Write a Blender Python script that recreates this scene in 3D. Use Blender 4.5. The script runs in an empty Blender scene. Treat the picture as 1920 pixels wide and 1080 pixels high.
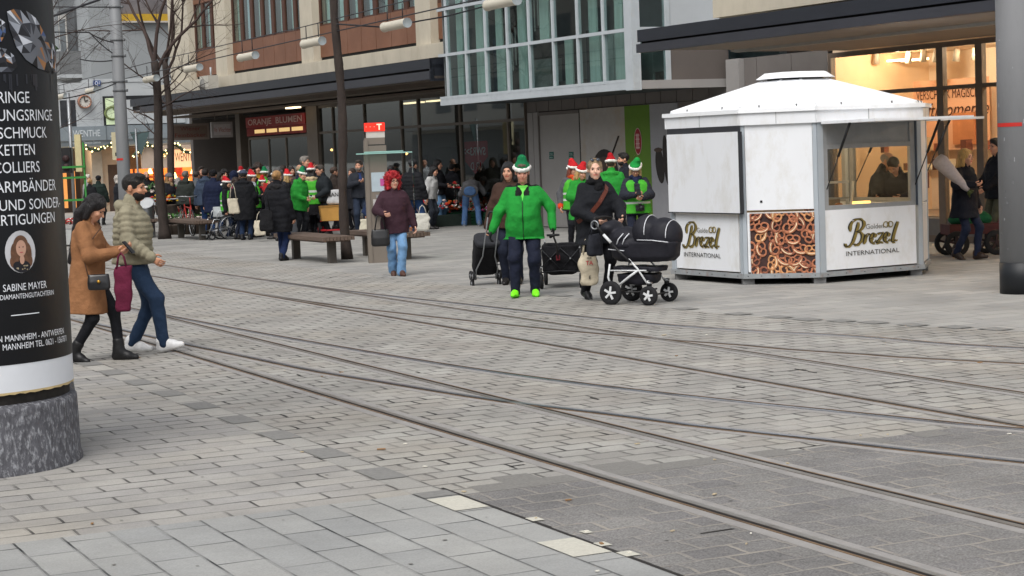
import bpy, math, random
import numpy as np
from mathutils import Vector, Matrix
random.seed(7); rng = np.random.default_rng(7)
sc = bpy.context.scene
COL = sc.collection
# ------------------------------------------------------------------ camera
FPX, CAMZ = 3532.99, 1.9531
TH, ROLL = math.radians(4.2327), math.radians(2.2280)
cam = bpy.data.objects.new('camera', bpy.data.cameras.new('camera')); COL.objects.link(cam); sc.camera = cam
cam.data.sensor_width = 36.0; cam.data.lens = 36.0*FPX/1920.0
cam.data.clip_start = 0.1; cam.data.clip_end = 2000
_f = Vector((0, math.cos(TH), -math.sin(TH))); _u = Vector((0, math.sin(TH), math.cos(TH))); _r = Vector((1, 0, 0))
_cr = _r*math.cos(ROLL)-_u*math.sin(ROLL); _cu = _r*math.sin(ROLL)+_u*math.cos(ROLL)
M = Matrix((( _cr.x, _cu.x, -_f.x, 0), (_cr.y, _cu.y, -_f.y, 0), (_cr.z, _cu.z, -_f.z, CAMZ), (0, 0, 0, 1)))
cam.matrix_world = M
# ------------------------------------------------------------------ sky, sun, exposure
SUN_EL, SUN_AZ = math.radians(52), math.radians(200)
w = bpy.data.worlds.new("World"); sc.world = w; w.use_nodes = True
nt = w.node_tree; bg = nt.nodes['Background']
sky = nt.nodes.new('ShaderNodeTexSky'); sky.sky_type = 'NISHITA'; sky.sun_disc = False
sky.sun_elevation = SUN_EL; sky.sun_rotation = SUN_AZ; sky.air_density = 1.0; sky.dust_density = 3.0
hs = nt.nodes.new('ShaderNodeHueSaturation'); hs.inputs['Saturation'].default_value = 0.22
nt.links.new(sky.outputs[0], hs.inputs['Color']); nt.links.new(hs.outputs[0], bg.inputs['Color'])
bg.inputs['Strength'].default_value = 0.15
sl = bpy.data.lights.new('sun', 'SUN'); sl.energy = 1.5; sl.angle = math.radians(40); sl.color = (1.0, 0.97, 0.93)
so = bpy.data.objects.new('sun', sl); COL.objects.link(so)
_sd = Vector((math.sin(SUN_AZ)*math.cos(SUN_EL), math.cos(SUN_AZ)*math.cos(SUN_EL), math.sin(SUN_EL)))
so.rotation_euler = _sd.to_track_quat('Z', 'Y').to_euler()
sc.view_settings.view_transform = 'Standard'; sc.view_settings.look = 'None'
sc.view_settings.exposure = 0.42; sc.view_settings.gamma = 1.0
sc.cycles.max_bounces = 6; sc.cycles.transparent_max_bounces = 16
# ------------------------------------------------------------------ pixel -> place helpers (photo pixels, 1920 wide)
def ray(px, py):
    x, y = px-960.0, py-540.0
    u = x*math.cos(ROLL)-y*math.sin(ROLL); v = x*math.sin(ROLL)+y*math.cos(ROLL)
    return np.array([u, FPX*math.cos(TH)-v*math.sin(TH), -FPX*math.sin(TH)-v*math.cos(TH)])/FPX
CAM = np.array([0, 0, CAMZ])
def at(px, py, z=0.0):
    d = ray(px, py); return CAM+d*((z-CAMZ)/d[2])
def atY(px, py, Y):
    d = ray(px, py); return CAM+d*(Y/d[1])
def hor(px): return 278.33-0.0389053*(px-960)
class Frame:            # u runs along the street to the far left, v runs across it towards the shops
    def __init__(s, deg):
        a = math.radians(deg); s.a = a
        s.u = np.array([-math.sin(a), math.cos(a), 0]); s.v = np.array([math.cos(a), math.sin(a), 0])
    def P(s, u, v, z=0.0): return s.u*u+s.v*v+np.array([0, 0, z])
    def onv(s, px, py, v):
        d = ray(px, py); t = v/d.dot(s.v); p = CAM+d*t; return p.dot(s.u), p[2]
    def onu(s, px, py, u):
        d = ray(px, py); t = u/d.dot(s.u); p = CAM+d*t; return p.dot(s.v), p[2]
T = Frame(25.3); F = Frame(28.3)
# ------------------------------------------------------------------ materials
def lin(h):
    if not isinstance(h, str): return tuple(h[:3])
    h = h.lstrip('#'); o = []
    for i in (0, 2, 4):
        c = int(h[i:i+2], 16)/255.0; o.append(c/12.92 if c <= 0.04045 else ((c+0.055)/1.055)**2.4)
    return tuple(o)
_mc = {}
def mat(c, rough=.65, metal=0.0, var=.10, scale=6.0, bump=0.0, bscale=40.0, spec=.4, emit=None, es=1.0, stretch=None, coat=0.0, dirt=None):
    key = (str(c), rough, metal, var, scale, bump, bscale, spec, str(emit), es, str(stretch), coat, str(dirt))
    if key in _mc: return _mc[key]
    m = bpy.data.materials.new('paint_%d' % len(_mc)); m.use_nodes = True; n = m.node_tree; b = n.nodes['Principled BSDF']
    c = lin(c)
    b.inputs['Roughness'].default_value = rough; b.inputs['Metallic'].default_value = metal
    b.inputs['Specular IOR Level'].default_value = spec; b.inputs['Coat Weight'].default_value = coat
    tc = n.nodes.new('ShaderNodeTexCoord'); vec = tc.outputs['Object']
    if stretch:
        mp = n.nodes.new('ShaderNodeMapping'); mp.inputs['Scale'].default_value = stretch
        n.links.new(vec, mp.inputs[0]); vec = mp.outputs[0]
    nz = n.nodes.new('ShaderNodeTexNoise'); nz.inputs['Scale'].default_value = scale; nz.inputs['Detail'].default_value = 5; nz.inputs['Roughness'].default_value = .62
    n.links.new(vec, nz.inputs['Vector'])
    rp = n.nodes.new('ShaderNodeValToRGB'); e = rp.color_ramp.elements
    e[0].position = .30; e[1].position = .70
    e[0].color = tuple(x*(1-var) for x in c)+(1,); e[1].color = tuple(min(1, x*(1+var)) for x in c)+(1,)
    n.links.new(nz.outputs['Fac'], rp.inputs[0]); out = rp.outputs[0]
    if dirt:
        dc, amt, dsc = dirt
        n2 = n.nodes.new('ShaderNodeTexNoise'); n2.inputs['Scale'].default_value = dsc; n2.inputs['Detail'].default_value = 8; n2.inputs['Roughness'].default_value = .7
        n.links.new(vec, n2.inputs['Vector'])
        r2 = n.nodes.new('ShaderNodeMapRange'); r2.inputs['From Min'].default_value = .5; r2.inputs['From Max'].default_value = .72; r2.inputs['To Max'].default_value = amt
        n.links.new(n2.outputs['Fac'], r2.inputs['Value'])
        mx = n.nodes.new('ShaderNodeMix'); mx.data_type = 'RGBA'; mx.inputs[7].default_value = lin(dc)+(1,)
        n.links.new(r2.outputs[0], mx.inputs[0]); n.links.new(out, mx.inputs[6]); out = mx.outputs[2]
    n.links.new(out, b.inputs['Base Color'])
    if bump:
        n3 = n.nodes.new('ShaderNodeTexNoise'); n3.inputs['Scale'].default_value = bscale; n3.inputs['Detail'].default_value = 4
        n.links.new(vec, n3.inputs['Vector'])
        bp = n.nodes.new('ShaderNodeBump'); bp.inputs['Strength'].default_value = bump; bp.inputs['Distance'].default_value = .02
        n.links.new(n3.outputs['Fac'], bp.inputs['Height']); n.links.new(bp.outputs[0], b.inputs['Normal'])
    if emit:
        b.inputs['Emission Color'].default_value = lin(emit)+(1,); b.inputs['Emission Strength'].default_value = es
    _mc[key] = m; return m
def cloth(c, **k):
    k.setdefault('rough', .85); k.setdefault('var', .16); k.setdefault('scale', 9); k.setdefault('bump', .75); k.setdefault('bscale', 15); k.setdefault('spec', .25)
    return mat(c, **k)
def glass(tint=(.75, .85, .85), refl=.5, clear=.85, rough=.02):
    key = ('glass', tint, refl, clear, rough)
    if key in _mc: return _mc[key]
    m = bpy.data.materials.new('glass_%d' % len(_mc)); m.use_nodes = True; n = m.node_tree
    for x in list(n.nodes): n.nodes.remove(x)
    o = n.nodes.new('ShaderNodeOutputMaterial'); tr = n.nodes.new('ShaderNodeBsdfTransparent'); gl = n.nodes.new('ShaderNodeBsdfGlossy')
    tr.inputs[0].default_value = tuple(x*clear for x in tint)+(1,); gl.inputs['Roughness'].default_value = rough
    gl.inputs['Color'].default_value = (.9, .95, .95, 1)
    lw = n.nodes.new('ShaderNodeFresnel'); lw.inputs[0].default_value = 1.52
    mr = n.nodes.new('ShaderNodeMapRange'); mr.inputs['To Min'].default_value = 0.0; mr.inputs['To Max'].default_value = refl*2
    n.links.new(lw.outputs[0], mr.inputs['Value'])
    ge = n.nodes.new('ShaderNodeNewGeometry'); iv = n.nodes.new('ShaderNodeMath'); iv.operation = 'SUBTRACT'; iv.inputs[0].default_value = 1.0; n.links.new(ge.outputs['Backfacing'], iv.inputs[1])
    mm = n.nodes.new('ShaderNodeMath'); mm.operation = 'MULTIPLY'; n.links.new(mr.outputs[0], mm.inputs[0]); n.links.new(iv.outputs[0], mm.inputs[1])
    tc = n.nodes.new('ShaderNodeTexCoord'); nz = n.nodes.new('ShaderNodeTexNoise'); nz.inputs['Scale'].default_value = .5; bp = n.nodes.new('ShaderNodeBump'); bp.inputs['Strength'].default_value = .03; bp.inputs['Distance'].default_value = .05
    n.links.new(tc.outputs['Object'], nz.inputs['Vector']); n.links.new(nz.outputs['Fac'], bp.inputs['Height']); n.links.new(bp.outputs[0], gl.inputs['Normal'])
    mx = n.nodes.new('ShaderNodeMixShader'); n.links.new(mm.outputs[0], mx.inputs[0]); n.links.new(tr.outputs[0], mx.inputs[1]); n.links.new(gl.outputs[0], mx.inputs[2])
    n.links.new(mx.outputs[0], o.inputs[0]); _mc[key] = m; return m
# ------------------------------------------------------------------ objects
_inv = {}
def thing(name, label, cat, loc=(0, 0, 0), rz=0.0, group=None, kind=None):
    o = bpy.data.objects.new(name, None); COL.objects.link(o); o.empty_display_size = .2
    o.location = tuple(float(x) for x in loc); o.rotation_euler = (0, 0, rz)
    o['label'] = label; o['category'] = cat
    if group: o['group'] = group
    if kind: o['kind'] = kind
    c, s = math.cos(rz), math.sin(rz)
    _inv[o] = (np.array([float(x) for x in loc]), np.array([[c, s, 0], [-s, c, 0], [0, 0, 1]]))
    return o
def tag(o, label, cat, group=None):
    o['label'] = label; o['category'] = cat
    if group: o['group'] = group
    return o
def mesh_obj(name, V, Fc, mats, mi=None, smooth=True, parent=None, world=False):
    V = np.asarray(V, dtype=np.float64).reshape(-1, 3)
    if world and parent is not None:
        o, R = _inv[parent]; V = (V-o)@R.T
    me = bpy.data.meshes.new(name); me.from_pydata(V.tolist(), [], [list(map(int, f)) for f in Fc] if not isinstance(Fc, np.ndarray) else Fc.tolist())
    if not isinstance(mats, (list, tuple)): mats = [mats]
    for m in mats: me.materials.append(m)
    n = len(me.polygons)
    if mi is not None: me.polygons.foreach_set('material_index', np.asarray(mi, dtype=np.int32))
    if isinstance(smooth, (bool, int)): me.polygons.foreach_set('use_smooth', np.full(n, bool(smooth)))
    else: me.polygons.foreach_set('use_smooth', np.asarray(smooth, dtype=bool))
    me.update()
    ob = bpy.data.objects.new(name, me); COL.objects.link(ob)
    if parent is not None: ob.parent = parent; _inv[ob] = _inv.get(parent)
    return ob
def unit(a):
    a = np.asarray(a, float); return a/max(np.linalg.norm(a), 1e-9)
class MB:
    def __init__(s): s.v = []; s.f = []; s.m = []; s.s = []
    def add(s, V, Fc, m=0, sm=False):
        b = len(s.v); s.v += [tuple(map(float, x)) for x in V]
        for q in Fc: s.f.append([b+i for i in q]); s.m.append(m); s.s.append(sm)
        return s
    def hexa(s, p, m=0):    # 8 points: bottom ring 4, top ring 4
        return s.add(p, [(3, 2, 1, 0), (4, 5, 6, 7), (0, 1, 5, 4), (1, 2, 6, 5), (2, 3, 7, 6), (3, 0, 4, 7)], m)
    def obox(s, c, X, Y, Z, m=0):   # centre and three half-axis vectors
        c, X, Y, Z = (np.asarray(a, float) for a in (c, X, Y, Z))
        return s.hexa([c-X-Y-Z, c+X-Y-Z, c+X+Y-Z, c-X+Y-Z, c-X-Y+Z, c+X-Y+Z, c+X+Y+Z, c-X+Y+Z], m)
    def box(s, c, sz, rz=0, m=0):
        ca, sa = math.cos(rz), math.sin(rz)
        return s.obox(c, (sz[0]/2*ca, sz[0]/2*sa, 0), (-sz[1]/2*sa, sz[1]/2*ca, 0), (0, 0, sz[2]/2), m)
    def fbox(s, Fr, u0, u1, v0, v1, z0, z1, m=0):   # box in a street frame
        P = Fr.P
        return s.hexa([P(u1, v0, z0), P(u0, v0, z0), P(u0, v1, z0), P(u1, v1, z0), P(u1, v0, z1), P(u0, v0, z1), P(u0, v1, z1), P(u1, v1, z1)], m)
    def quad(s, a, b, c, d, m=0): return s.add([a, b, c, d], [(0, 1, 2, 3)], m)
    def bar(s, a, b, w, h, m=0, up=(0, 0, 1)):
        a, b = np.asarray(a, float), np.asarray(b, float); d = unit(b-a); x = np.cross(d, up)
        x = unit(x) if np.linalg.norm(x) > 1e-6 else np.array([1., 0, 0]); y = np.cross(x, d)
        return s.obox((a+b)/2, (b-a)/2, x*w/2, y*h/2, m)
    def tube(s, pts, r, n=8, m=0, cap=True, sm=True, closed=False):
        pts = [np.asarray(p, float) for p in pts]; k = len(pts); R = r if hasattr(r, '__len__') else [r]*k
        V = []; t0 = None
        for i in range(k):
            if closed: d = unit(pts[(i+1) % k]-pts[i-1])
            else: d = unit(pts[min(i+1, k-1)]-pts[max(i-1, 0)])
            if t0 is None:
                a = np.array([0, 0, 1.]) if abs(d[2]) < .9 else np.array([1., 0, 0]); x = unit(np.cross(a, d))
            else:
                x = t0-d*t0.dot(d); x = unit(x)
            t0 = x; y = np.cross(d, x)
            for j in range(n):
                an = 2*math.pi*j/n; V.append(pts[i]+R[i]*(math.cos(an)*x+math.sin(an)*y))
        Fc = []
        for i in range(k if closed else k-1):
            i2 = (i+1) % k
            for j in range(n):
                j2 = (j+1) % n; Fc.append((i*n+j, i*n+j2, i2*n+j2, i2*n+j))
        s.add(V, Fc, m, sm)
        if cap and not closed:
            b = len(s.v)-len(V)
            s.f.append([b+j for j in reversed(range(n))]); s.m.append(m); s.s.append(False)
            s.f.append([b+(k-1)*n+j for j in range(n)]); s.m.append(m); s.s.append(False)
        return s
    def lathe(s, prof, c=(0, 0, 0), n=24, m=0, sm=True, cap=True, axes=None):
        c = np.asarray(c, float); X, Y, Z = axes if axes is not None else (np.array([1., 0, 0]), np.array([0, 1., 0]), np.array([0, 0, 1.]))
        V = []
        for r, z in prof:
            for j in range(n):
                a = 2*math.pi*j/n; V.append(c+r*math.cos(a)*X+r*math.sin(a)*Y+z*Z)
        k = len(prof); Fc = [(i*n+j, i*n+(j+1) % n, (i+1)*n+(j+1) % n, (i+1)*n+j) for i in range(k-1) for j in range(n)]
        s.add(V, Fc, m, sm); b = len(s.v)-len(V)
        if cap:
            if prof[0][0] > 1e-4: s.f.append([b+j for j in reversed(range(n))]); s.m.append(m); s.s.append(False)
            if prof[-1][0] > 1e-4: s.f.append([b+(k-1)*n+j for j in range(n)]); s.m.append(m); s.s.append(False)
        return s
    def wheel(s, c, axis, R, w, tyre=0, hub=1, spokes=5, rim=.62):
        c = np.asarray(c, float); ax = unit(axis); up = np.array([0, 0, 1.]) if abs(ax[2]) < .9 else np.array([1., 0, 0]); x = unit(np.cross(up, ax)); y = np.cross(ax, x)
        r2 = R*rim
        s.lathe([(r2, -w*.42), (R*.93, -w*.5), (R, -w*.25), (R, w*.25), (R*.93, w*.5), (r2, w*.42), (r2, -w*.42)], c, 22, tyre, True, False, (x, y, ax))
        s.lathe([(R*.16, -w*.5), (R*.16, w*.5)], c, 10, hub, True, True, (x, y, ax))
        for i in range(spokes):
            a = 2*math.pi*i/spokes+.3; d = math.cos(a)*x+math.sin(a)*y
            s.bar(c+d*R*.1, c+d*r2*1.02, R*.16, w*.7, hub, ax)
        return s
    def prism(s, poly, off, m=0):
        poly = [np.asarray(p, float) for p in poly]; off = np.asarray(off, float); n = len(poly)
        V = poly+[p+off for p in poly]
        return s.add(V, [tuple(reversed(range(n))), tuple(range(n, 2*n))]+[(i, (i+1) % n, n+(i+1) % n, n+i) for i in range(n)], m)
    def build(s, name, mats, parent=None, world=False): return mesh_obj(name, s.v, s.f, mats, s.m, s.s, parent, world)
def text_geo(txt, shear=0.0, bold=0.0):
    cu = bpy.data.curves.new('txt', 'FONT'); cu.body = txt; cu.shear = shear; cu.offset = bold; cu.resolution_u = 3
    ob = bpy.data.objects.new('txt', cu); COL.objects.link(ob)
    dg = bpy.context.evaluated_depsgraph_get(); me = bpy.data.meshes.new_from_object(ob.evaluated_get(dg))
    V = np.array([v.co[:] for v in me.vertices]).reshape(-1, 3)[:, :2]; Fc = [tuple(p.vertices) for p in me.polygons]
    bpy.data.objects.remove(ob); bpy.data.curves.remove(cu); bpy.data.meshes.remove(me)
    return V, Fc
def put_text(mb, txt, o, X, Y, width=None, height=None, m=0, shear=0, bold=0, align='c', lift=None):
    """lay flat lettering on a real surface: o = anchor, X/Y unit directions, height = cap height"""
    V, Fc = text_geo(txt, shear, bold); mn, mx = V.min(0), V.max(0); sx = sy = 1.0
    capV, _ = text_geo('H'); ch = capV[:, 1].max()
    sy = (height or .1)/ch; sx = width/(mx[0]-mn[0]) if width else sy
    ax = {'l': mn[0], 'c': (mn[0]+mx[0])/2, 'r': mx[0]}[align]
    o, X, Y = (np.asarray(a, float) for a in (o, X, Y))
    P = [o+X*((q[0]-ax)*sx)+Y*(q[1]*sy) for q in V]
    mb.add(P, Fc, m); return mb
# ================================================================== GROUND
def paving(c1, c2, joint, bw, bh, ms=.012, swap=False, rough=.75, jmin=.1, jmax=1.0, speck=.10, stain=.22, warp=.010, off=.5, tint=None):
    m = bpy.data.materials.new('paving'); m.use_nodes = True; n = m.node_tree; b = n.nodes['Principled BSDF']; L = n.links.new
    b.inputs['Roughness'].default_value = rough; b.inputs['Specular IOR Level'].default_value = .3
    tc = n.nodes.new('ShaderNodeTexCoord')
    nz = n.nodes.new('ShaderNodeTexNoise'); nz.inputs['Scale'].default_value = 4.0; nz.inputs['Detail'].default_value = 3; L(tc.outputs['Object'], nz.inputs['Vector'])
    sub = n.nodes.new('ShaderNodeVectorMath'); sub.operation = 'SUBTRACT'; sub.inputs[1].default_value = (.5, .5, .5); L(nz.outputs['Color'], sub.inputs[0])
    scl = n.nodes.new('ShaderNodeVectorMath'); scl.operation = 'SCALE'; scl.inputs['Scale'].default_value = warp*2; L(sub.outputs[0], scl.inputs[0])
    add = n.nodes.new('ShaderNodeVectorMath'); add.operation = 'ADD'; L(tc.outputs['Object'], add.inputs[0]); L(scl.outputs[0], add.inputs[1])
    vec = add.outputs[0]
    if swap:
        mp = n.nodes.new('ShaderNodeMapping'); mp.inputs['Rotation'].default_value = (0, 0, math.radians(90)); L(vec, mp.inputs[0]); vec = mp.outputs[0]
    def brick(ms_):
        br = n.nodes.new('ShaderNodeTexBrick'); br.offset = off; br.inputs['Scale'].default_value = 1; br.inputs['Brick Width'].default_value = bw; br.inputs['Row Height'].default_value = bh
        br.inputs['Mortar Size'].default_value = ms_; br.inputs['Mortar Smooth'].default_value = .3
        br.inputs['Color1'].default_value = lin(c1)+(1,); br.inputs['Color2'].default_value = lin(c2)+(1,); br.inputs['Mortar'].default_value = tuple(.5*(x+y) for x, y in zip(lin(c1), lin(c2)))+(1,)
        L(vec, br.inputs['Vector']); return br
    br = brick(ms)
    # large stains
    n2 = n.nodes.new('ShaderNodeTexNoise'); n2.inputs['Scale'].default_value = .9; n2.inputs['Detail'].default_value = 8; n2.inputs['Roughness'].default_value = .65; L(tc.outputs['Object'], n2.inputs['Vector'])
    r2 = n.nodes.new('ShaderNodeMapRange'); r2.inputs['From Min'].default_value = .3; r2.inputs['From Max'].default_value = .7; r2.inputs['To Min'].default_value = 1-stain; r2.inputs['To Max'].default_value = 1+stain*.6; L(n2.outputs['Fac'], r2.inputs['Value'])
    n3 = n.nodes.new('ShaderNodeTexNoise'); n3.inputs['Scale'].default_value = 95; n3.inputs['Detail'].default_value = 3; L(tc.outputs['Object'], n3.inputs['Vector'])
    r3 = n.nodes.new('ShaderNodeMapRange'); r3.inputs['From Min'].default_value = .3; r3.inputs['From Max'].default_value = .7; r3.inputs['To Min'].default_value = 1-speck; r3.inputs['To Max'].default_value = 1+speck; L(n3.outputs['Fac'], r3.inputs['Value'])
    mu = n.nodes.new('ShaderNodeMath'); mu.operation = 'MULTIPLY'; L(r2.outputs[0], mu.inputs[0]); L(r3.outputs[0], mu.inputs[1])
    vm = n.nodes.new('ShaderNodeVectorMath'); vm.operation = 'SCALE'; L(br.outputs['Color'], vm.inputs[0]); L(mu.outputs[0], vm.inputs['Scale'])
    col = vm.outputs[0]
    if tint:   # patches of another weathering colour
        n5 = n.nodes.new('ShaderNodeTexNoise'); n5.inputs['Scale'].default_value = .55; n5.inputs['Detail'].default_value = 6; L(tc.outputs['Object'], n5.inputs['Vector'])
        r5 = n.nodes.new('ShaderNodeMapRange'); r5.inputs['From Min'].default_value = .47; r5.inputs['From Max'].default_value = .68; r5.inputs['To Max'].default_value = .55; L(n5.outputs['Fac'], r5.inputs['Value'])
        mx5 = n.nodes.new('ShaderNodeMix'); mx5.data_type = 'RGBA'; mx5.blend_type = 'MULTIPLY'; mx5.inputs[7].default_value = tint+(1,); L(r5.outputs[0], mx5.inputs[0]); L(col, mx5.inputs[6]); col = mx5.outputs[2]
    # joints, open and dark in some places, filled in others
    n4 = n.nodes.new('ShaderNodeTexNoise'); n4.inputs['Scale'].default_value = 2.3; n4.inputs['Detail'].default_value = 4; L(tc.outputs['Object'], n4.inputs['Vector'])
    r4 = n.nodes.new('ShaderNodeMapRange'); r4.inputs['From Min'].default_value = .38; r4.inputs['From Max'].default_value = .66; r4.inputs['To Min'].default_value = jmin; r4.inputs['To Max'].default_value = jmax; L(n4.outputs['Fac'], r4.inputs['Value'])
    jm = n.nodes.new('ShaderNodeMath'); jm.operation = 'MULTIPLY'; L(br.outputs['Fac'], jm.inputs[0]); L(r4.outputs[0], jm.inputs[1])
    mx = n.nodes.new('ShaderNodeMix'); mx.data_type = 'RGBA'; mx.inputs[7].default_value = lin(joint)+(1,); L(jm.outputs[0], mx.inputs[0]); L(col, mx.inputs[6])
    L(mx.outputs[2], b.inputs['Base Color'])
    br2 = brick(ms*1.8)
    h = n.nodes.new('ShaderNodeMath'); h.operation = 'MULTIPLY_ADD'; h.inputs[1].default_value = -1.0; L(br2.outputs['Fac'], h.inputs[0])
    h2 = n.nodes.new('ShaderNodeMath'); h2.operation = 'MULTIPLY'; h2.inputs[1].default_value = .35; L(n3.outputs['Fac'], h2.inputs[0]); L(h2.outputs[0], h.inputs[2])
    bp = n.nodes.new('ShaderNodeBump'); bp.inputs['Strength'].default_value = .6; bp.inputs['Distance'].default_value = .008; L(h.outputs[0], bp.inputs['Height']); L(bp.outputs[0], b.inputs['Normal'])
    return m
def sheet(name, poly, z, m):   # poly in (v, u)
    o = mesh_obj(name, [(v, u, z) for v, u in poly], [tuple(range(len(poly)))], m, smooth=False)
    o.rotation_euler = (0, 0, T.a); o['kind'] = 'structure'; return o
PLAZA = paving('#9b9994', '#8b8a87', '#454341', .62, .31, .012, jmin=.02, jmax=.6, stain=.20, warp=.012)
TRACKB = paving('#9c9a94', '#928f8a', '#1e1c1b', .27, .21, .013, jmin=.28, jmax=1.0, stain=.28, warp=.024, tint=(1.0, .94, .86))
WALKB = paving('#a19e98', '#959390', '#232120', .42, .21, .010, jmin=.22, jmax=1.0, stain=.27, warp=.018, tint=(1.0, .95, .86))
SLAB = paving('#9c9c99', '#8f908f', '#1e1f22', .50, .25, .0075, swap=True, jmin=.25, jmax=1.0, stain=.20, warp=.005, tint=(1.0, .98, .94))
DARKB = paving('#7c7a77', '#737170', '#9a9388', .27, .22, .012, jmin=.05, jmax=.7, stain=.30, speck=.40, warp=.035, rough=.8)
sheet('ground', [(-250, -120), (250, -120), (250, 400), (-250, 400)], 0.0, PLAZA)
sheet('pavement', [(-60, 9.9), (4.0, 9.9), (4.0, 140), (-60, 140)], .004, WALKB)
sheet('near_pavement', [(-60, -40), (4.0, -40), (4.0, 9.9), (-60, 9.9)], .004, SLAB)
sheet('tram_road', [(4.21, 9.72), (6, 9.74), (7.2, 9.86), (8.2, 9.98), (8.2, -40), (40, -40), (40, -8), (25, 0), (17, 6.2), (13.6, 11), (12, 14.6), (11.5, 16.4), (11.15, 18), (10.9, 30), (10.6, 140), (4.21, 140)], .004, TRACKB)
sheet('dark_tram_road', [(4.21, -40), (8.2, -40), (8.2, 9.98), (7.2, 9.86), (6, 9.74), (4.21, 9.72)], .004, DARKB)
# edge strip: stone kerb course with dark and pale square tiles
EDGE = paving('#a4a19a', '#95938e', '#2a2826', .21, .48, .010, jmin=.2, jmax=1, stain=.2, warp=.008, off=0)
sheet('edge_course', [(4.0, 9.9), (4.21, 9.9), (4.21, 140), (4.0, 140)], .0045, EDGE)
sheet('near_edge_course', [(4.0, -40), (4.21, -40), (4.21, 9.9), (4.0, 9.9)], .0045, SLAB)
mb = MB(); mb2 = MB()
def tile(m_, v0, v1, u0, u1, z): m_.quad(T.P(u0, v0, z), T.P(u0, v1, z), T.P(u1, v1, z), T.P(u1, v0, z))
for k in range(26):
    u = 10.66+.975*k; tile(mb, 4.0, 4.205, u-.21, u+.21, .0085)
tile(mb, 4.0, 4.205, 9.72, 9.9, .0085)
fs = [(17.96, 11.15), (17.29, 11.24), (16.82, 11.30), (16.42, 11.45), (16.03, 11.58), (15.53, 11.70), (15.04, 11.85), (14.6, 11.99), (14.1, 12.15), (19, 11.08), (20, 11.02), (21, 11.0), (22, 10.98), (23, 10.96)]
for u, v in fs: tile(mb, v+.02, v+.25, u-.15, u+.15, .0085)
for u in (9.48, 8.08, 6.68, 5.3): tile(mb2, 3.995, 4.2, u-.2, u+.2, .0085)
for px, py, a_ in ((1003, 976, .05), (1099, 1000, .035), (1130, 1023, .045), (1178, 1041, .055)):
    p = at(px, py); u_, v_ = p.dot(T.u), p.dot(T.v); tile(mb2, v_-a_*.7, v_+a_*.7, u_-a_, u_+a_, .009)
DT = mat('#797875', var=.15, scale=30, rough=.8); PT = mat('#b9b6aa', var=.12, scale=60, rough=.8)
o = mb.build('dark_tiles', DT); o['kind'] = 'structure'
o = mb2.build('pale_tiles', PT); o['kind'] = 'structure'
# ------------------------------------------------------------------ tram rails (grooved, let into the road)
def smooth_path(pts, step=.5):
    pts = np.array(pts, float); d = np.r_[0, np.cumsum(np.hypot(*np.diff(pts, axis=0).T))]
    s = np.arange(0, d[-1], step); s = np.r_[s, d[-1]]
    # Catmull-Rom through the points
    out = []
    for q in s:
        i = min(max(np.searchsorted(d, q, 'right')-1, 0), len(pts)-2); t = (q-d[i])/(d[i+1]-d[i])
        p1, p2 = pts[i], pts[i+1]; p0 = pts[i-1] if i > 0 else 2*p1-p2; p3 = pts[i+2] if i+2 < len(pts) else 2*p2-p1
        out.append(.5*((2*p1)+(-p0+p2)*t+(2*p0-5*p1+4*p2-p3)*t*t+(-p0+3*p1-3*p2+p3)*t**3))
    return np.array(out)
# (u, v) along the gauge line
RA = [(140, 5.12), (60, 5.12), (20, 5.12), (8, 5.12), (-20, 5.12)]
RB = [(140, 6.13), (60, 6.13), (20, 6.13), (8, 6.13), (-20, 6.13)]
RE = [(140, 8.23), (60, 8.23), (20, 8.23), (8, 8.23), (-20, 8.23)]
RG = [(140, 9.25), (60, 9.25), (20, 9.25), (8, 9.25), (-20, 9.25)]
RC = [(24, 5.13), (22.0, 5.25), (19.8, 5.36), (17.9, 5.50), (16.2, 5.62), (14.8, 5.82), (13.55, 6.0), (12.9, 6.13), (11.9, 6.40), (11.05, 6.58), (10.15, 6.86), (8.6, 7.33), (5, 8.75), (1, 10.9), (-6, 15.5)]
RD = [(25.5, 6.14), (24.1, 6.18), (20.7, 6.35), (17.75, 6.56), (15.55, 6.76), (13.9, 7.0), (12.6, 7.27), (11.7, 7.50), (10.8, 7.76), (10.1, 7.95), (9.5, 8.16), (6.5, 9.35), (2.5, 11.4), (-4, 15.6)]
RF = [(29, 8.25), (26.8, 8.25), (24.6, 8.30), (22.6, 8.38), (21.2, 8.53), (19.9, 8.68), (17.75, 8.98), (16.6, 9.20), (16.05, 9.30), (15.2, 9.55), (14.5, 9.67), (13.8, 9.90), (12.95, 10.16), (10, 11.5), (5, 14.3), (-2, 19)]
RH = [(31, 9.25), (29.9, 9.26), (25.3, 9.36), (21.9, 9.60), (19.4, 9.80), (17.95, 9.98), (17.35, 10.05), (16.1, 10.36), (15.05, 10.75), (13.95, 10.92), (13.1, 11.20), (10, 12.7), (5, 15.7), (-2, 20.5)]
BED = mat('#8d8a87', var=.14, scale=5, rough=.8, bump=.3, bscale=60)
RUST = mat('#6f5a44', var=.3, scale=3, rough=.6, dirt=('#3a2f26', .9, 1.2)); STEEL = mat('#a5abb4', metal=.85, rough=.28, var=.12, scale=3, dirt=('#5d4a38', .6, 2.2)); GROOVE = mat('#17120f', var=.3, scale=10, rough=.9)
STEEL2 = mat('#97938d', metal=.65, rough=.42, var=.14, scale=3, dirt=('#5f5040', .7, 1.4))
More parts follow.
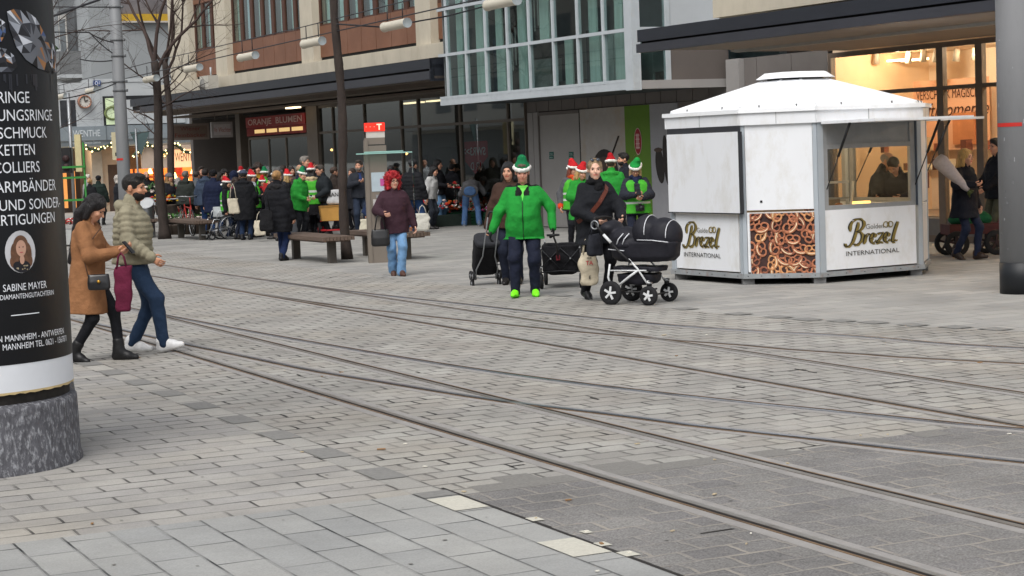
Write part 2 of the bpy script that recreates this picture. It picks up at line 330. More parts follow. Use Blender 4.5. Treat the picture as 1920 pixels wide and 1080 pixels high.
def rail(pts, side, k, flat=False):
    p = smooth_path(pts); t = np.gradient(p, axis=0); t /= np.hypot(*t.T)[:, None]; nrm = np.c_[-t[:, 1], t[:, 0]]*side
    def rib(m_, a, b, z0, mi):   # ribbon between offsets a..b with a little thickness
        V = []; n_ = len(p)
        for q, nn in zip(p, nrm):
            for off, z in ((a, .001), (a, z0), (b, z0), (b, .001)):
                uv = q+nn*off; V.append(T.P(uv[0], uv[1], z))
        Fc = []
        for i in range(n_-1):
            for j in range(3): Fc.append((i*4+j, i*4+j+1, i*4+4+j+1, i*4+4+j))
        m_.add(V, Fc, mi, False)
    bed = MB(); dz = .0006*k
    rib(bed, -.115, .12, .0065+dz, 0); o = bed.build('rail_bed', [BED]); o['kind'] = 'structure'
    st = MB(); rib(st, -.040, .0, .0115+dz, 0); rib(st, .0, .032, .0085+dz, 1); rib(st, .032, .044, .0108+dz, 2)
    o = st.build('tram_rail', [STEEL if k in (3, 7, 2) else STEEL2, GROOVE, RUST]); o['kind'] = 'structure'
for k, (pts, sd) in enumerate([(RA, -1), (RB, 1), (RC, -1), (RD, 1), (RE, -1), (RF, -1), (RG, 1), (RH, 1)]): rail(pts, -sd, k)
# litter and bits of leaf lying on the stones
mb = MB(); r_ = random.Random(3)
for px, py in [(395, 568), (447, 577), (262, 672), (870, 925), (1195, 835), (1340, 865), (1340, 930), (1690, 680), (1838, 682), (1128, 1023), (1180, 1040), (1100, 1000), (1005, 975), (640, 700), (715, 845), (760, 835), (560, 590), (1120, 1075)]+[(r_.uniform(150, 1900), r_.uniform(600, 1060)) for _ in range(16)]:
    p = at(px, py); a = r_.uniform(0, 6.28); s = r_.uniform(.006, .018) if r_.random() < .9 else .028
    mb.box((p[0], p[1], .012), (s*2, s, .005), a, r_.randrange(3))
o = mb.build('litter', [mat('#d8d4c8'), mat('#8c6a45'), mat('#b9a98c')]); o['kind'] = 'stuff'; o['label'] = 'scraps of paper and dead leaves lying on the paving'

# worn places: stones that have sunk or broken out beside the far rails, gum and damp stains
mb = MB(); r_ = random.Random(21)
for k in range(46):
    t = r_.random(); 
    if t < .4: u, v = r_.uniform(9, 15), r_.uniform(8.45, 9.1)
    elif t < .7: u, v = r_.uniform(13, 30), r_.choice([6.35, 6.5, 8.0, 9.5])+r_.uniform(-.1, .1)
    else: u, v = r_.uniform(8, 30), r_.uniform(4.4, 11)
    u = round(u/.2)*.2; a = r_.uniform(.05, .14); b = r_.uniform(.006, .016)
    if r_.random() < .5: a, b = b, a*.8
    P_ = [T.P(u-b+r_.uniform(-.005, .005), v-a, .0062), T.P(u-b*r_.uniform(.5, 1), v+a, .0062), T.P(u+b, v+a*.9, .0062), T.P(u+b*r_.uniform(.3, 1), v-a*.9, .0062)]; mb.quad(*P_)
o = mb.build('open_joints', [mat('#1c1917', rough=.95, var=.3)]); o['kind'] = 'structure'
mb = MB()
for k in range(70):
    px, py = r_.uniform(20, 1900), r_.uniform(600, 1075); p = at(px, py); R_ = r_.uniform(.005, .013); n_ = 9
    mb.add([(p[0]+R_*math.cos(2*math.pi*i/n_)*r_.uniform(.7, 1.2), p[1]+R_*math.sin(2*math.pi*i/n_)*r_.uniform(.7, 1.2), .0093) for i in range(n_)], [tuple(range(n_))], 0)
o = mb.build('gum_spots', [mat('#75736f', rough=.8), ]); o['kind'] = 'structure'

mb = MB(); r_ = random.Random(5); u = -6.0
while u < 9.85:
    e = u+r_.uniform(.15, .5); d0, d1 = r_.uniform(0, .012), r_.uniform(.012, .026); mb.quad(T.P(u, 4.207-d0*.3, .0075), T.P(u, 4.207+d1, .0075), T.P(e, 4.207+d1*r_.uniform(.6, 1), .0075), T.P(e, 4.207-d0*.3, .0075)); u = e
o = mb.build('edge_gap', [mat('#2a2725', rough=.95)]); o['kind'] = 'structure'

# ragged outer edge of the newer dark stones: single dark blocks laid among the pale ones
mb = MB(); r_ = random.Random(8)
for k in range(16):
    v = 4.35+k*.24; 
    if r_.random() < .65: u = 9.72+(.26 if v > 7 else .05)*0; n_ = r_.choice([1, 1, 2]); mb.quad(T.P(u-.02, v, .0052), T.P(u-.02, v+.24, .0052), T.P(u+.2*n_, v+.24, .0052), T.P(u+.2*n_, v, .0052))
o = mb.build('dark_blocks', [mat('#75736f', var=.2, scale=60, rough=.85)]); o['kind'] = 'structure'
# ================================================================== SOFT SHAPES: one continuous surface from blended volumes
def snets(f, o, h):
    s = f < 0
    c = np.zeros(tuple(n-1 for n in f.shape), np.int8)
    for a in (0, 1):
        for b in (0, 1):
            for d in (0, 1): c += s[a:s.shape[0]-1+a, b:s.shape[1]-1+b, d:s.shape[2]-1+d]
    act = (c > 0) & (c < 8); ids = np.argwhere(act); n = len(ids)
    idx = np.full(c.shape, -1, np.int64); idx[act] = np.arange(n)
    if n == 0: return np.zeros((0, 3)), np.zeros((0, 4), int)
    i, j, k = ids.T; acc = np.zeros((n, 3)); cnt = np.zeros(n)
    C = [(a, b, d) for a in (0, 1) for b in (0, 1) for d in (0, 1)]
    for p in C:
        for ax in range(3):
            if p[ax]: continue
            q = list(p); q[ax] = 1
            fa = f[i+p[0], j+p[1], k+p[2]]; fb = f[i+q[0], j+q[1], k+q[2]]; m = (fa < 0) != (fb < 0)
            t = np.where(m, fa/np.where(m, fa-fb, 1), 0)
            pos = np.repeat(np.array(p, float)[None], n, 0); pos[:, ax] += t
            acc[m] += pos[m]; cnt[m] += 1
    V = o+h*(ids+acc/cnt[:, None]); Q = []
    def emit(lo, hi, A, B, Cc, D):
        m = lo != hi
        q = np.stack([A[m], B[m], Cc[m], D[m]], 1); fl = ~lo[m]; q[fl] = q[fl][:, ::-1]; Q.append(q)
    I = idx
    emit(s[:-1, 1:-1, 1:-1], s[1:, 1:-1, 1:-1], I[:, :-1, :-1], I[:, 1:, :-1], I[:, 1:, 1:], I[:, :-1, 1:])
    emit(s[1:-1, :-1, 1:-1], s[1:-1, 1:, 1:-1], I[:-1, :, :-1], I[:-1, :, 1:], I[1:, :, 1:], I[1:, :, :-1])
    emit(s[1:-1, 1:-1, :-1], s[1:-1, 1:-1, 1:], I[:-1, :-1, :], I[1:, :-1, :], I[1:, 1:, :], I[:-1, 1:, :])
    Q = np.concatenate(Q); Q = Q[(Q >= 0).all(1)]
    return V, Q
class SDF:
    def __init__(s, k=.03): s.p = []; s.k = k; s.wr = None
    def cone(s, a, b, ra, rb, op='u', k=None, quilt=None, sq=None):
        a, b = np.asarray(a, float), np.asarray(b, float); R = max(ra, rb)
        def fn(X, Y, Z):
            ba = b-a; L = max(ba.dot(ba), 1e-9); px, py, pz = X-a[0], Y-a[1], Z-a[2]
            t = np.clip((px*ba[0]+py*ba[1]+pz*ba[2])/L, 0, 1)
            d = np.sqrt((px-t*ba[0])**2+(py-t*ba[1])**2+(pz-t*ba[2])**2)-(ra+t*(rb-ra))
            if quilt: d = d+quilt[0]*(1-np.abs(np.sin(np.pi*t*math.sqrt(L)/quilt[1])))
            return d
        s.p.append((op, fn, np.minimum(a, b)-R, np.maximum(a, b)+R, s.k if k is None else k)); return s
    def ell(s, c, r, axes=None, op='u', k=None):
        c = np.asarray(c, float); r = np.asarray(r, float); A = np.eye(3) if axes is None else np.array(axes); R = r.max()
        def fn(X, Y, Z):
            px, py, pz = X-c[0], Y-c[1], Z-c[2]; q2 = 0; g2 = 0
            for ax in range(3):
                e = (px*A[ax, 0]+py*A[ax, 1]+pz*A[ax, 2])/r[ax]; q2 = q2+e*e; g2 = g2+(e/r[ax])**2
            q = np.sqrt(q2); return q*(q-1)/np.maximum(np.sqrt(g2), 1e-6)
        s.p.append((op, fn, c-R, c+R, s.k if k is None else k)); return s
    def stack(s, o, axes, prof, op='u', k=None, ex=2.3, quilt=None):
        """loft: rows (z, cx, cy, rx, ry) along axes[2] from origin o"""
        o = np.asarray(o, float); A = np.array(axes); pr = np.array(prof, float); z0, z1 = pr[0, 0], pr[-1, 0]; R = max(pr[:, 3:].max()+np.abs(pr[:, 1:3]).max(), 0)
        ends = [o+A[2]*z0, o+A[2]*z1]
        def fn(X, Y, Z):
            px, py, pz = X-o[0], Y-o[1], Z-o[2]
            z = px*A[2, 0]+py*A[2, 1]+pz*A[2, 2]; x = px*A[0, 0]+py*A[0, 1]+pz*A[0, 2]; y = px*A[1, 0]+py*A[1, 1]+pz*A[1, 2]
            g = lambda c_: np.interp(z, pr[:, 0], pr[:, c_])
            rx, ry = g(3), g(4)
            if quilt:
                qq = quilt[0]*(1-np.abs(np.sin(np.pi*z/quilt[1]))); rx = rx-qq; ry = ry-qq
            d = ((np.abs((x-g(1))/rx)**ex+np.abs((y-g(2))/ry)**ex)**(1/ex)-1)*np.minimum(rx, ry)
            return np.maximum(d, np.maximum(z0-z, z-z1))
        s.p.append((op, fn, np.minimum(*ends)-R, np.maximum(*ends)+R, s.k if k is None else k)); return s
    def half(s, o, n):      # keep only the side of the plane the normal points away from
        o, n = np.asarray(o, float), unit(n)
        s.p.append(('h', lambda X, Y, Z: (X-o[0])*n[0]+(Y-o[1])*n[1]+(Z-o[2])*n[2], None, None, 0)); return s
    def mesh(s, h):
        lo = np.min([p[2] for p in s.p if p[0] == 'u'], 0)-3*h; hi = np.max([p[3] for p in s.p if p[0] == 'u'], 0)+3*h
        n = np.ceil((hi-lo)/h).astype(int)+1; ax = [lo[i]+h*np.arange(n[i]) for i in range(3)]
        f = np.full(n, 1.0)
        for op, fn, a, b, k in s.p:
            if a is None: i0 = np.zeros(3, int); i1 = n
            else:
                mg = k+4*h; i0 = np.clip(np.floor((a-mg-lo)/h).astype(int), 0, n); i1 = np.clip(np.ceil((b+mg-lo)/h).astype(int)+1, 0, n)
            if (i1 <= i0).any(): continue
            sl = tuple(slice(p, q) for p, q in zip(i0, i1))
            X, Y, Z = ax[0][sl[0]][:, None, None], ax[1][sl[1]][None, :, None], ax[2][sl[2]][None, None, :]
            d = fn(X, Y, Z); d = np.broadcast_to(d, tuple(i1-i0)); g = f[sl]
            if op == 'u':
                if k > 0:
                    hh = np.clip(.5+.5*(g-d)/k, 0, 1); g = g*(1-hh)+d*hh-k*hh*(1-hh)
                else: g = np.minimum(g, d)
            elif op == 's':
                if k > 0:
                    hh = np.clip(.5-.5*(g+d)/k, 0, 1); g = g*(1-hh)-d*hh+k*hh*(1-hh)
                else: g = np.maximum(g, -d)
            else: g = np.maximum(g, d)
            f[sl] = g
        if s.wr:
            amp, fr, seed = s.wr; r = np.random.default_rng(seed); X, Y, Z = ax[0][:, None, None], ax[1][None, :, None], ax[2][None, None, :]; w_ = 0
            for q in range(4):
                d = r.normal(size=3); d[2] *= 1.3; d = d/np.linalg.norm(d)*fr*(1+.5*q); w_ = w_+np.sin(X*d[0]+Y*d[1]+Z*d[2]+r.uniform(0, 6)+1.3*np.sin(Z*fr*.45+q))/(1+.4*q)
            f = f+amp*w_*.5
        f[0] = f[-1] = 1; f[:, 0] = f[:, -1] = 1; f[:, :, 0] = f[:, :, -1] = 1
        return snets(f, lo, h)
def rotx(a): c, s = math.cos(a), math.sin(a); return np.array([[1, 0, 0], [0, c, -s], [0, s, c]])
def rotz(a): c, s = math.cos(a), math.sin(a); return np.array([[c, -s, 0], [s, c, 0], [0, 0, 1]])
def roty(a): c, s = math.cos(a), math.sin(a); return np.array([[c, 0, s], [0, 1, 0], [-s, 0, c]])
def ik(a, c, l1, l2, pole):
    d = c-a; D = np.linalg.norm(d); dn = d/D; D = min(D, (l1+l2)*.998); D = max(D, abs(l1-l2)+.02)
    x = (l1*l1-l2*l2+D*D)/(2*D); h = math.sqrt(max(l1*l1-x*x, 0)); p = np.asarray(pole, float); p = unit(p-dn*p.dot(dn))
    return a+dn*x+p*h, a+dn*D
# ================================================================== PEOPLE
SKIN = '#c08f76'
def person(label, pos, yaw=0, H=1.72, lean=0, side=0, hip=(0, 0, .93), R=None, L=None, fR=None, fL=None, head=(0, 0), sex='m', wide=1.0, belly=0,
           skin=SKIN, hair='short', haircol='#2a211c', top='#222226', topkind='jacket', hem=.80, full=.03, quilt=None, collar=None, legs='#23283a', legr=1.0, flare=0, shoes='#1c1a1a',
           hat=None, vest=None, scarf=None, glasses=False, beard=None, hood=None, gloves=None, res=.018, cuff=None, inner=None, skirt=None, fold=.006, open_front=False, boots=False, zipc=None, lapel=None, puff=1.0, sleeve=1.0, Rp=None, Lp=None, face=True):
    p = thing('person', label, 'person', (pos[0], pos[1], pos[2] if len(pos) > 2 else 0), math.radians(yaw)); sc_ = H/1.75
    seed = abs(hash_(label)) % 9999
    X = np.array([1., 0, 0]); B = rotz(0)
    A = roty(math.radians(side)) @ rotx(math.radians(lean)); TX, TY, TZ = A[:, 0], A[:, 1], A[:, 2]; ax = [TX, TY, TZ]
    P0 = np.array(hip, float); Tt = lambda x, y, z: P0+x*TX+y*TY+z*TZ
    wd = wide*(1.0 if sex == 'm' else .92); sw = .160*(1+(wide-1)*.45)*(1.0 if sex == 'm' else .93)
    sh = {-1: Tt(-sw, .012, .445), 1: Tt(sw, .012, .445)}
    neck = Tt(0, .012, .50); hp = Tt(0, -.005, .575)
    HA = A @ rotz(math.radians(head[0])) @ rotx(math.radians(head[1])); hx, hy, hz = HA[:, 0], HA[:, 1], HA[:, 2]
    hc = hp+hz*.095-hy*.012; HS = 1.07; Hh = lambda x, y, z: hc+HS*(x*hx+y*hy+z*hz); hax = [hx, hy, hz]
    R = np.array(R if R is not None else (-.27*wd, -.03, .80), float); L = np.array(L if L is not None else (.27*wd, -.03, .80), float)
    feet = {-1: (fR or (-.095, 0, .085, 0, 0)), 1: (fL or (.095, 0, .085, 0, 0))}
    arm = {}
    for sg, tg, pl in ((-1, R, Rp), (1, L, Lp)):
        el, wr = ik(sh[sg], tg, .30, .265, pl if pl is not None else (sg*.45, .8, -.55)); arm[sg] = (sh[sg], el, wr)
    leg = {}
    for sg in (-1, 1):
        h_ = P0+TX*sg*.088*wd-np.array([0, 0, .03]); kn, an = ik(h_, np.array(feet[sg][:3], float), .435, .425, (sg*.12, -1, .1)); leg[sg] = (h_, kn, an)
    child = lambda nm, V, Q, m, mi=None, par=p: mesh_obj(nm, V*sc_, Q, m, mi, True, par)
    far = res > .0155
    # ---- body: one continuous skin surface
    b = SDF(.03)
    b.stack(P0, ax, [(-.10, 0, 0, .13*wd, .09), (.02, 0, 0, .135*wd, .092), (.12, 0, 0, .125*wd, .085), (.30, 0, 0, .15*wd, .095), (.42, 0, .01, .14*wd, .085), (.48, 0, .012, .08, .06)])
    b.cone(neck-TZ*.03, hp+hz*.02, .058, .054, k=.025)
    b.ell(Hh(0, .012, .028), (.076*HS, .094*HS, .088*HS), hax, k=.02).ell(Hh(0, -.032, -.045), (.056*HS, .062*HS, .068*HS), hax, k=.03)
    b.ell(Hh(0, -.062, -.092), (.028*HS, .026*HS, .022*HS), hax, k=.02)
    if face:
        b.cone(Hh(0, -.083, .012), Hh(0, -.112, -.026), .009, .014, k=.012)
        b.cone(Hh(-.03, -.078, .026), Hh(.03, -.078, .026), .012, .012, k=.012)
        for sg in (-1, 1):
            b.ell(Hh(sg*.032, -.098, .006), (.017*HS, .014*HS, .010*HS), hax, 's', .008); b.ell(Hh(sg*.078, .012, -.008), (.010*HS, .022*HS, .032*HS), hax, k=.008)
            b.ell(Hh(sg*.036, -.07, -.026), (.024*HS, .02*HS, .02*HS), hax, k=.02)
        b.cone(Hh(-.018, -.088, -.058), Hh(.018, -.088, -.058), .009, .009, k=.008)
    for sg in (-1, 1):
        s0, el, wr = arm[sg]; b.cone(s0, el, .042, .036).cone(el, wr, .036, .025)
        h_, kn, an = leg[sg]; b.cone(h_, kn, .070*min(legr,1), .048*min(legr,1)).cone(kn, an, .046*min(legr,1), .032).cone(an, an+np.array([0, -.01, -.03]), .03, .028)
    hands = []
    for sg in (-1, 1):
        s0, el, wr = arm[sg]; d = unit(wr-el)
        th = np.array([0, -1., .55]); th = unit(th-d*th.dot(d)); nrm = np.cross(d, th); inward = np.array([-sg, 0, 0]) if abs(d[0]) < .8 else np.array([0, 1., 0])
        if nrm.dot(inward) < 0: nrm = -nrm
        for q in (-.022, .0, .022): b.cone(wr+d*.015-th*q*.6, wr+d*.085-th*q, .014, .013, k=.012)
        hands.append((wr, d, th, nrm))
    V, Q = b.mesh(min(res, .012) if not far else res*.85)
    hm = MB()
    for wr, d, th, nrm in hands:
        for i, (off, ln) in enumerate(((.028, .070), (.010, .078), (-.010, .074), (-.028, .058))):
            q = wr+d*.085+th*off; pts = [q-d*.012, q+d*ln*.38+nrm*.012, q+d*ln*.62+nrm*.036, q+d*ln*.62+nrm*.060]
            hm.tube(pts, [.0098, .0092, .0085, .0070], 6)
        q = wr+d*.02+th*.026; hm.tube([q, q+th*.030+d*.028+nrm*.010, q+th*.030+d*.060+nrm*.026], [.0125, .0105, .008], 6)
    mi = np.zeros(len(Q), int); cen = V[Q].mean(1); loc = (cen-hc) @ HA
    lips = (np.abs(loc[:, 0]) < .026) & (loc[:, 1] < -.075) & (np.abs(loc[:, 2]+.058) < .009); mi[lips] = 1
    skc = lin(skin); lipc = (skc[0]*.8, skc[1]*.45, skc[2]*.45)
    nb = len(V); allV = np.vstack([V]+([np.array(hm.v)] if hm.v else [])); allF = [tuple(q) for q in Q.tolist()]+[tuple(i+nb for i in q) for q in hm.f]
    miL = list(mi)+[3 if gloves else 0]*len(hm.f)
    if gloves:
        near = np.zeros(len(Q), bool)
        for wr, d, th, nrm in hands: near |= np.linalg.norm(cen-(wr+d*.05), axis=1) < .085
        miL = list(np.where(near, 3, mi))+[3]*len(hm.f)
    if face:
        em = MB()
        for sg in (-1, 1):
            em.lathe([(0, -.008), (.008, -.006), (.011, 0), (.008, .006), (0, .008)], Hh(sg*.032, -.077, .006), 8)
            br = Hh(sg*.032, -.094, .026); em.tube([br-hx*.017-hz*.003, br+hz*.002, br+hx*.017-hz*.003], [.0035, .0045, .003], 5)
        nb = len(allV); allV = np.vstack([allV, np.array(em.v)]); allF += [tuple(i+nb for i in q) for q in em.f]; miL += [2]*len(em.f)
    sk = mat(skin, rough=.5, var=.08, scale=14, spec=.35)
    child('body', allV, allF, [sk, mat(lipc, rough=.45), mat('#2b2320', rough=.35), cloth(gloves or '#111113')], miL)
    # ---- trousers / tights
    t = SDF(.04); t.wr = (fold, 26, seed)
    t.stack(P0, ax, [(-.12, 0, .005, .135*wd, .112), (-.02, 0, .008, .158*wd, .122), (.06, 0, 0, .150*wd, .108), (.10, 0, 0, .145*wd, .10)])
    for sg in (-1, 1):
        h_, kn, an = leg[sg]; t.cone(h_, kn, .098*legr, .073*legr).cone(kn, an+(an-kn)*.02, .070*legr, (.056+flare)*legr)
    V, Q = t.mesh(res); child('trousers', V, Q, cloth(legs) if not (isinstance(legs, tuple)) else legs[0])
    # ---- shoes
    sc2, sole = (shoes, None) if isinstance(shoes, str) else shoes
    for sg in (-1, 1):
        an = leg[sg][2]; fy, fp = feet[sg][3], feet[sg][4]; FA = rotz(math.radians(fy)) @ rotx(math.radians(fp)); fx, fyv, fz = FA[:, 0], FA[:, 1], FA[:, 2]
        o = an-fz*.085; q = lambda x, y, z: o+x*fx+y*fyv+z*fz
        s_ = SDF(.025); s_.cone(q(0, .045, .042), q(0, -.09, .036), .040, .044).cone(q(0, -.09, .034), q(sg*.006, -.165, .026), .042, .030).cone(q(0, .03, .05), q(0, .025, .115), .042, .046)
        s_.cone(q(0, .015, .10), q(0, -.085, .052), .044, .040)
        if boots: s_.cone(an, an+(leg[sg][1]-an)*.26, .056, .058)
        s_.half(q(0, 0, .0), -fz)
        V, Q = s_.mesh(min(res, .012)); lz = ((V[Q].mean(1)-o) @ FA)[:, 2]
        child('shoe', V, Q, [mat(sc2, rough=.5, var=.12, scale=20), mat(sole or sc2, rough=.7)], (lz < .026).astype(int))
    # ---- upper garment
    hz0 = (hem-P0[2]) if lean < 40 else -.10
    e = full
    g = SDF(.045); g.wr = (fold*1.15, 20, seed+1)
    prof = []
    if hz0 < -.16:
        fl = skirt if skirt else .05
        prof += [(hz0, 0, .005, (.180+fl)*wd+e*.5, .155+fl+e*.4), (-.16, 0, .006, .192*wd+e*.8, .158+e*.8)]
    else: prof += [(hz0, 0, .005, .178*wd+e, .146+e+belly*.5)]
    if hz0 < -.03: prof += [(-.02, 0, .004-belly*.3, .172*wd+e, .140+e+belly*.7)]
    prof += [(.12, 0, -belly*.5, .158*wd+e*puff, .130+e+belly), (.28, 0, -belly*.2, .172*wd+e*puff, .136+e+belly*.4), (.40, 0, .008, .168*wd+e*.6, .122+e*.8), (.45, 0, .014, .142*wd+e*.3, .090+e*.5), (.50, 0, .016, .082+e*.4, .068+e*.4), (.535, 0, .012, .066+e*.4, .062+e*.4)]
    g.stack(P0, ax, prof, quilt=quilt)
    for sg in (-1, 1):
        s0, el, wr = arm[sg]; sl = sleeve
        g.cone(s0, el, (.060+e*.30)*sl, (.054+e*.42)*sl, quilt=quilt).cone(el, wr+(wr-el)*.02, (.054+e*.45)*sl, (.041+e*.3)*sl, quilt=quilt)
    if collar != 'none' and not open_front: g.cone(Tt(0, .016, .50), Tt(0, .004, .55), .070+e*.3, .072+e*.2, k=.02); g.ell(Hh(0, -.075, -.10), (.05*HS, .06*HS, .05*HS), hax, 's', .01)
    if open_front: g.cone(Tt(0, -.13, .55), Tt(0, -.17-e-belly*.5, .27), .088, .035, 's', .01)
    V, Q = g.mesh(res)
    mats = [cloth(top)] if isinstance(top, str) else [top]; mi = None
    if cuff:
        mats.append(cloth(cuff)); cen = V[Q].mean(1); mi = np.zeros(len(Q), int)
        for sg in (-1, 1): mi[np.linalg.norm(cen-arm[sg][2], axis=1) < .075] = 1
    if lapel:
        mats.append(cloth(lapel)); cen = V[Q].mean(1); mi = np.zeros(len(Q), int) if mi is None else mi
        a_, b_ = Tt(0, -.13, .55), Tt(0, -.17-e-belly*.5, .27); ba = b_-a_; tt = np.clip(((cen-a_) @ ba)/ba.dot(ba), 0, 1); dd = np.linalg.norm(cen-(a_+tt[:, None]*ba), axis=1)-(.088+tt*(.035-.088))
        zz = ((cen-P0) @ A)[:, 2]; mi[(dd < .040) & (zz > .37) & (tt < .85)] = len(mats)-1; mi[zz > .485] = len(mats)-1
    child('coat' if hem < .66 else 'jacket', V, Q, mats, mi)
    fy = lambda z: np.interp(z, [r_[0] for r_ in prof], [r_[2]-r_[4] for r_ in prof])
    if zipc:
        zm = MB(); zm.tube([Tt(0, fy(z)-.004, z) for z in np.linspace(hz0+.01, .30 if open_front else .50, 14)], .006, 5); mesh_obj('zip', np.array(zm.v)*sc_, zm.f, mat(zipc, rough=.5), zm.m, zm.s, p)
    if inner:
        s_ = SDF(.03); s_.stack(P0, ax, [(z_, 0, 0, .125*wd if z_ < .44 else .085, -fy(z_)-.022 if z_ < .44 else .082) for z_ in (.14, .22, .30, .37, .42, .47, .50)], k=.01)
        V, Q = s_.mesh(res); child('shirt', V, Q, cloth(inner))
    # ---- vest
    if vest:
        s_ = SDF(.03); e2 = e+.012
        s_.stack(P0, ax, [(max(hz0, -.16)+.02, 0, .005, .188*wd+e2, .152+e2), (.12, 0, 0, .160*wd+e2, .134+e2), (.28, 0, 0, .172*wd+e2, .140+e2), (.40, 0, .008, .162*wd+e2*.8, .126+e2*.8), (.462, 0, .014, .13*wd+e2*.5, .09+e2*.5), (.49, 0, .016, .10, .075)])
        s_.cone(Tt(0, -.2, .52), Tt(0, -.2, .15), .085, .03, 's', .01)
        for sg in (-1, 1): s_.cone(arm[sg][0]+TZ*.03+TX*sg*.05, arm[sg][0]-TZ*.16+TX*sg*.055, .075, .06, 's', .01)
        V, Q = s_.mesh(res); z = ((V[Q].mean(1)-P0) @ A)[:, 2]; bands = ((z > .04) & (z < .085)) | ((z > .16) & (z < .205))
        child('vest', V, Q, [cloth(vest, bump=.15), mat('#b9c2b8', rough=.35, var=.05)], bands.astype(int))
    if hood:
        s_ = SDF(.02); s_.wr = (.010 if hood[1] else .004, 45 if hood[1] else 20, seed); pts = [Tt(.15*math.cos(a)*wd*.8, .03+.10*math.sin(a), .485+.02*math.sin(a)) for a in np.linspace(-.35, math.pi+.35, 9)]
        for q0, q1 in zip(pts[:-1], pts[1:]): s_.cone(q0, q1, .042, .042)
        s_.ell(Tt(0, .11, .42), (.13, .05, .11), ax)
        V, Q = s_.mesh(res); child('hood', V, Q, cloth(hood[0], var=.3 if hood[1] else .15))
    if scarf:
        s_ = SDF(.02); s_.wr = (.007, 40, seed)
        for a0 in np.linspace(0, 2*math.pi, 9)[:-1]:
            a1 = a0+2*math.pi/8; f_ = lambda a: Tt(.078*math.cos(a), .008+.074*math.sin(a), .515+.012*math.sin(2*a))
            s_.cone(f_(a0), f_(a1), .042, .042)
        s_.ell(Tt(0, -.10, .45), (.06, .04, .06), ax)
        V, Q = s_.mesh(res); child('scarf', V, Q, cloth(scarf))
    # ---- hair
    hcm = mat(haircol, rough=.5, var=.45, scale=55, stretch=(1, 1, .16), spec=.45, bump=.9, bscale=110)
    if hair and hair != 'bald':
        s_ = SDF(.02); s_.wr = (.003, 60, seed)
        if hair == 'short':
            s_.ell(Hh(0, .016, .038), (.084*HS, .102*HS, .092*HS), hax).ell(Hh(0, -.045, .095), (.06*HS, .05*HS, .028*HS), hax); s_.ell(Hh(0, -.125, -.045), (.115*HS, .11*HS, .105*HS), hax, 's', .008); s_.half(Hh(0, .03, -.055), -hz)
        elif hair == 'quiff':
            s_.ell(Hh(0, .016, .038), (.082*HS, .102*HS, .092*HS), hax).ell(Hh(0, -.03, .100), (.062*HS, .075*HS, .036*HS), hax); s_.ell(Hh(0, -.125, -.050), (.115*HS, .105*HS, .110*HS), hax, 's', .008); s_.half(Hh(0, .03, -.045), -hz)
        elif hair == 'fringe':   # balding, hair round the sides
            s_.ell(Hh(0, .022, .02), (.084*HS, .100*HS, .080*HS), hax); s_.ell(Hh(0, -.11, .0), (.12*HS, .11*HS, .16*HS), hax, 's', .008); s_.ell(Hh(0, -.03, .12), (.075*HS, .10*HS, .06*HS), hax, 's', .008); s_.half(Hh(0, .03, -.06), -hz)
        elif hair == 'curly':
            s_.wr = (.018, 62, seed); s_.ell(Hh(0, .03, .045), (.122*HS, .125*HS, .122*HS), hax).ell(Hh(-.07, .03, -.07), (.055*HS, .07*HS, .09*HS), hax).ell(Hh(.07, .03, -.07), (.055*HS, .07*HS, .09*HS), hax).ell(Hh(0, .07, -.07), (.10*HS, .06*HS, .09*HS), hax)
            s_.ell(Hh(0, -.15, -.045), (.078*HS, .12*HS, .105*HS), hax, 's', .01)
        elif hair in ('long', 'bob', 'xlong', 'bun', 'pony'):
            kq = .955 if hair in ('pony', 'bun') else 1; s_.ell(Hh(0, .018, .036), (.088*HS*kq, .106*HS*kq, .096*HS*kq), hax)
            if hair == 'bun': s_.ell(Hh(0, .11, .03), (.05*HS, .045*HS, .05*HS), hax)
            elif hair == 'pony': s_.cone(Hh(0, .11, .02), Hh(0, .13, -.16), .035, .018)
            else:
                ln = {'bob': .12, 'long': .24, 'xlong': .48}[hair]
                for x_ in (-.05, 0, .05):
                    q0 = Hh(x_, .05, -.02); q1 = q0*1; q1 = Hh(x_*1.1, .075, -.12); s_.cone(q0, q1, .055, .055)
                    if ln > .12: s_.cone(q1, Tt(x_*1.25, .125+full, .58-ln), .055, .040 if hair == 'long' else .034)
                for sg in (-1, 1): s_.cone(Hh(sg*.075, .01, .02), Hh(sg*.078, .0, -.11), .030, .032)
            s_.ell(Hh(0, -.13, -.040 if hair not in ('pony', 'bun') else -.02), (.076*HS, .105*HS, .112*HS if hair not in ('pony', 'bun') else .125*HS), hax, 's', .008)
        V, Q = s_.mesh(min(res, .013))
        if hair == 'curly' and not far:      # loose frizzy locks standing out
            lm = MB(); lr = np.random.default_rng(seed); sel = lr.choice(len(V), 420)
            for q in V[sel]:
                d = unit(q-Hh(0, .03, 0)+lr.normal(size=3)*.05); e1 = q+d*.006+lr.normal(size=3)*.006; e2 = e1+d*.004+lr.normal(size=3)*.012-np.array([0, 0, .008])
                lm.tube([q-d*.008, e1, e2], [.006, .006, .003], 4)
            nb = len(V); V = np.vstack([V, np.array(lm.v)]); Q = [tuple(q) for q in Q.tolist()]+[tuple(i+nb for i in q) for q in lm.f]
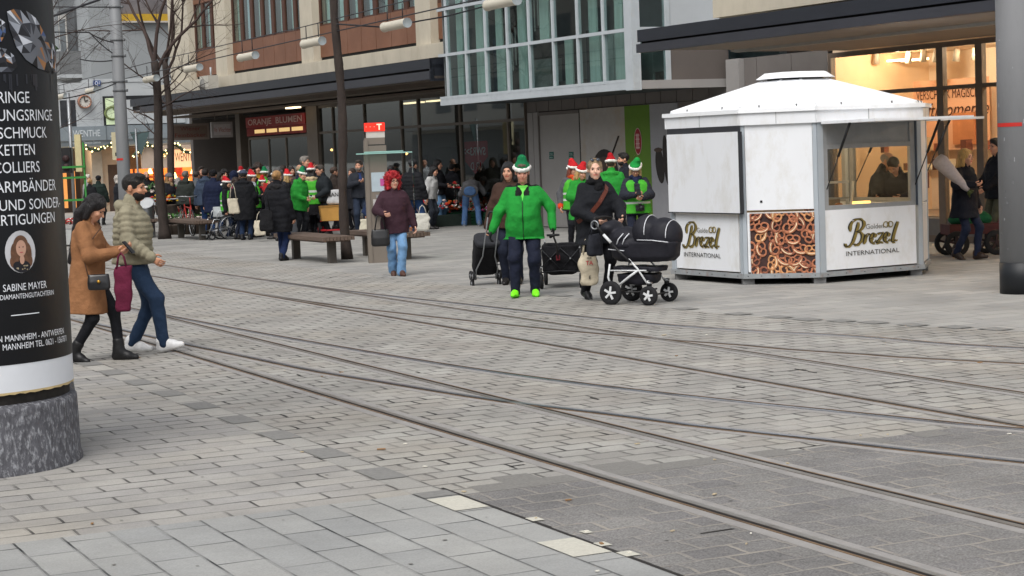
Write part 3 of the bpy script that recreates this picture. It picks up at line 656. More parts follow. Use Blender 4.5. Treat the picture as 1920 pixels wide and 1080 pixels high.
        if hair in ('xlong', 'long', 'pony') and not far:      # single strands along the head and down the back
            lm = MB(); lr = np.random.default_rng(seed); dn = {'xlong': .50, 'long': .26, 'pony': .10}[hair]
            for k in range(110):
                a = lr.uniform(-1.9, 1.9); rr_ = lr.uniform(.99, 1.04); f0 = lambda z, kx=1.0: Hh(.088*math.sin(a)*rr_*kx, .018+.106*math.cos(a)*rr_*kx, z)
                pts = [Hh(.03*math.sin(a), .0, .128*rr_), f0(.08, .85), f0(.02)]
                if hair == 'pony': pts.append(Hh(.02*math.sin(a), .105, .015))
                elif abs(a) < 1.6: pts += [f0(-.10, .95), Tt(.075*math.sin(a)+lr.normal()*.01, .125+full+lr.normal()*.012, .58-dn*lr.uniform(.6, 1.05))]
                else: pts += [f0(-.09)]
                lm.tube(pts, [.004]*(len(pts)-1)+[.002], 4)
            nb = len(V); V = np.vstack([V, np.array(lm.v)]); Q = [tuple(q) for q in Q.tolist()]+[tuple(i+nb for i in q) for q in lm.f]
        child('hair', V, Q, hcm)
    if beard:
        s_ = SDF(.012); s_.ell(Hh(0, -.036, -.058), (.062*HS, .067*HS, .062*HS), hax); s_.ell(Hh(0, -.09, -.005), (.07*HS, .06*HS, .045*HS), hax, 's', .01); s_.half(Hh(0, .0, -.02), hz)
        V, Q = s_.mesh(min(res, .011)); child('beard', V, Q, mat(beard, rough=.8, var=.25, scale=40))
    if glasses:
        gm = MB()
        for sg in (-1, 1):
            gm.tube([Hh(sg*.033+.023*math.cos(a), -.106, .004+.018*math.sin(a)) for a in np.linspace(0, 2*math.pi, 11)[:-1]], .0028, 4, closed=True)
            gm.tube([Hh(sg*.056, -.104, .008), Hh(sg*.078, .0, .006)], .0028, 4)
        gm.tube([Hh(-.011, -.107, .008), Hh(.011, -.107, .008)], .0028, 4)
        mesh_obj('glasses', np.array(gm.v)*sc_, gm.f, mat('#1a1a1c', rough=.3), gm.m, gm.s, p)
    # ---- hats
    if hat:
        kind, hc_ = hat[0], hat[1]
        s_ = SDF(.02); s_.wr = (.004, 35, seed)
        if kind == 'beanie':
            s_.ell(Hh(0, .014, .045), (.094*HS, .112*HS, .094*HS), hax).ell(Hh(0, .012, .04), (.098*HS, .115*HS, .035*HS), hax); s_.half(Hh(0, 0, .022) if not (len(hat) > 2) else Hh(0, 0, hat[2]), -hz-hy*(-.25))
            V, Q = s_.mesh(min(res, .013)); child('hat', V, Q, cloth(hc_, scale=40))
        elif kind == 'hood':
            s_.ell(Hh(0, .02, .02), (.115*HS, .135*HS, .135*HS), hax).ell(Hh(0, .06, -.10), (.11*HS, .10*HS, .09*HS), hax); s_.ell(Hh(0, -.15, -.02), (.085*HS, .10*HS, .11*HS), hax, 's', .01)
            V, Q = s_.mesh(res); child('hood', V, Q, cloth(hc_))
        elif kind == 'cap':
            s_.ell(Hh(0, .014, .05), (.090*HS, .108*HS, .080*HS), hax); s_.half(Hh(0, 0, .035), -hz); s_.cone(Hh(-.04, -.10, .045), Hh(.04, -.10, .045), .018, .018).cone(Hh(-.03, -.14, .035), Hh(.03, -.14, .035), .012, .012)
            V, Q = s_.mesh(min(res, .012)); child('hat', V, Q, cloth(hc_))
        else:
            tip = hat[2] if len(hat) > 2 else (.08, .13, .10)
            s_.ell(Hh(0, .012, .07), (.092*HS, .108*HS, .07*HS), hax).cone(Hh(0, .012, .10), Hh(tip[0]*.35, tip[1]*.4, .165), .082, .056).cone(Hh(tip[0]*.35, tip[1]*.4, .165), Hh(*tip), .054, .022); s_.half(Hh(0, 0, .05), -hz)
            V, Q = s_.mesh(min(res, .013)); ht = child('hat', V, Q, cloth(hc_, var=.2))
            s2 = SDF(.015); s2.wr = (.004, 60, seed)
            for a0 in np.linspace(0, 2*math.pi, 11)[:-1]:
                a1 = a0+2*math.pi/10; f_ = lambda a: Hh(.086*math.cos(a), .010+.102*math.sin(a), .058+.010*math.sin(a)); s2.cone(f_(a0), f_(a1), .027, .027)
            V, Q = s2.mesh(min(res, .013)); child('hat_band', V, Q, cloth('#dedbd6', scale=40, bump=.6, bscale=90), None, ht)
            if not (len(hat) > 3 and hat[3] == 'nobobble'):
                s3 = SDF(.01); s3.wr = (.004, 60, seed); s3.ell(Hh(*tip), (.036, .036, .036)); V, Q = s3.mesh(min(res, .012)); child('bobble', V, Q, cloth('#e2dfda', scale=40), None, ht)
    p['_h'] = 0; del p['_h']
    return dict(o=p, s=sc_, arm=arm, leg=leg, T=Tt, head=Hh, yaw=math.radians(yaw), pos=np.array([pos[0], pos[1], pos[2] if len(pos) > 2 else 0]))
def hash_(s):
    h = 7
    for c in s: h = (h*131+ord(c)) % 1000003
    return h
def wpt(pr, q):   # a point in a person's own frame -> world
    q = np.asarray(q, float)*pr['s']; return rotz(pr['yaw']) @ q+pr['pos']
def fromtop(px, Y, ytop, hatadd=0.0):
    """standing height that puts the crown of the head at the photo row ytop"""
    g = atY(px, ytop, Y); p = atY(px, hor(px), Y); x = g[0]
    return (g[0], Y, 0), g[2]-hatadd
# ================================================================== BUILDINGS
UP = np.array([0, 0, 1.])
V0 = 22.6          # shop-front line of the long block
CONC = mat('#8d8984', var=.08, scale=2.5, rough=.8, bump=.2, bscale=30)
CREAM = mat('#b5ad9c', var=.08, scale=1.5, rough=.75, dirt=('#8f8574', .45, 1.6), stretch=(1, 1, .4))
BROWN = mat('#6d4834', var=.12, scale=1.2, rough=.5, dirt=('#805c48', .6, .9))
BROWND = mat('#4a2e22', var=.12, scale=3, rough=.6)
FASC = mat('#20232a', var=.12, scale=1.5, rough=.45, stretch=(1, 1, 3))
FASC2 = mat('#303137', var=.12, scale=1.5, rough=.45, stretch=(1, 1, 3))
DARK = mat('#161617', var=.15, rough=.8)
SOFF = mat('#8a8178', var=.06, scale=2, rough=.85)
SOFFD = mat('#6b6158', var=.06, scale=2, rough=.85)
ALU = mat('#a9afb3', var=.06, scale=3, rough=.45, dirt=('#8a8f92', .5, 2))
ALUD = mat('#6d675f', var=.08, scale=3, rough=.5)
MULL = mat('#5d554c', var=.08, scale=3, rough=.55)
GREYP = mat('#6a6562', var=.08, scale=1.5, rough=.7)
GREYL = mat('#8f8c8a', var=.06, scale=2.0, rough=.7)
GL_SHOP = glass((.72, .77, .77), 1.1, .9); GL_ORI = glass((.82, .89, .88), .70, .94); GL_CLR = glass((.95, .95, .92), .35, .96)
def fr(px, py, v): return F.onv(px, py, v)
def fu(px, v): return F.onv(px, 300, v)[0]
# ------------------------------------------------------------------ left block: brown panels over a long dark canopy
UL0, UL1 = 41.2, 66.6
bl = thing('office_building', 'long office block with brown panels between cream columns above a dark canopy', 'building', F.P(54, V0), F.a)
def fb(name, mats, par, boxes, **k):
    m = MB()
    for b in boxes: m.fbox(F, *b[:6], (b[6] if len(b) > 6 else 0))
    return m.build(name, mats, par, True)
VB = 22.0
cols = [(335, 372), (421, 442), (582, 605), (798, 826)]
cu = [tuple(sorted((fu(a, VB-.15), fu(b, VB-.15)))) for a, b in cols]
fb('wall', [GREYP], bl, [(UL0, UL1, 26.9, 27.2, 0, 18), (UL1-.3, UL1, V0+.1, 26.9, 0, 18), (UL0, UL1-.3, VB+.45, 26.9, 3.9, 18), (UL0, UL0+.25, V0+.1, 26.9, 0, 3.9)])
for a, b in cu: fb('column', [CREAM], bl, [(a, b, VB-.28, VB+.45, 4.72, 18)])
fb('band', [CREAM], bl, [(UL0+.02, UL1-.02, 21.55, VB+.3, 4.36, 4.70), (UL0+.02, UL1-.02, 21.57, VB+.3, 4.70, 4.73, 0)])
fb('plinth', [DARK], bl, [(UL0+.03, UL1-.3, VB-.02, VB+.3, 4.73, 4.86)])
bays = []
edges = sorted([UL0]+[x for c in cu for x in c]+[])
for i in range(len(cu)-1): bays.append((cu[i+1][1], cu[i][0]))
bays.append((UL0, cu[-1][0]))
nwin = [3, 7, 7, 1]
CURT = mat('#a3bbb6', var=.35, scale=5, rough=.7, stretch=(3, 3, .15)); CURT2 = mat('#b5c6cf', var=.3, scale=4, rough=.7, stretch=(3, 3, .2)); DKIN = mat('#3c464a', rough=.8)
for lev, (z0, z1, z2) in enumerate([(4.86, 5.78, 7.36), (8.3, 9.2, 10.8), (11.7, 12.6, 14.2)]):
    for (a, b), n in zip(bays, nwin):
        st = (b-a)/n
        m = MB()
        for k in range(n): m.fbox(F, a+k*st+.012, a+(k+1)*st-.012, VB-.06, VB+.3, z0, z1)
        m.fbox(F, a, b, VB-.02, VB+.25, z0+.01, z1-.03, 1)
        m.build('spandrel_panel', [BROWN, BROWND], bl, True)
        m = MB()
        for k in range(n): m.fbox(F, a+k*st+.012, a+(k+1)*st-.012, VB-.06, VB+.3, z2, z2+.94)
        m.fbox(F, a, b, VB-.02, VB+.25, z2+.01, z2+.9, 1)
        m.build('lintel_panel', [BROWN, BROWND], bl, True)
        for k in range(n):
            fm = MB(); c0, c1 = a+k*st, a+(k+1)*st
            fm.fbox(F, c0, c0+st*.17, VB-.05, VB+.03, z1, z2); fm.fbox(F, c1-st*.08, c1, VB-.05, VB+.03, z1, z2); fm.fbox(F, c0+st*.17, c1-st*.08, VB-.02, VB+.03, z1, z1+.05); fm.fbox(F, c0+st*.17, c1-st*.08, VB-.02, VB+.03, z2-.05, z2)
            wn = fm.build('window', [BROWND], bl, True)
            gm = MB(); gm.fbox(F, c0+st*.17, c1-st*.08, VB-.01, VB-.002, z1+.05, z2-.05); gm.build('pane', [GL_ORI], wn, True)
            im = MB(); q = random.uniform(.45, .75); im.fbox(F, c0+st*.17, c0+st*(.17+.75*q), VB+.05, VB+.06, z1, z2, 0); im.fbox(F, c0+st*.17, c1-st*.08, VB+.12, VB+.14, z1, z2, 1)
            im.build('curtain', [CURT if random.random() < .6 else CURT2, DKIN], wn, True)
# canopy
m = MB(); CV = 20.2; UC1 = F.onv(245, 214, CV)[0]; UC0 = 41.25
m.fbox(F, UC0, UC1, CV+.02, V0+.5, 3.98, 4.06, 1)
m.fbox(F, UC0, UC1, CV, CV+.05, 3.96, 4.20, 0); m.fbox(F, UC0, UC1, CV+.08, CV+.12, 3.80, 3.96, 1)
m.fbox(F, UC0+.0, UC1-1.2, CV-.04, CV+.12, 3.70, 3.90, 4)
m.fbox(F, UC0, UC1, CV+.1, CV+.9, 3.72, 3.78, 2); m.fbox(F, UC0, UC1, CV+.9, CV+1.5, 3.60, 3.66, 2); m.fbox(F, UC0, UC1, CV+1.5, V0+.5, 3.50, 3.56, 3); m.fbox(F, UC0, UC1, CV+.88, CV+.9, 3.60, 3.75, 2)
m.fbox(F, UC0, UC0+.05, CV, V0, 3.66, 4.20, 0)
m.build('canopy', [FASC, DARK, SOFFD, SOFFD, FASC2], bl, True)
# ground floor glazing, px columns measured on the shop line
def glazing(par, xs, v, zs, z1, mw=.07, gm=GL_SHOP, frame=MULL, name='shop_window'):
    us = [fu(x, v) for x in xs]
    for a, b in zip(us[:-1], us[1:]):
        lo, hi = min(a, b), max(a, b); f = MB()
        f.fbox(F, lo, lo+mw/2, v-.05, v+.05, 0, z1); f.fbox(F, hi-mw/2, hi, v-.05, v+.05, 0, z1)
        for z in zs: f.fbox(F, lo+mw/2, hi-mw/2, v-.05, v+.05, z-.035, z+.035)
        f.fbox(F, lo+mw/2, hi-mw/2, v-.05, v+.05, 0, .12); f.fbox(F, lo+mw/2, hi-mw/2, v-.05, v+.05, z1-.09, z1)
        wn = f.build(name, [frame], par, True); g = MB(); g.fbox(F, lo+mw/2, hi-mw/2, v-.006, v+.006, .12, z1-.09); g.build('pane', [gm], wn, True)
glazing(bl, [603, 629, 688, 757, 789, 867], V0, [2.66], 3.5)
# flower shop front between the pillars
fb('pillar', [MULL], bl, [(fu(603, V0)+.0, fu(583, V0), V0-.1, V0+.3, 0, 3.5)]); fb('pillar', [MULL], bl, [(fu(455, V0), fu(447, V0), V0-.05, V0+.3, 0, 3.5)])
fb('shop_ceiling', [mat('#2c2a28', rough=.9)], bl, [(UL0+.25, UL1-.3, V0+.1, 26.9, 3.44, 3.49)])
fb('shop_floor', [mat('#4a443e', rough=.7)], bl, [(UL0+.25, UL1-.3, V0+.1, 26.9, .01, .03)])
ua, ub = fu(583, V0), fu(470, V0)
m = MB(); m.fbox(F, ua, ub, V0-.04, V0+.04, 2.58, 2.66); m.fbox(F, ua, ub, V0-.04, V0+.04, 0, .1)
for k in (0, .37, .66, 1): m.fbox(F, ua+(ub-ua)*k-.03, ua+(ub-ua)*k+.03, V0-.04, V0+.04, .1, 2.58)
wn = m.build('flower_shop_front', [MULL], bl, True)
g = MB(); g.fbox(F, ua, ub, V0-.006, V0+.006, .1, 2.58); g.build('pane', [GL_SHOP], wn, True)
m = MB(); m.fbox(F, ua+.05, ub-.02, V0-.12, V0+.1, 2.98, 3.32, 0); m.fbox(F, ua+.05, ub-.02, V0-.10, V0+.1, 2.70, 2.97, 1)
for k in range(4): m.fbox(F, ua+.3+k*1.1, ua+1.2+k*1.1, V0-.115, V0-.10, 2.78, 2.90, 2)
o_ = F.P((ua+ub)/2, V0-.135, 3.06); put_text(m, 'ORANJE  BLUMEN', o_, -F.u, UP, width=(ub-ua)*.9, height=.19, m=3, bold=.01)
m.build('shop_sign', [mat('#8e1d18', var=.15, rough=.5), mat('#7a1a16', var=.2), mat('#d8b880', emit='#e8c080', es=.6), mat('#c9a79c', rough=.5)], bl, True)
# dim interior things: shelves and warm lamps
m = MB()
for k in range(26):
    u_ = random.uniform(UL0+1, UL1-2); v_ = random.uniform(23.6, 26.4); h_ = random.uniform(.8, 2.1); m.fbox(F, u_, u_+random.uniform(.3, 1.2), v_, v_+.3, 0.03, h_, random.randrange(4))
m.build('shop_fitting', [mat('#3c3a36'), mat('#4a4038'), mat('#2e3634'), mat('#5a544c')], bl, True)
m = MB()
for px, py in [(615, 279), (622, 281), (762, 288), (700, 300), (530, 318), (545, 322), (572, 316)]:
    u_, z_ = F.onv(px, py, 25.0); m.lathe([(0, -.05), (.06, 0), (0, .05)], F.P(u_, 25.0, z_), 8)
m.build('shop_lamp', [mat('#ffd9a0', emit='#ffc070', es=6)], bl, True)
m = MB()
for px in (775, 822, 925): 
    u_, z_ = F.onv(px, 205, 24.0); m.fbox(F, u_-.6, u_+.6, 23.9, 24.1, 3.38, 3.42)
m.fbox(F, fu(552, 22.0)-.5, fu(552, 22.0)+.3, 21.9, 22.1, 3.45, 3.49)
m.build('ceiling_light', [mat('#fff0d0', emit='#ffe0b0', es=3)], bl, True)
# air conditioner box and pipes on the canopy
ac = thing('air_conditioner', 'grey air conditioning unit on the far end of the dark canopy', 'air conditioner', F.P(fu(398, 21.0), 21.0, 4.06), F.a)
u_ = fu(398, 21.0); m = MB(); m.fbox(F, u_-.42, u_+.42, 20.85, 21.2, 4.07, 4.72, 0)
m.build('casing', [mat('#b0aca2', var=.08)], ac, True); m = MB(); m.lathe([(0, 0), (.24, 0), (.25, .015), (.02, .03)], F.P(u_+.14, 20.85, 4.38), 20, axes=(F.u, UP, -F.v)); m.build('fan_grille', [mat('#6f6d69')], ac, True)
m = MB(); m.tube([F.P(u_, 21.1, 4.72), F.P(u_, 21.1, 5.0)], .03); m.build('pipe', [ALU], ac, True)
# hanging signs under the canopy end
def board(name, label, cat, px0, py0, px1, py1, u, base, rows, edge='#9a8f86', thick=.12, inkc='#7a3a30'):
    v0, z1 = F.onu(px0, py0, u); v1, z0 = F.onu(px1, py1, u)
    t_ = thing(name, label, cat, F.P(u, (v0+v1)/2, z0), F.a); m = MB(); m.fbox(F, u, u+thick, v0, v1, z0, z1, 0); m.fbox(F, u-.008, u, v0+.08, v1-.08, z0+.08, z1-.08, 1); m.build('board', [mat(edge, var=.08), mat(base, var=.08)], t_, True)
    m = MB()
    for txt, fx, fz, wd_, hh in rows: put_text(m, txt, F.P(u-.014, v0+(v1-v0)*fx, z0+(z1-z0)*fz), F.v, UP, width=(v1-v0)*wd_, height=(z1-z0)*hh)
    m.build('lettering', [mat(inkc)], t_, True)
    m = MB()
    for k in (.2, .8): m.tube([F.P(u+thick/2, v0+(v1-v0)*k, z1), F.P(u+thick/2, v0+(v1-v0)*k, 3.62)], .012, 6)
    m.build('hanger', [ALUD], t_, True)
board('hanging_sign', 'brown bakery sign with faded red lettering hanging under the canopy end', 'sign', 317, 233, 393, 261, 64.2, '#7b6a60', [('Wiener', .52, .58, .5, .24), ('Feinbäcker', .52, .18, .78, .24)], edge='#8d8078')
board('hanging_sign', 'small pale sign with red emblem hanging beside the brown bakery sign', 'sign', 396, 229, 437, 257, 60.5, '#a09a98', [('Wien', .18, .35, .14, .3), ('Wachter', .62, .35, .6, .3)], edge='#8a8684', inkc='#8a4a48')
# ------------------------------------------------------------------ right block: glass bay, grey wall, lit shop
br_ = thing('department_store', 'grey store building with white framed glass bay and warm lit shop window', 'building', F.P(28, V0), F.a)
UO0, UO1, VO = 32.3, 41.1, 20.4
UR0 = 8.0
fb('wall', [GREYP, GREYL, mat('#aab0b4', var=.05, scale=.8, rough=.7)], br_, [(UR0, UO1, 26.9, 27.2, 0, 18, 0), (UO1-.05, UO1, V0+.1, 26.9, 0, 3.3, 0)])
uw = fu(1399, V0); cx0 = fu(1275, V0)
# grey panelled wall under and beside the bay (panel joints are gaps)
def panels(name, par, m1, m2, u0, u1, v, z0, z1, st, off=0):
    m = MB(); m.fbox(F, u0, u1, v+.02, v+.2, z0, z1, 1); u = u0
    while u < u1-.01:
        e = min(u+st, u1); m.fbox(F, u+.012, e-.012, v, v+.05, z0, z1-.0, 0); u = e
    m.build(name, [m1, m2], par, True)
ud0, ud1 = fu(1090, V0), fu(1013, V0); up0 = fu(1253, V0); ug = fu(991, V0)
zd = 2.72
panels('wall_panel', br_, GREYP, DARK, uw+.02, ug, V0, 2.82, 3.5, .62); fb('wall', [GREYP], br_, [(uw+.02, cx0, V0, V0+.2, 0, 2.81)])
uw = fu(1399, V0); us0 = fu(1557, V0)
panels('wall_panel', br_, GREYP, DARK, us0+.0, uw-.02, V0, 0, 3.6, 1.15)
panels('wall_panel', br_, GREYL, DARK, ud1, ug, V0, 0, 2.81, .3)
fb('pillar', [GREYL], br_, [(uw, fu(1375, V0), V0-.12, V0+.2, 0, 3.6)])
m = MB(); m.fbox(F, ud0, ud1, V0+.02, V0+.1, .02, zd, 0); m.fbox(F, ud0, ud1, V0-.02, V0+.08, zd, zd+.08, 1); m.fbox(F, ud0-.05, ud0, V0-.03, V0+.1, 0, zd+.08, 2); m.fbox(F, ud1, ud1+.03, V0-.02, V0+.1, 0, zd+.08, 1)
dr = m.build('door', [mat('#94918e', var=.05, scale=2, rough=.6), GREYP, DARK], br_, True)
m = MB()
for px in (1033, 1070):
    for py in (288, 295):
        u_, z_ = F.onv(px, py, V0); m.fbox(F, u_-.10, u_+.10, V0+.008, V0+.02, z_-.04, z_+.04, 0)
        put_text(m, 'Notausgang' if py == 288 else 'freihalten', F.P(u_, V0+.005, z_-.018), -F.u, UP, width=.15, height=.032, m=1)
m.build('notice', [mat('#1f5a52'), mat('#b9cfc8')], dr, True)
# poster wall: pale panels, a wok, a green stripe with a red oval, a dark cup
pz0, pz1 = .25, 2.80; ax0, ax1 = fu(1176, V0), fu(1091, V0); bx0, bx1 = fu(1223, V0), fu(1176, V0); cx0 = fu(1275, V0)
m = MB(); m.fbox(F, ax0, ax1, V0-.03, V0+.05, pz0, pz1, 0); m.fbox(F, bx0, bx1, V0-.034, V0+.05, pz0, pz1, 1); m.fbox(F, cx0, bx0, V0-.03, V0+.05, pz0, pz1, 2); m.fbox(F, cx0, ax1, V0-.02, V0+.05, 0, pz0, 4)
def disc(m_, px, py, rx, ry, d, mi, n=28, tilt=0):
    u_, z_ = F.onv(px, py, V0); P_ = []
    for k in range(n):
        a = 2*math.pi*k/n; x, y = rx*math.cos(a), ry*math.sin(a); x, y = x*math.cos(tilt)-y*math.sin(tilt), x*math.sin(tilt)+y*math.cos(tilt); P_.append(F.P(u_-x, V0-d, z_+y))
    m_.add(P_, [tuple(range(n))], mi)
disc(m, 1137, 330, .60, .62, .040, 3); disc(m, 1137, 334, .5, .5, .044, 5)
u_, z_ = F.onv(1150, 292, V0); u2, z2 = F.onv(1163, 255, V0); m.bar(F.P(u_, V0-.04, z_), F.P(u2, V0-.04, z2), .045, .02, 3)
disc(m, 1199, 265, .155, .30, .040, 6); disc(m, 1199, 265, .14, .28, .043, 7)
for dz in (-.14, -.05, .05, .14): 
    u_, z_ = F.onv(1199, 265, V0); m.obox(F.P(u_, V0-.047, z_+dz), F.u*.075, F.v*.002, UP*.011, 6)
for du in (-.045, .045, 0): m.obox(F.P(u_+du, V0-.0475, z_), F.u*.010, F.v*.002, UP*.17, 6)
for k in range(5):
    a = .7*k; u_, z_ = F.onv(1199, 318, V0)
for k in range(14):
    a0, a1 = 2*math.pi*k/14, 2*math.pi*(k+1)/14; u_, z_ = F.onv(1195, 300, V0)
    m.bar(F.P(u_+.12*math.cos(a0), V0-.036, z_+.12*math.sin(a0)), F.P(u_+.12*math.cos(a1), V0-.036, z_+.12*math.sin(a1)), .012, .004, 8)
disc(m, 1240, 310, .17, .40, .036, 3, tilt=.15); disc(m, 1252, 300, .12, .55, .038, 3, tilt=.1); disc(m, 1237, 281, .17, .05, .041, 5)
m.build('poster', [mat('#a09c98', var=.05, dirt=('#a08a68', .6, .9)), mat('#5a7d22', var=.06), mat('#97979b', var=.05), mat('#2a2523', var=.3), GREYP, mat('#4a3c33', var=.3), mat('#c9a8a4'), mat('#8e1f2a'), mat('#8aa060')], br_, True)
# glass left of the grey wall
glazing(br_, [867.5, 957, 990], V0, [2.66], 3.42)
m = MB(); u0_, z0_ = F.onv(870, 266, 22.75); u1_, z1_ = F.onv(921, 300, 22.75)
m.add([F.P(u0_, 22.66, z0_), F.P(u1_, 22.66, z0_+.0), F.P(u1_, 22.66, z1_+.1), F.P((u0_+u1_)/2, 22.66, z1_-.35), F.P(u0_, 22.66, z1_+.1)], [(0, 1, 2, 3, 4)], 0)
put_text(m, 'SWR3>>', F.P((u0_+u1_)/2, 22.65, z0_-.36), F.u, UP, width=abs(u1_-u0_)*.85, height=.2, m=1, bold=.02); put_text(m, 'ÜR D', F.P((u0_+u1_)/2-.1, 22.65, z1_-.25), F.u, UP, width=.65, height=.2, m=1, bold=.01)
m.build('window_poster', [mat('#c4202f', var=.1), mat('#d9c8c4')], br_, True)
# bay
zr = [3.20, 4.25, 5.34, 6.42, 7.5]; ox = [843, 879, 916, 957, 998, 1043, 1089, 1137, 1188]
ou = [F.onv(x, 180, VO)[0] for x in ox]; MW = .055
frm = MB(); frm.fbox(F, UO0, UO1, VO-.04, VO+.1, 3.05, 3.20, 0); frm.fbox(F, UO0-.0, UO0+.28, VO-.06, VO+.14, 3.03, 9, 0)
for u_ in ou[:-1]: frm.fbox(F, u_-MW/2, u_+MW/2, VO-.05, VO+.06, 3.20, 7.6, 0)
frm.fbox(F, ou[-1]-MW/2, ou[-1]+MW/2, VO-.05, VO+.06, 3.20, 7.6, 0)
for z in zr[1:]: frm.fbox(F, UO0+.28, UO1, VO-.045, VO+.05, z-.035, z+.035, 0)
frm.fbox(F, UO0+.28, UO1, VO-.045, VO+.05, 3.20, 3.26, 0)
SV = [VO+.14, VO+.80]
for z in zr[1:]: frm.fbox(F, UO0, UO0+.1, SV[0], SV[1]+.05, z-.04, z+.04, 0)
frm.fbox(F, UO0, UO0+.1, SV[1]-.05, SV[1]+.06, 3.2, 9, 0); frm.fbox(F, UO0-.02, UO0+.2, VO+.14, V0, 3.05, 3.22, 1)
fo = frm.build('bay_frame', [ALU, GREYL], br_, True)
CURB = mat('#a9bab3', var=.12, scale=3, rough=.8, stretch=(4, 4, .2)); INW = mat('#8f9b9c', var=.2, scale=.7, rough=.9)
for r in range(4):
    for k in range(8):
        a, b = sorted((ou[k], ou[k+1])); g = MB(); g.fbox(F, a+MW/2, b-MW/2, VO-.004, VO+.008, zr[r]+.035, zr[r+1]-.035); g.build('window_pane', [GL_ORI], br_, True)
        if random.random() < .85:
            c = MB(); wd_ = (b-a)*random.uniform(.28, .42); c.fbox(F, b-MW-wd_, b-MW, VO+.22, VO+.26, zr[r]+.0, zr[r+1], 0); c.build('curtain', [CURB], br_, True)
    g = MB(); g.fbox(F, UO0+.03, UO0+.04, SV[0], SV[1]-.05, zr[r]+.04, zr[r+1]-.04); g.build('window_pane', [GL_ORI], br_, True)
fb('bay_interior', [INW, mat('#6a6f70'), mat('#31393c')], br_, [(UO0+.3, UO1-.02, V0+1.6, V0+1.8, 3.2, 9, 0), (UO0+.1, UO1, VO+.1, V0+1.8, 3.07, 3.19, 2), (UO0+.1, UO1, VO+.2, V0+1.8, 6.2, 6.35, 1), (UO1-.03, UO1, VO+.1, V0+1.6, 3.2, 9, 1), (UO0+.2, UO1, VO-.03, V0+1.8, 7.55, 9, 1)])
m = MB()
for k in range(18):
    u_ = random.uniform(UO0+.5, UO1-.8); v_ = random.uniform(VO+.9, V0+1.2); z_ = random.choice([3.2, 3.2, 6.36]); m.fbox(F, u_, u_+random.uniform(.3, .9), v_, v_+.3, z_, z_+random.uniform(.4, 1.5), random.randrange(5))
for k in range(16): u_ = UO1-1.2-k*.16; m.bar(F.P(u_, VO+1.0, 3.3+k*.12), F.P(u_, VO+1.0, 4.2+k*.12), .025, .025, 5)
m.bar(F.P(UO1-1.1, VO+1, 4.15), F.P(UO1-3.9, VO+1, 6.2), .07, .05, 6)
m.build('bay_fitting', [mat('#8c9a9a'), mat('#2f3a44'), mat('#9aa7a4'), mat('#28506e'), mat('#7c3a3c'), mat('#b7bdb9'), mat('#4a3a34')], br_, True)
fb('bay_side_wall', [mat('#5b5450', var=.08, scale=1.2, rough=.75), mat('#a7abae', var=.05, scale=1, rough=.7)], br_, [(UO0+.02, UO0+.2, SV[1]+.06, V0+.1, 3.22, 3.9, 0), (UO0+.02, UO0+.2, SV[1]+.06, V0+.1, 3.9, 9, 1)])
# canopy right
CR = 18.0; zt = 3.55; UCR = F.onv(1195.5, 90, CR)[0]
m = MB(); m.fbox(F, UR0, UCR, CR, CR+.06, 3.74, 3.95, 0); m.fbox(F, UR0, UCR-.02, CR+.08, CR+.12, 3.6, 3.9, 1); m.fbox(F, UR0, UCR, CR-.03, CR+.14, 3.55, 3.70, 2); m.fbox(F, UR0, UCR, CR+.05, V0, 3.84, 3.9, 1)
m.fbox(F, UR0, UCR-.35, CR+.14, CR+1.9, zt+.02, zt+.08, 3); m.fbox(F, UR0, UCR-.25, CR+1.9, CR+2.0, zt-.03, zt+.06, 4); m.fbox(F, UR0, min(UCR, UO0), CR+2.0, V0, zt-.0, zt+.06, 3); m.fbox(F, UCR-.02, UCR+.02, CR+.1, CR+.3, 3.56, 3.95, 1)
m.build('canopy', [FASC, DARK, FASC2, SOFF, mat('#98958f', var=.06)], br_, True)
up_, zp_ = F.onv(1337, 34, 20.8); fb('parapet', [CREAM], br_, [(UR0, up_, 20.8, 21.2, zp_, zp_+.42), (UR0, up_, 20.95, 21.2, zp_-.3, zp_-.002)])
fb('upper_wall', [mat('#a9adb0', var=.05, scale=.8)], br_, [(UR0, UO0+.02, V0, V0+.3, 3.95, 18)])
# lit shop
sx = [1561, 1769, 1842, 1990, 2180]
glazing(br_, sx, V0, [2.72], 3.52, mw=.17, gm=GL_CLR, frame=mat('#6a5c50', var=.08))
fb('plinth', [mat('#6f6a66', var=.1, dirt=('#55504c', .6, 2))], br_, [(UR0, us0, V0-.03, V0+.25, 0, .42)])
WARM = mat('#ead2b4', var=.08, scale=1.2, rough=.8); WARM2 = mat('#dbb890', var=.1, scale=1)
si0, si1 = UR0, us0
fb('shop_room', [WARM, WARM2, mat('#8a7660'), mat('#b58a5c')], br_, [(si0, si1, 25.0, 25.2, .42, 3.6, 0), (si0, si1, V0+.12, 25.0, 3.5, 3.58, 0), (si0, si1, V0+.25, 25.0, .40, .44, 2), (si1-.1, si1, V0+.1, 25.0, .44, 3.5, 1)])
m = MB(); q0 = F.onv(1680, 155, 24.6)[0]; q1 = F.onv(1850, 155, 24.6)[0]; zt1 = F.onv(1760, 150, 24.6)[1]
m.fbox(F, q1, q0, 24.6, 24.66, 1.6, zt1, 0)
put_text(m, 'VERSCHENK MAGISCHE', F.P((q0+q1)/2-.25, 24.585, zt1-.36), -F.u, UP, width=(q0-q1)*.72, height=.17, m=1)
put_text(m, 'Duftmomente', F.P((q0+q1)/2-.25, 24.585, zt1-.70), -F.u, UP, width=(q0-q1)*.86, height=.26, m=1, shear=.35)
m.fbox(F, q1+.3, q1+.9, 24.55, 24.6, 1.7, 2.3, 2)
m.build('shop_poster', [mat('#dca884', var=.06, scale=.8), mat('#4a2818'), mat('#b9764a')], br_, True)
m = MB(); rr = random.Random(5)
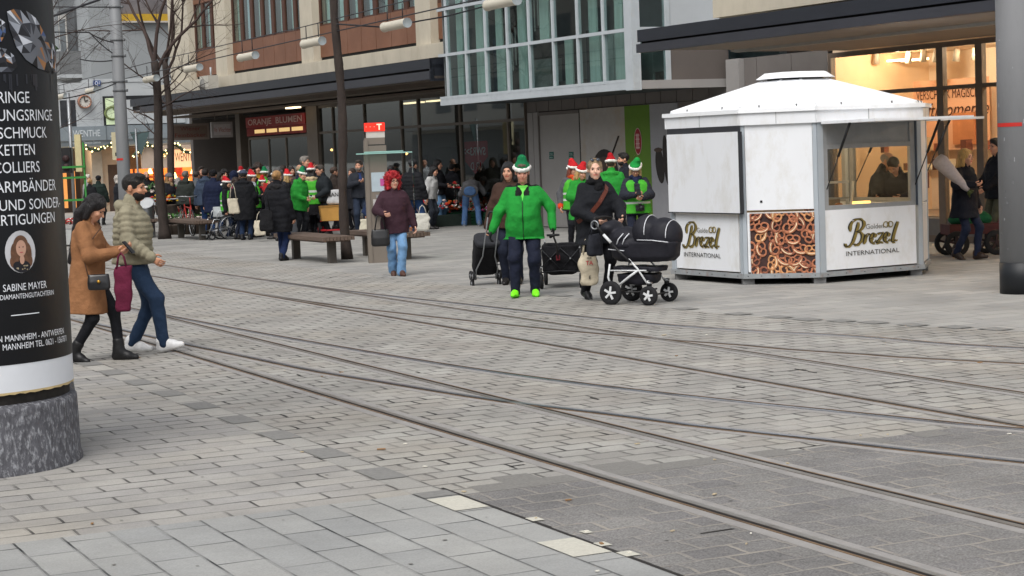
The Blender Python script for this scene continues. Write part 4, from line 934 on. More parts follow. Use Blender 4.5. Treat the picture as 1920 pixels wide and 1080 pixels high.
for k in range(60):
    u_ = rr.uniform(si0+.2, si1-.4); z_ = rr.choice([.9, 1.25, 1.6]); v_ = rr.uniform(23.2, 24.4); s_ = rr.uniform(.06, .16)
    m.fbox(F, u_, u_+s_, v_, v_+s_, z_, z_+rr.uniform(.1, .3), rr.randrange(4))
for k in range(9): u_ = si0+.3+k*1.9; m.fbox(F, u_, u_+1.3, 23.1, 24.5, .44, .9, 4); m.fbox(F, u_, u_+1.3, 23.4, 24.5, 1.22, 1.25, 4)
m.build('goods', [mat('#c9b08a'), mat('#8a4a32'), mat('#e6d6b8'), mat('#6a3a2a'), mat('#d7b88c')], br_, True)
m = MB()
for px, py in [(1645, 110), (1705, 108), (1733, 105), (1757, 106), (1829, 102), (1795, 104)]:
    u_, z_ = F.onv(px, py, 23.6); c_ = F.P(u_, 23.6, z_); m.tube([c_+UP*.12, c_-UP*.10+F.u*.04], [.055, .065], 10, 0)
m.build('spotlight', [mat('#b9a890', var=.1)], br_, True)
m = MB()
for px, py in [(1682, 113), (1715, 112), (1900, 98)]:
    u_, z_ = F.onv(px, py, 24.0); m.fbox(F, u_-.35, u_+.35, 23.95, 24.05, z_-.02, z_+.02)
m.build('strip_light', [mat('#fff2d8', emit='#ffe6b8', es=4)], br_, True)
def lamp(name, loc, e, col, r=.25):
    l = bpy.data.lights.new(name, 'POINT'); l.energy = e; l.color = col; l.shadow_soft_size = r
    o = bpy.data.objects.new(name, l); COL.objects.link(o); o.location = tuple(loc); return o
for k in range(7): lamp('shop_light', F.P(si1-1.2-k*2.2, 23.3, 3.42), 70, (1.0, .86, .68), .05)
# ------------------------------------------------------------------ far block on the other side of the cross street
UW = 76.0
VCN, _z = F.onu(172, 150, UW)
bw = thing('corner_building', 'light grey corner building with balconies, round wall clock and jeweller shop below', 'building', F.P(UW, VCN), F.a)
STUC = mat('#8f9395', var=.05, scale=.8, rough=.85, bump=.15, bscale=25); STUW = mat('#aeb2b4', var=.05, scale=1.2, rough=.7)
zc = F.onu(250, 148, UW)[1]
def fw(name, mats, par, rows):
    m = MB()
    for r in rows: m.fbox(F, *r[:6], (r[6] if len(r) > 6 else 0))
    return m.build(name, mats, par, True)
def wv(px, py=200): return F.onu(px, py, UW)[0]
def wz(px, py): return F.onu(px, py, UW)[1]
bal = [(wz(137, 152), wz(137, 62)), (wz(137, 45), wz(137, -60))]
fw('wall', [STUC, STUW], bw, [(UW, UW+12, VCN+.0, VCN+22, zc, 24, 0), (UW-.03, UW+12.02, VCN-.03, VCN+22, zc-.12, zc+.02, 1)])
# street face: rows of window openings with balconies, running away along u
VL = VCN
def ul(px): return F.onv(px, 100, VL)[0]
for fl in range(3):
    z0 = zc+.2+fl*4.0
    for k in range(4):
        u0 = UW+1.7+k*5.2
        m = MB(); m.fbox(F, u0, u0+2.6, VL-.10, VL+.02, z0+.1, z0+2.9, 0); m.fbox(F, u0+1.2, u0+2.4, VL-.13, VL-.1, z0+.1, z0+2.7, 1); m.fbox(F, u0+1.35, u0+2.25, VL-.14, VL-.13, z0+.6, z0+2.5, 2)
        m.build('window', [mat('#4f5254', var=.2), mat('#b9b7b2'), mat('#39434a', rough=.2)], bw, True)
        m = MB(); m.fbox(F, u0-.3, u0+2.8, VL-.9, VL, z0-.05, z0+.1, 0); m.fbox(F, u0-.3, u0+2.8, VL-.92, VL-.88, z0+.1, z0+1.05, 1); m.fbox(F, u0-.3, u0+2.8, VL-.95, VL-.85, z0+1.05, z0+1.12, 0); m.fbox(F, u0-.3, u0-.27, VL-.9, VL, z0+.1, z0+1.05, 1)
        for q in range(14): m.lathe([(0, -.12), (.14, 0), (0, .16)], F.P(u0+q*.2, VL-.95, z0+1.12+random.uniform(0, .1)), 6, 2)
        m.build('balcony', [STUW, mat('#6d6f70', var=.15), mat('#33472a', var=.3)], bw, True)
fw('side_wall', [STUC], bw, [(UW+12, UW+40, VL+.05, VL+20, zc, 24)])
# end face above the cornice
fw('upper_front', [mat('#6e6a6c', var=.25, scale=.6, dirt=('#4a4548', .7, .8)), mat('#b8942c', var=.12), mat('#b3ada6'), STUC], bw, [(UW-.06, UW, wv(236), wv(345), wz(285, 26), 24, 0), (UW-.25, UW, wv(236), wv(345), wz(285, 40), wz(285, 27), 1), (UW-.25, UW, wv(236), wv(345), wz(285, 43), wz(285, 40), 2)])
zf0, zf1 = wz(210, 262), wz(210, 236)
fw('lower_front', [STUW, mat('#3a3c40', rough=.3, var=.3), mat('#a9b592', emit='#c4d4b0', es=.35), mat('#1d1f22'), mat('#7b848a', var=.06), mat('#6a7277', var=.06)], bw, [
    (UW, UW+.5, VCN, VCN+22, zf1, zc-.12, 0), (UW-.05, UW, wv(112), wv(141), zf1+.02, wz(125, 188), 1),
    (UW-.05, UW, wv(193), wv(345), zf1+.02, wz(220, 180), 3), (UW-.08, UW-.05, wv(197), wv(224), zf1+.05, wz(210, 184), 2), (UW-.07, UW-.05, wv(236), wv(345), zf1+.05, wz(285, 186), 0),
    (UW-.35, UW+.5, wv(100), VCN+22, zf0, zf1, 4), (UW-.30, UW+.5, wv(100), VCN+22, wz(210, 272), zf0-.02, 5)])
fw('street_front', [STUW, mat('#3a3c40', rough=.3, var=.3)], bw, [(UW-.02, UW+40, VCN-.0, VCN+.3, zf1, zc-.12, 0), (UW-.04, UW, wv(100), VCN, zf1, zc-.12, 0)])
m = MB(); put_text(m, 'WENTHE', F.P(UW-.36, wv(155), zf0+(zf1-zf0)*.28), F.v, UP, width=wv(179)-wv(128), height=(zf1-zf0)*.46); put_text(m, 'Goldschmiede · Diamanten Zentrum', F.P(UW-.31, wv(152), wz(152, 270)), F.v, UP, width=wv(182)-wv(124), height=.10)
put_text(m, 'auf 152', F.P(UW-.36, wv(205), zf0+.1), F.v, UP, width=wv(212)-wv(199), height=.1)
m.build('lettering', [mat('#c6ccd0')], bw, True)
m = MB()
for px in (192, 214, 270): m.fbox(F, UW-.37, UW-.35, wv(px)-.02, wv(px)+.02, zf0, zf1)
m.build('joint', [mat('#5d656a')], bw, True)
# golden ring picture in the bright showcase
m = MB(); c_ = F.P(UW-.1, wv(209), wz(209, 208))
m.tube([c_+F.v*.30*math.cos(a)+UP*(.25*math.sin(a)-.1) for a in np.linspace(0, 2*math.pi, 25)[:-1]], .05, 8, 0, closed=True); m.tube([c_+F.v*(.2+.14*math.cos(a))+UP*(.12+.14*math.sin(a)) for a in np.linspace(0, 2*math.pi, 21)[:-1]], .04, 8, 0, closed=True); m.build('showcase_picture', [mat('#6d7a4a', var=.3)], bw, True)
# clock on the corner pier
ck = thing('wall_clock', 'round copper rimmed clock with white face on the corner pier', 'clock', F.P(UW-.1, wv(157), wz(157, 190)), F.a)
c_ = F.P(UW-.12, wv(157), wz(157, 191)); rk = (wv(171)-wv(145))/2*.95; axs = (F.v, UP, -F.u)
m = MB(); m.lathe([(rk*.82, .10), (rk*.9, .16), (rk, .12), (rk, -.1), (rk*.8, -.1)], c_, 32, axes=axs, cap=False); m.build('rim', [mat('#a87862', metal=.4, rough=.4)], ck, True)
m = MB(); m.lathe([(0, .09), (rk*.84, .09)], c_, 32, axes=axs, cap=False); m.build('dial', [mat('#c9c6be')], ck, True)
m = MB()
for a, l in ((math.radians(60), .5), (math.radians(-8), .68)): d = math.cos(a)*UP+math.sin(a)*F.v; m.bar(c_-F.u*.11, c_-F.u*.11+d*rk*l, .05, .02, 0, F.u)
for k in range(12): a = k*math.pi/6; d = math.cos(a)*UP+math.sin(a)*F.v; m.bar(c_-F.u*.10+d*rk*.68, c_-F.u*.10+d*rk*.78, .03, .01, 0, F.u)
m.build('hands', [mat('#4a4642')], ck, True)
# block number plate
sg = thing('number_plate', 'small blue plate reading Q1 under the cornice', 'sign', F.P(UW-.05, wv(183), wz(183, 162)), F.a)
m = MB(); m.fbox(F, UW-.08, UW-.01, wv(177), wv(190), wz(183, 161), wz(183, 151), 0); put_text(m, 'Q1', F.P(UW-.085, wv(183.5), wz(183, 159.5)), F.v, UP, width=(wv(188)-wv(179)), height=(wz(183, 152.5)-wz(183, 159.5)), m=1, bold=.02); m.build('plate', [mat('#23407e'), mat('#d4dae4')], sg, True)
# shop floor under the fascia
zs = wz(210, 272)
fw('shop_front', [mat('#a3998a', var=.08), mat('#4a3a30', var=.2), mat('#8a8478', var=.1), mat('#b9a892', var=.08), mat('#c9a07a', emit='#e8a868', es=.12)], bw, [
    (UW+3.9, UW+4.2, wv(100), VCN+22, 0, zs, 2), (UW-.3, UW+4, wv(100), VCN+22, zs-.06, zs-.005, 2),
    (UW+.3, UW+1.2, wv(170), wv(190), 0, zs-.06, 0), (UW+.6, UW+.7, wv(203), wv(232), 0, zs-.8, 1), (UW+.55, UW+1.2, wv(190), wv(203), 0, zs-.06, 3), (UW+.6, UW+.8, wv(203), wv(232), zs-.8, zs-.06, 3)])
zw1, zw0 = wz(330, 283), wz(330, 314)
fw('shop_canopy', [mat('#b7a596', var=.06)], bw, [(UW-.6, UW-.5, wv(252), wv(409), zw0, zw1+.25, 0), (UW-.5, UW+1, wv(252), wv(409), zw1+.2, zw1+.25, 0)])
m = MB(); m.fbox(F, UW-.63, UW-.60, wv(312), wv(356), zw0, zw1+.05, 0); put_text(m, 'WENTHE', F.P(UW-.64, wv(334), zw0+.25), F.v, UP, width=wv(354)-wv(314), height=.36, m=1); m.build('lit_sign', [mat('#e0b088', emit='#f0b480', es=.75), mat('#6a4630')], bw, True)
fw('shop_window_frame', [mat('#7a3a20', var=.2), mat('#c46a2c', emit='#ff8a3a', es=.9), mat('#ffd9a0', emit='#ffcf90', es=2.2), mat('#8a2a1c', emit='#c03020', es=.4)], bw, [
    (UW+1.2, UW+1.3, wv(250), wv(412), 0.9, zw0, 1), (UW+.7, UW+1.0, wv(250), wv(412), 0, .9, 0), (UW+.6, UW+.7, wv(250), wv(412), zw0-.4, zw0-.3, 0), (UW+.6, UW+.75, wv(250), wv(412), zw0-.75, zw0-.68, 0)]
    +[(UW+.6, UW+.72, wv(x), wv(x+3), .9, zw0, 0) for x in (252, 290, 330, 372, 409)]+[(UW+.9, UW+1.0, wv(x), wv(x+9), wz(330, 332), zw0-.1, 2) for x in (383, 395)]+[(UW+.9, UW+1.0, wv(x), wv(x+14), .9, zw0, 3) for x in (335,)])
m = MB()
for px, py in [(282, 320), (363, 320), (272, 330), (300, 326), (350, 334), (366, 338), (328, 329), (390, 328), (402, 332)]:
    c_ = F.P(UW+.5, wv(px), wz(px, py)); m.lathe([(0, -.14), (.12, -.12), (.03, .12), (0, .13)], c_, 8)
m.build('shop_lamp', [mat('#ffe0b0', emit='#ffc878', es=5)], bw, True)
fw('lit_door', [mat('#c98a50', emit='#e89a50', es=.45), mat('#3a3430')], bw, [(UW+2, UW+2.1, wv(108), wv(168), 0, zs-.9, 1)]+[(UW+1.8, UW+1.9, wv(x), wv(x+6), .2, zs-1.0, 0) for x in (112, 134, 150)])
lamp('shop_light', F.P(UW-.2, wv(330), 2.3), 60, (1, .6, .3)); lamp('shop_light', F.P(UW+.3, wv(140), 2.4), 30, (1, .7, .42))
# fairy lights
def garland(label, pts, u):
    t_ = thing('light_garland', label, 'fairy lights', F.P(u, F.onu(pts[0][0], pts[0][1], u)[0], 2.6), F.a, 'fairy light garlands on the jeweller front')
    P_ = [F.P(u, *F.onu(x, y, u)) for x, y in pts]; c = MB(); b = MB(); full = []
    for a_, b_ in zip(P_[:-1], P_[1:]):
        n_ = max(2, int(np.linalg.norm(b_-a_)/.16))
        full += [a_+(b_-a_)*k/n_ for k in range(n_)]
    c.tube(full, .07, 5); 
    for q in full:
        for _ in range(2): b.lathe([(0, -.03), (.03, 0), (0, .03)], q+np.random.default_rng(int(abs(q[0]*999))).normal(size=3)*.08, 5)
    for q in full[::2]: b.lathe([(0, -.045), (.045, 0), (0, .045)], q+np.array([0, 0, random.uniform(-.08, .08)])-F.u*.06, 5)
    b.m = [1]*len(b.m); b.add(c.v, c.f, 0); b.build('greenery', [mat('#2c3a28', var=.4, scale=30), mat('#fff0c0', emit='#ffe9a8', es=2.2)], t_, True)
garland('drooping fairy light garland above the jeweller corner door', [(108, 283), (120, 287), (132, 284), (141, 277)], UW-.7)
garland('drooping fairy light garland left of the tall grey pole', [(161, 276), (172, 281), (184, 282), (196, 276), (208, 271), (214, 270)], UW-.7)
garland('long fairy light garland in two swags over the lit jeweller sign', [(250, 292), (258, 284), (268, 276), (276, 271), (285, 273), (300, 288), (310, 285), (320, 276), (327, 270), (336, 275), (345, 284), (356, 286), (368, 282), (376, 274), (383, 267), (390, 273), (398, 281), (407, 283)], UW-.7)
# building row behind the camera: seen only as reflection in the glass
ob = thing('street_building', 'pale building row across the street mirrored in the windows', 'building', F.P(30, -12), F.a)
m = MB(); m.fbox(F, -60, 120, -16, -12, 0, 11, 0)
for k in range(44):
    for z in (4.5, 7.6): m.fbox(F, -58+k*4, -56+k*4, -12, -11.97, z, z+1.7, 1)
m.fbox(F, -60, 120, -12, -11.96, .3, 3.2, 1); m.fbox(F, -60, 120, -12, -10.2, 3.4, 3.7, 2)
m.build('wall', [mat('#c9c5bc', var=.1), mat('#6a7074', rough=.3), mat('#a8a8a6')], ob, True)
# ---------------------------------------------------------------- the couple walking on the left
g = at(174, 678)
P1 = person('woman in camel coat with very long black hair looking down at her phone while walking', g, 82, 1.72, lean=4, hip=(0, 0, .915), head=(0, 34), sex='f',
    fR=(-.08, .17, .10, -4, 10), fL=(.08, -.26, .085, 4, 0), R=(-.10, -.34, 1.10), L=(.06, -.36, 1.12), Rp=(-.5, .5, -.8), Lp=(.5, .5, -.8), top='#8a6040', hem=.50, full=.03, skirt=.045, legs='#15161b', legr=.85,
    shoes='#141416', boots=True, hair='xlong', haircol='#120e10', res=.011, fold=.004, skin='#c89478')
g = at(256, 661)
P2 = person('bearded man in khaki quilted puffer jacket and blue jeans striding past the camel coat', g, 84, 1.88, lean=2, hip=(0, -.02, .915), head=(-4, 3), sex='m',
    fR=(-.09, -.30, .095, 0, -14), fL=(.09, .06, .085, 0, 0), R=(-.27, -.27, .93), L=(.27, .06, .88), top='#88826e', hem=.86, full=.052, quilt=(.012, .058), hood=('#88826e', False), legs='#22344c', legr=1.0,
    shoes=('#dcdcdc', '#e6e6e4'), hair='quiff', haircol='#16120f', beard='#1c1512', res=.011, fold=.005, skin='#b98568')
# ---------------------------------------------------------------- people in the middle of the square
def foot(px, py): return at(px, py)
P3 = person('red-haired woman in dark plum quilted coat and light blue jeans carrying a black handbag', foot(744, 517), 12, 1.655, hip=(0, 0, .925), head=(14, 4), sex='f', wide=1.12,
    fR=(-.05, .08, .10, 0, 14), fL=(.06, -.13, .085, 6, 0), R=(-.22, -.30, 1.06), L=(.33, -.04, .84), Rp=(-.6, .5, -.5), top='#352029', hem=.72, full=.055, legs='#6a8fb5', legr=1.02, flare=.02, shoes='#4a3026',
    hair='curly', haircol='#9c0f1a', glasses=True, res=.0125, fold=.007, skin='#cf9f88', skirt=.03)
P4 = person('man in bright green jacket, green elf hat and neon yellow running shoes', foot(988, 556), -4, 1.80, hip=(0, 0, .925), head=(4, 14), wide=1.12, belly=.06, sleeve=.9,
    fR=(-.13, -.16, .085, -8, -6), fL=(.11, -.04, .085, 8, 0), R=(-.41, -.06, .86), L=(.37, -.08, .88), Rp=(-.9, .5, 0), Lp=(.9, .5, 0), top='#1c8430', hem=.74, full=.045, inner='#66c850', open_front=True, zipc='#0c2a12', lapel='#101412', legs='#161b2c', legr=1.12,
    shoes=('#7af01a', '#58c010'), hair='short', haircol='#5a4a3c', hat=('santa', '#0f6b40', (.01, .05, .185), 'nobobble'), gloves='#17181a', res=.0115, fold=.007, skin='#c98f7a')
P5 = person('person with black hair and brown jacket walking behind the man in bright green', foot(962, 533), -8, 1.78, head=(-8, 5), top='#3a2820', hem=.80, full=.05, legs='#1a1f2e', hair='bob', haircol='#0c0b0d', R=(-.33, -.05, .82), res=.015, sex='f', wide=1.1)
P6 = person('blond woman in black jacket, black scarf and brown shoulder strap pushing the pram', foot(1122, 562), 24, 1.80, hip=(0, 0, .93), lean=2, head=(-22, 0), sex='f', wide=1.15, fR=(-.09, .16, .11, 0, 18), fL=(.09, -.06, .085, 0, 0),
    R=(-.14, -.27, 1.0), L=(.17, -.36, 1.01), Rp=(-.8, .6, -.3), Lp=(.8, .5, -.4), top='#15171c', hem=.70, full=.05, legs='#101116', legr=.95, shoes='#141416', hair='pony', haircol='#8f785a', scarf='#0d0d10', res=.0115, fold=.007, skin='#cfa48e')
P7 = person('woman in green elf hat, neon vest and dark jacket checking her phone beside the kiosk', (atY(1197, 500, 32.5)[0], 32.5, 0), 4, 1.66, head=(-6, 24), sex='f', wide=1.2, R=(-.06, -.33, 1.14), L=(.08, -.33, 1.08), Rp=(-.8, .4, -.4), Lp=(.8, .4, -.4),
    top='#23262f', hem=.78, full=.06, quilt=(.008, .07), vest='#409c2c', legs='#1b2030', hair='bob', haircol='#b59a72', scarf='#1a2340', glasses=True, hat=('santa', '#1a8a3c', (.09, .03, .09)), res=.0125)
P8 = person('person from behind in green hooded jacket and red dotted santa hat before the poster', (atY(1151, 470, 36.5)[0], 36.5, 0), 168, 1.72, wide=1.15, top='#238430', hem=.70, full=.06, hood=('#288a32', False), legs='#1a1d28', hat=('santa', '#a3141c', (.02, .06, .15), 'nobobble'), hair='short', haircol='#3a2c22', res=.015)
P9 = person('dark-haired man with short beard standing sideways before the green poster stripe', (atY(1176, 470, 38.2)[0], 38.2, 0), -78, 1.80, top='#1a1c24', hem=.72, full=.045, legs='#1a1c22', hair='short', haircol='#14100e', beard='#1c1613', res=.016)
P10 = person('woman in red santa hat, glasses and grey jacket with orange cuffs under a neon vest', (atY(1080, 480, 36.4)[0], 36.4, 0), 14, 1.64, head=(16, 6), sex='f', wide=1.15, top='#4a4b4e', hem=.76, full=.05, cuff='#c8401c', vest='#409c2c', legs='#14161c', hair='long', haircol='#6a3422', glasses=True, scarf='#c24a22', hat=('santa', '#b01c22', (-.07, .10, .02)), R=(-.30, -.02, .86), res=.014)
P11 = person('blond woman in red santa hat and long green jacket holding a white paper cup', (atY(1094, 490, 34.6)[0], 34.6, 0), 20, 1.60, head=(10, 14), sex='f', wide=1.15, top='#20802a', hem=.66, full=.06, legs='#15171c', hair='long', haircol='#b08e5c', hat=('santa', '#b01c22', (.10, .03, .07)), R=(-.10, -.28, 1.08), L=(.16, -.22, 1.0), Rp=(-.8, .4, -.4), res=.014)
P12 = person('blond woman in dark navy coat carrying a paper-wrapped bouquet past the lit shop', foot(1811, 487), 38, 1.70, lean=2, head=(8, 0), sex='f', fR=(-.07, .12, .11, 0, 16), fL=(.08, -.16, .09, 0, -8), R=(-.16, -.30, 1.18), L=(.26, -.06, .84), Rp=(-.9, .3, -.3), top='#141722', hem=.66, full=.045, skirt=.05, legs='#1a2238', legr=.9, shoes='#2a1f1a', hair='long', haircol='#c09a5c', res=.013, skin='#cf9f86')
P13 = person('man in dark quilted jacket and olive trousers half hidden behind the thick pole', (atY(1874, 470, 30.5)[0], 30.5, 0), -70, 1.84, head=(0, 4), top='#16181f', hem=.80, full=.05, quilt=(.008, .06), legs='#4a4a3c', hair='short', haircol='#17120f', R=(-.2, -.30, .98), L=(.2, -.36, .98), res=.016)
P14 = person('bald man in dark jacket at the back counter of the pretzel kiosk', (atY(1652, 480, 28.35)[0], 28.35, 0), 62, 1.72, lean=8, head=(0, 20), top='#2a2a30', hem=.78, full=.05, legs='#22242c', hair='fringe', haircol='#8a8078', res=.015)
P15 = person('dark-haired man leaning over the back counter of the pretzel kiosk', (atY(1694, 480, 28.15)[0], 28.15, 0), -40, 1.68, lean=16, head=(0, 28), top='#20202a', hem=.78, full=.05, legs='#22242c', hair='short', haircol='#1a1310', res=.015, R=(-.2, -.4, 1.05), L=(.2, -.4, 1.05))
# ---------------------------------------------------------------- shoppers by the flower stall and the shop glass
def crowd(label, px, Y, ytop, yaw, add=0.0, **k):
    p, H = fromtop(px, Y, ytop, add); k.setdefault('res', .019); return person(label, p, yaw, H, **k)
C1 = person('man in grey sweater and blue jeans bending over the flower crates with his back turned', foot(885, 424), 176, 1.78, lean=74, hip=(0, .12, .92), fR=(-.19, .02, .085, 0, 0), fL=(.19, .02, .085, 0, 0), R=(-.36, -.62, .74), L=(.34, -.62, .66), head=(0, -10), top='#5c5c5e', hem=.9, full=.035, legs='#4c6a94', legr=1.05, flare=.012, shoes=('#5a6a80', '#c9c9c9'), hair='fringe', haircol='#4a443e', res=.015, skin='#b98a72')
C2 = person('woman with long dark hair, black jacket and turned-up light jeans beside the shopping trolley', foot(824, 424), 62, 1.76, head=(10, 8), sex='f', top='#14151a', hem=.82, full=.055, legs='#5c7d9e', legr=1.12, flare=.02, shoes='#191a1c', hair='long', haircol='#100d0d', R=(-.15, -.32, 1.05), L=(.15, -.34, 1.05), res=.016, wide=1.1)
C3 = person('man in black puffer jacket, grey cap and jeans with tan shoes holding a white bag', foot(779, 437), 150, 1.80, top='#131418', hem=.78, full=.075, quilt=(.012, .09), legs='#2b456e', legr=1.1, shoes='#7a4a28', hair='short', haircol='#1b1716', hat=('cap', '#2a2a2c'), R=(-.30, -.06, .84), L=(.26, -.16, .98), res=.016, wide=1.1)
C4 = crowd('person with black hair and pale patterned top bending at the shop glass', 803, 47.5, 309, 60, lean=14, top='#a9a9a8', hem=.85, full=.04, legs='#22262e', hair='bob', haircol='#0f0d0e', sex='f')
C5 = person('man with glasses on his grey head eating a snack beside the tree, in dark jacket', foot(679, 441), 10, 1.84, head=(-24, 2), top='#22252c', hem=.86, full=.045, inner='#20305a', open_front=True, legs='#232c3c', hair='short', haircol='#3a332e', R=(-.06, -.28, 1.22), L=(.28, -.05, .84), Rp=(-.9, .3, -.4), res=.015, beard='#6a625a')
C6 = crowd('person stooping in dark blue jacket half hidden by the phone pillar', 689, 44.5, 352, 70, lean=24, top='#1c2a48', hem=.8, full=.06, legs='#1d2a42', hair='short', haircol='#2a211c', res=.018)
C7 = crowd('dark-haired woman looking into the shop window behind the phone pillar', 732, 48, 309, 170, sex='f', top='#171a20', hem=.6, full=.05, legs='#1c1e26', hair='bob', haircol='#120f10')
C8 = person('woman in long black quilted coat with fur-trimmed hood raising her phone', foot(526, 489), 150, 1.73, hip=(0, 0, .93), head=(14, 4), sex='f', wide=1.22, fR=(-.08, .05, .09, 0, 0), fL=(.06, -.14, .09, 0, 0), R=(-.30, -.05, .84), L=(.18, -.32, 1.22), Lp=(.9, .2, -.5), top='#101116', hem=.56, full=.075, quilt=(.006, .11), skirt=.03, legs='#1d2c4e', legr=1.0, shoes='#111114', hair='bun', haircol='#9a7448', hood=('#1d1c1e', True), res=.0125)
C9 = person('woman in long black hooded coat from behind with cream tote on her left shoulder', foot(462, 450), 172, 1.70, sex='f', wide=1.25, top='#101115', hem=.50, full=.07, skirt=.02, legs='#1f2f4a', shoes='#15161a', hair='short', haircol='#2a2624', hat=('beanie', '#3e4658'), hood=('#121317', False), L=(.26, -.14, .88), R=(-.26, -.20, .92), res=.015)
C10 = person('woman in neon vest with cream fur collar and red hat seen from behind', foot(589, 442), 178, 1.72, sex='f', wide=1.22, top='#121216', hem=.52, full=.06, vest='#409c2c', legs='#0f0f12', shoes='#121214', hair='bob', haircol='#14110f', hat=('santa', '#b01c22', (.0, .03, .14), 'nobobble'), hood=('#b5a282', True), R=(-.30, -.10, .95), L=(.30, -.10, .95), res=.014)
C11 = crowd('man in green elf hat and green hooded jacket leaning in beside the fur-collared vest', 556, 45, 313, 58, .05, lean=8, side=6, wide=1.15, top='#207c2a', hem=.72, full=.06, hood=('#25902c', False), legs='#15171c', hair='short', haircol='#4a3a2c', hat=('santa', '#0f6b40', (.02, .06, .13), 'nobobble'), res=.016, R=(-.1, -.3, 1.0))
C12 = crowd('tall grey-haired man in navy coat standing above the crowd before the flower shop', 570, 46.6, 291, 66, top='#1a2038', hem=.6, full=.05, legs='#1c1e26', hair='short', haircol='#77716a')
C13 = crowd('bald man facing away between the elf hat and the tall navy coat', 561, 47.2, 307, 170, top='#3a3430', hem=.75, full=.05, legs='#22242a', hair='fringe', haircol='#9a8468')
C14 = crowd('brown-haired woman glimpsed behind the tall navy coat', 581, 48, 299, 90, sex='f', top='#26262c', hem=.75, full=.05, legs='#22242a', hair='bob', haircol='#3a2a20')
C15 = crowd('broad man in dark grey jacket with cropped hair bending towards the hand truck', 609, 46.2, 306, -62, lean=10, wide=1.15, top='#1b2024', hem=.84, full=.055, legs='#15171c', hair='short', haircol='#3c352e', res=.016, R=(-.2, -.3, .98), L=(.2, -.32, .96))
C16 = crowd('person with reddish bald head just left of the cropped-haired man', 594, 47.6, 307, 175, top='#202228', hem=.75, full=.05, legs='#22242a', hair='fringe', haircol='#5a3a2c', skin='#b07860')
C17 = crowd('woman with grey bobbed hair behind the black quilted coat', 521, 44.2, 317, 165, sex='f', top='#232226', hem=.7, full=.05, legs='#20222a', hair='curly', haircol='#4c4846')
C18 = crowd('blond woman in red santa hat with white bobble next to the grey bobbed hair', 538, 45.6, 318, 100, .05, sex='f', top='#141418', hem=.7, full=.06, legs='#1a1c22', hair='long', haircol='#a8895a', hat=('santa', '#b01c22', (.10, .06, -.02)))
C19 = crowd('person in green elf hat tipped forward left of the grey bobbed hair', 511, 47.8, 319, 120, .05, top='#2f8a2e', hem=.75, full=.05, legs='#1a1c22', hair='short', haircol='#3a2c22', hat=('santa', '#0f6b40', (.03, .05, .13), 'nobobble'), head=(0, 24))
C20 = crowd('person in tall green elf hat and yellow-green jacket at the back of the crowd', 495, 49, 312, 160, .07, top='#3a9a28', hem=.75, full=.05, legs='#1a1c22', hair='short', haircol='#7a5c30', hat=('santa', '#0f6b40', (.02, .04, .17), 'nobobble'))
C21 = crowd('woman in red santa hat holding up a red leaflet in the middle of the crowd', 491, 47.2, 330, 30, .04, sex='f', top='#16181e', hem=.7, full=.05, legs='#1a1c22', hair='bob', haircol='#2a1c16', hat=('santa', '#b01c22', (.03, .06, .12), 'nobobble'), R=(-.1, -.3, 1.15), scarf='#a3202a')
C22 = crowd('woman with glasses, pale scarf and red santa hat in neon vest', 471, 46.8, 319, 60, .05, sex='f', wide=1.1, top='#15181c', hem=.72, full=.05, vest='#409c2c', legs='#1a1c22', hair='bob', haircol='#3a2a22', glasses=True, scarf='#9aa0a8', hat=('santa', '#b5202a', (-.03, .08, .13), 'nobobble'), R=(-.05, -.32, 1.1), L=(.1, -.3, 1.05), res=.016)
C23 = crowd('dark-skinned person in white knitted beanie behind the crowd', 456, 48, 316, 40, .02, top='#1a2032', hem=.75, full=.06, legs='#1a1c22', hair='short', haircol='#0f0d0c', hat=('beanie', '#b7b2ac'), skin='#4a3226')
C24 = crowd('man in dark blue hooded coat with grey temples facing the leaflets', 509, 45.4, 331, -70, .0, top='#1a2238', hem=.62, full=.06, legs='#1c2130', hair='short', haircol='#3a3634')
C25 = crowd('woman in brown jacket and pink scarf with brown hair left of the black hooded coat', 441, 46.0, 331, 130, sex='f', wide=1.1, top='#2a2220', hem=.75, full=.06, legs='#1c2130', hair='bob', haircol='#2c1d16', scarf='#8a2a4a')
C26 = crowd('person in red santa hat with hanging white bobble and neon vest beside the wheelchair', 424, 46.4, 331, 78, .05, sex='f', top='#16181e', hem=.72, full=.05, vest='#409c2c', legs='#1a2438', hair='bob', haircol='#120f0f', hat=('santa', '#b5202a', (-.02, .15, -.02)), res=.016)
C27 = crowd('person in navy hooded jacket with hood up at the back of the crowd', 438, 50, 320, 175, top='#18203a', hem=.7, full=.06, legs='#1c2130', hair='short', haircol='#141010', hat=('hood', '#18203a'))
C28 = crowd('dark-haired person standing in the shop entrance shadow', 421, 53, 318, 20, top='#1c1a1c', hem=.7, full=.05, legs='#1c1c20', hair='curly', haircol='#120e0e', sex='f')
C29 = crowd('man in dark navy padded coat and black beanie seen from behind', 399, 48.2, 316, 165, .02, wide=1.15, top='#141c34', hem=.62, full=.065, quilt=(.006, .1), legs='#26406a', hair='short', haircol='#141010', hat=('beanie', '#101014'))
C30 = crowd('man in slate blue hooded jacket and jeans standing left of the black beanie', 384, 49.4, 315, 170, wide=1.12, top='#3a4658', hem=.78, full=.06, hood=('#3a4658', False), legs='#26406a', hair='short', haircol='#1c1512')
C31 = crowd('man with grey hair and dark olive jacket facing the lit jeweller window', 347, 51, 319, 160, wide=1.1, top='#2c302c', hem=.80, full=.06, hood=('#2c302c', False), legs='#17181c', hair='short', haircol='#6a645e')
C32 = crowd('grey-haired woman in bright red coat among the shoppers on the left', 333, 53, 332, 120, sex='f', top='#9a1820', hem=.55, full=.05, legs='#1c1c22', hair='bob', haircol='#8a8480')
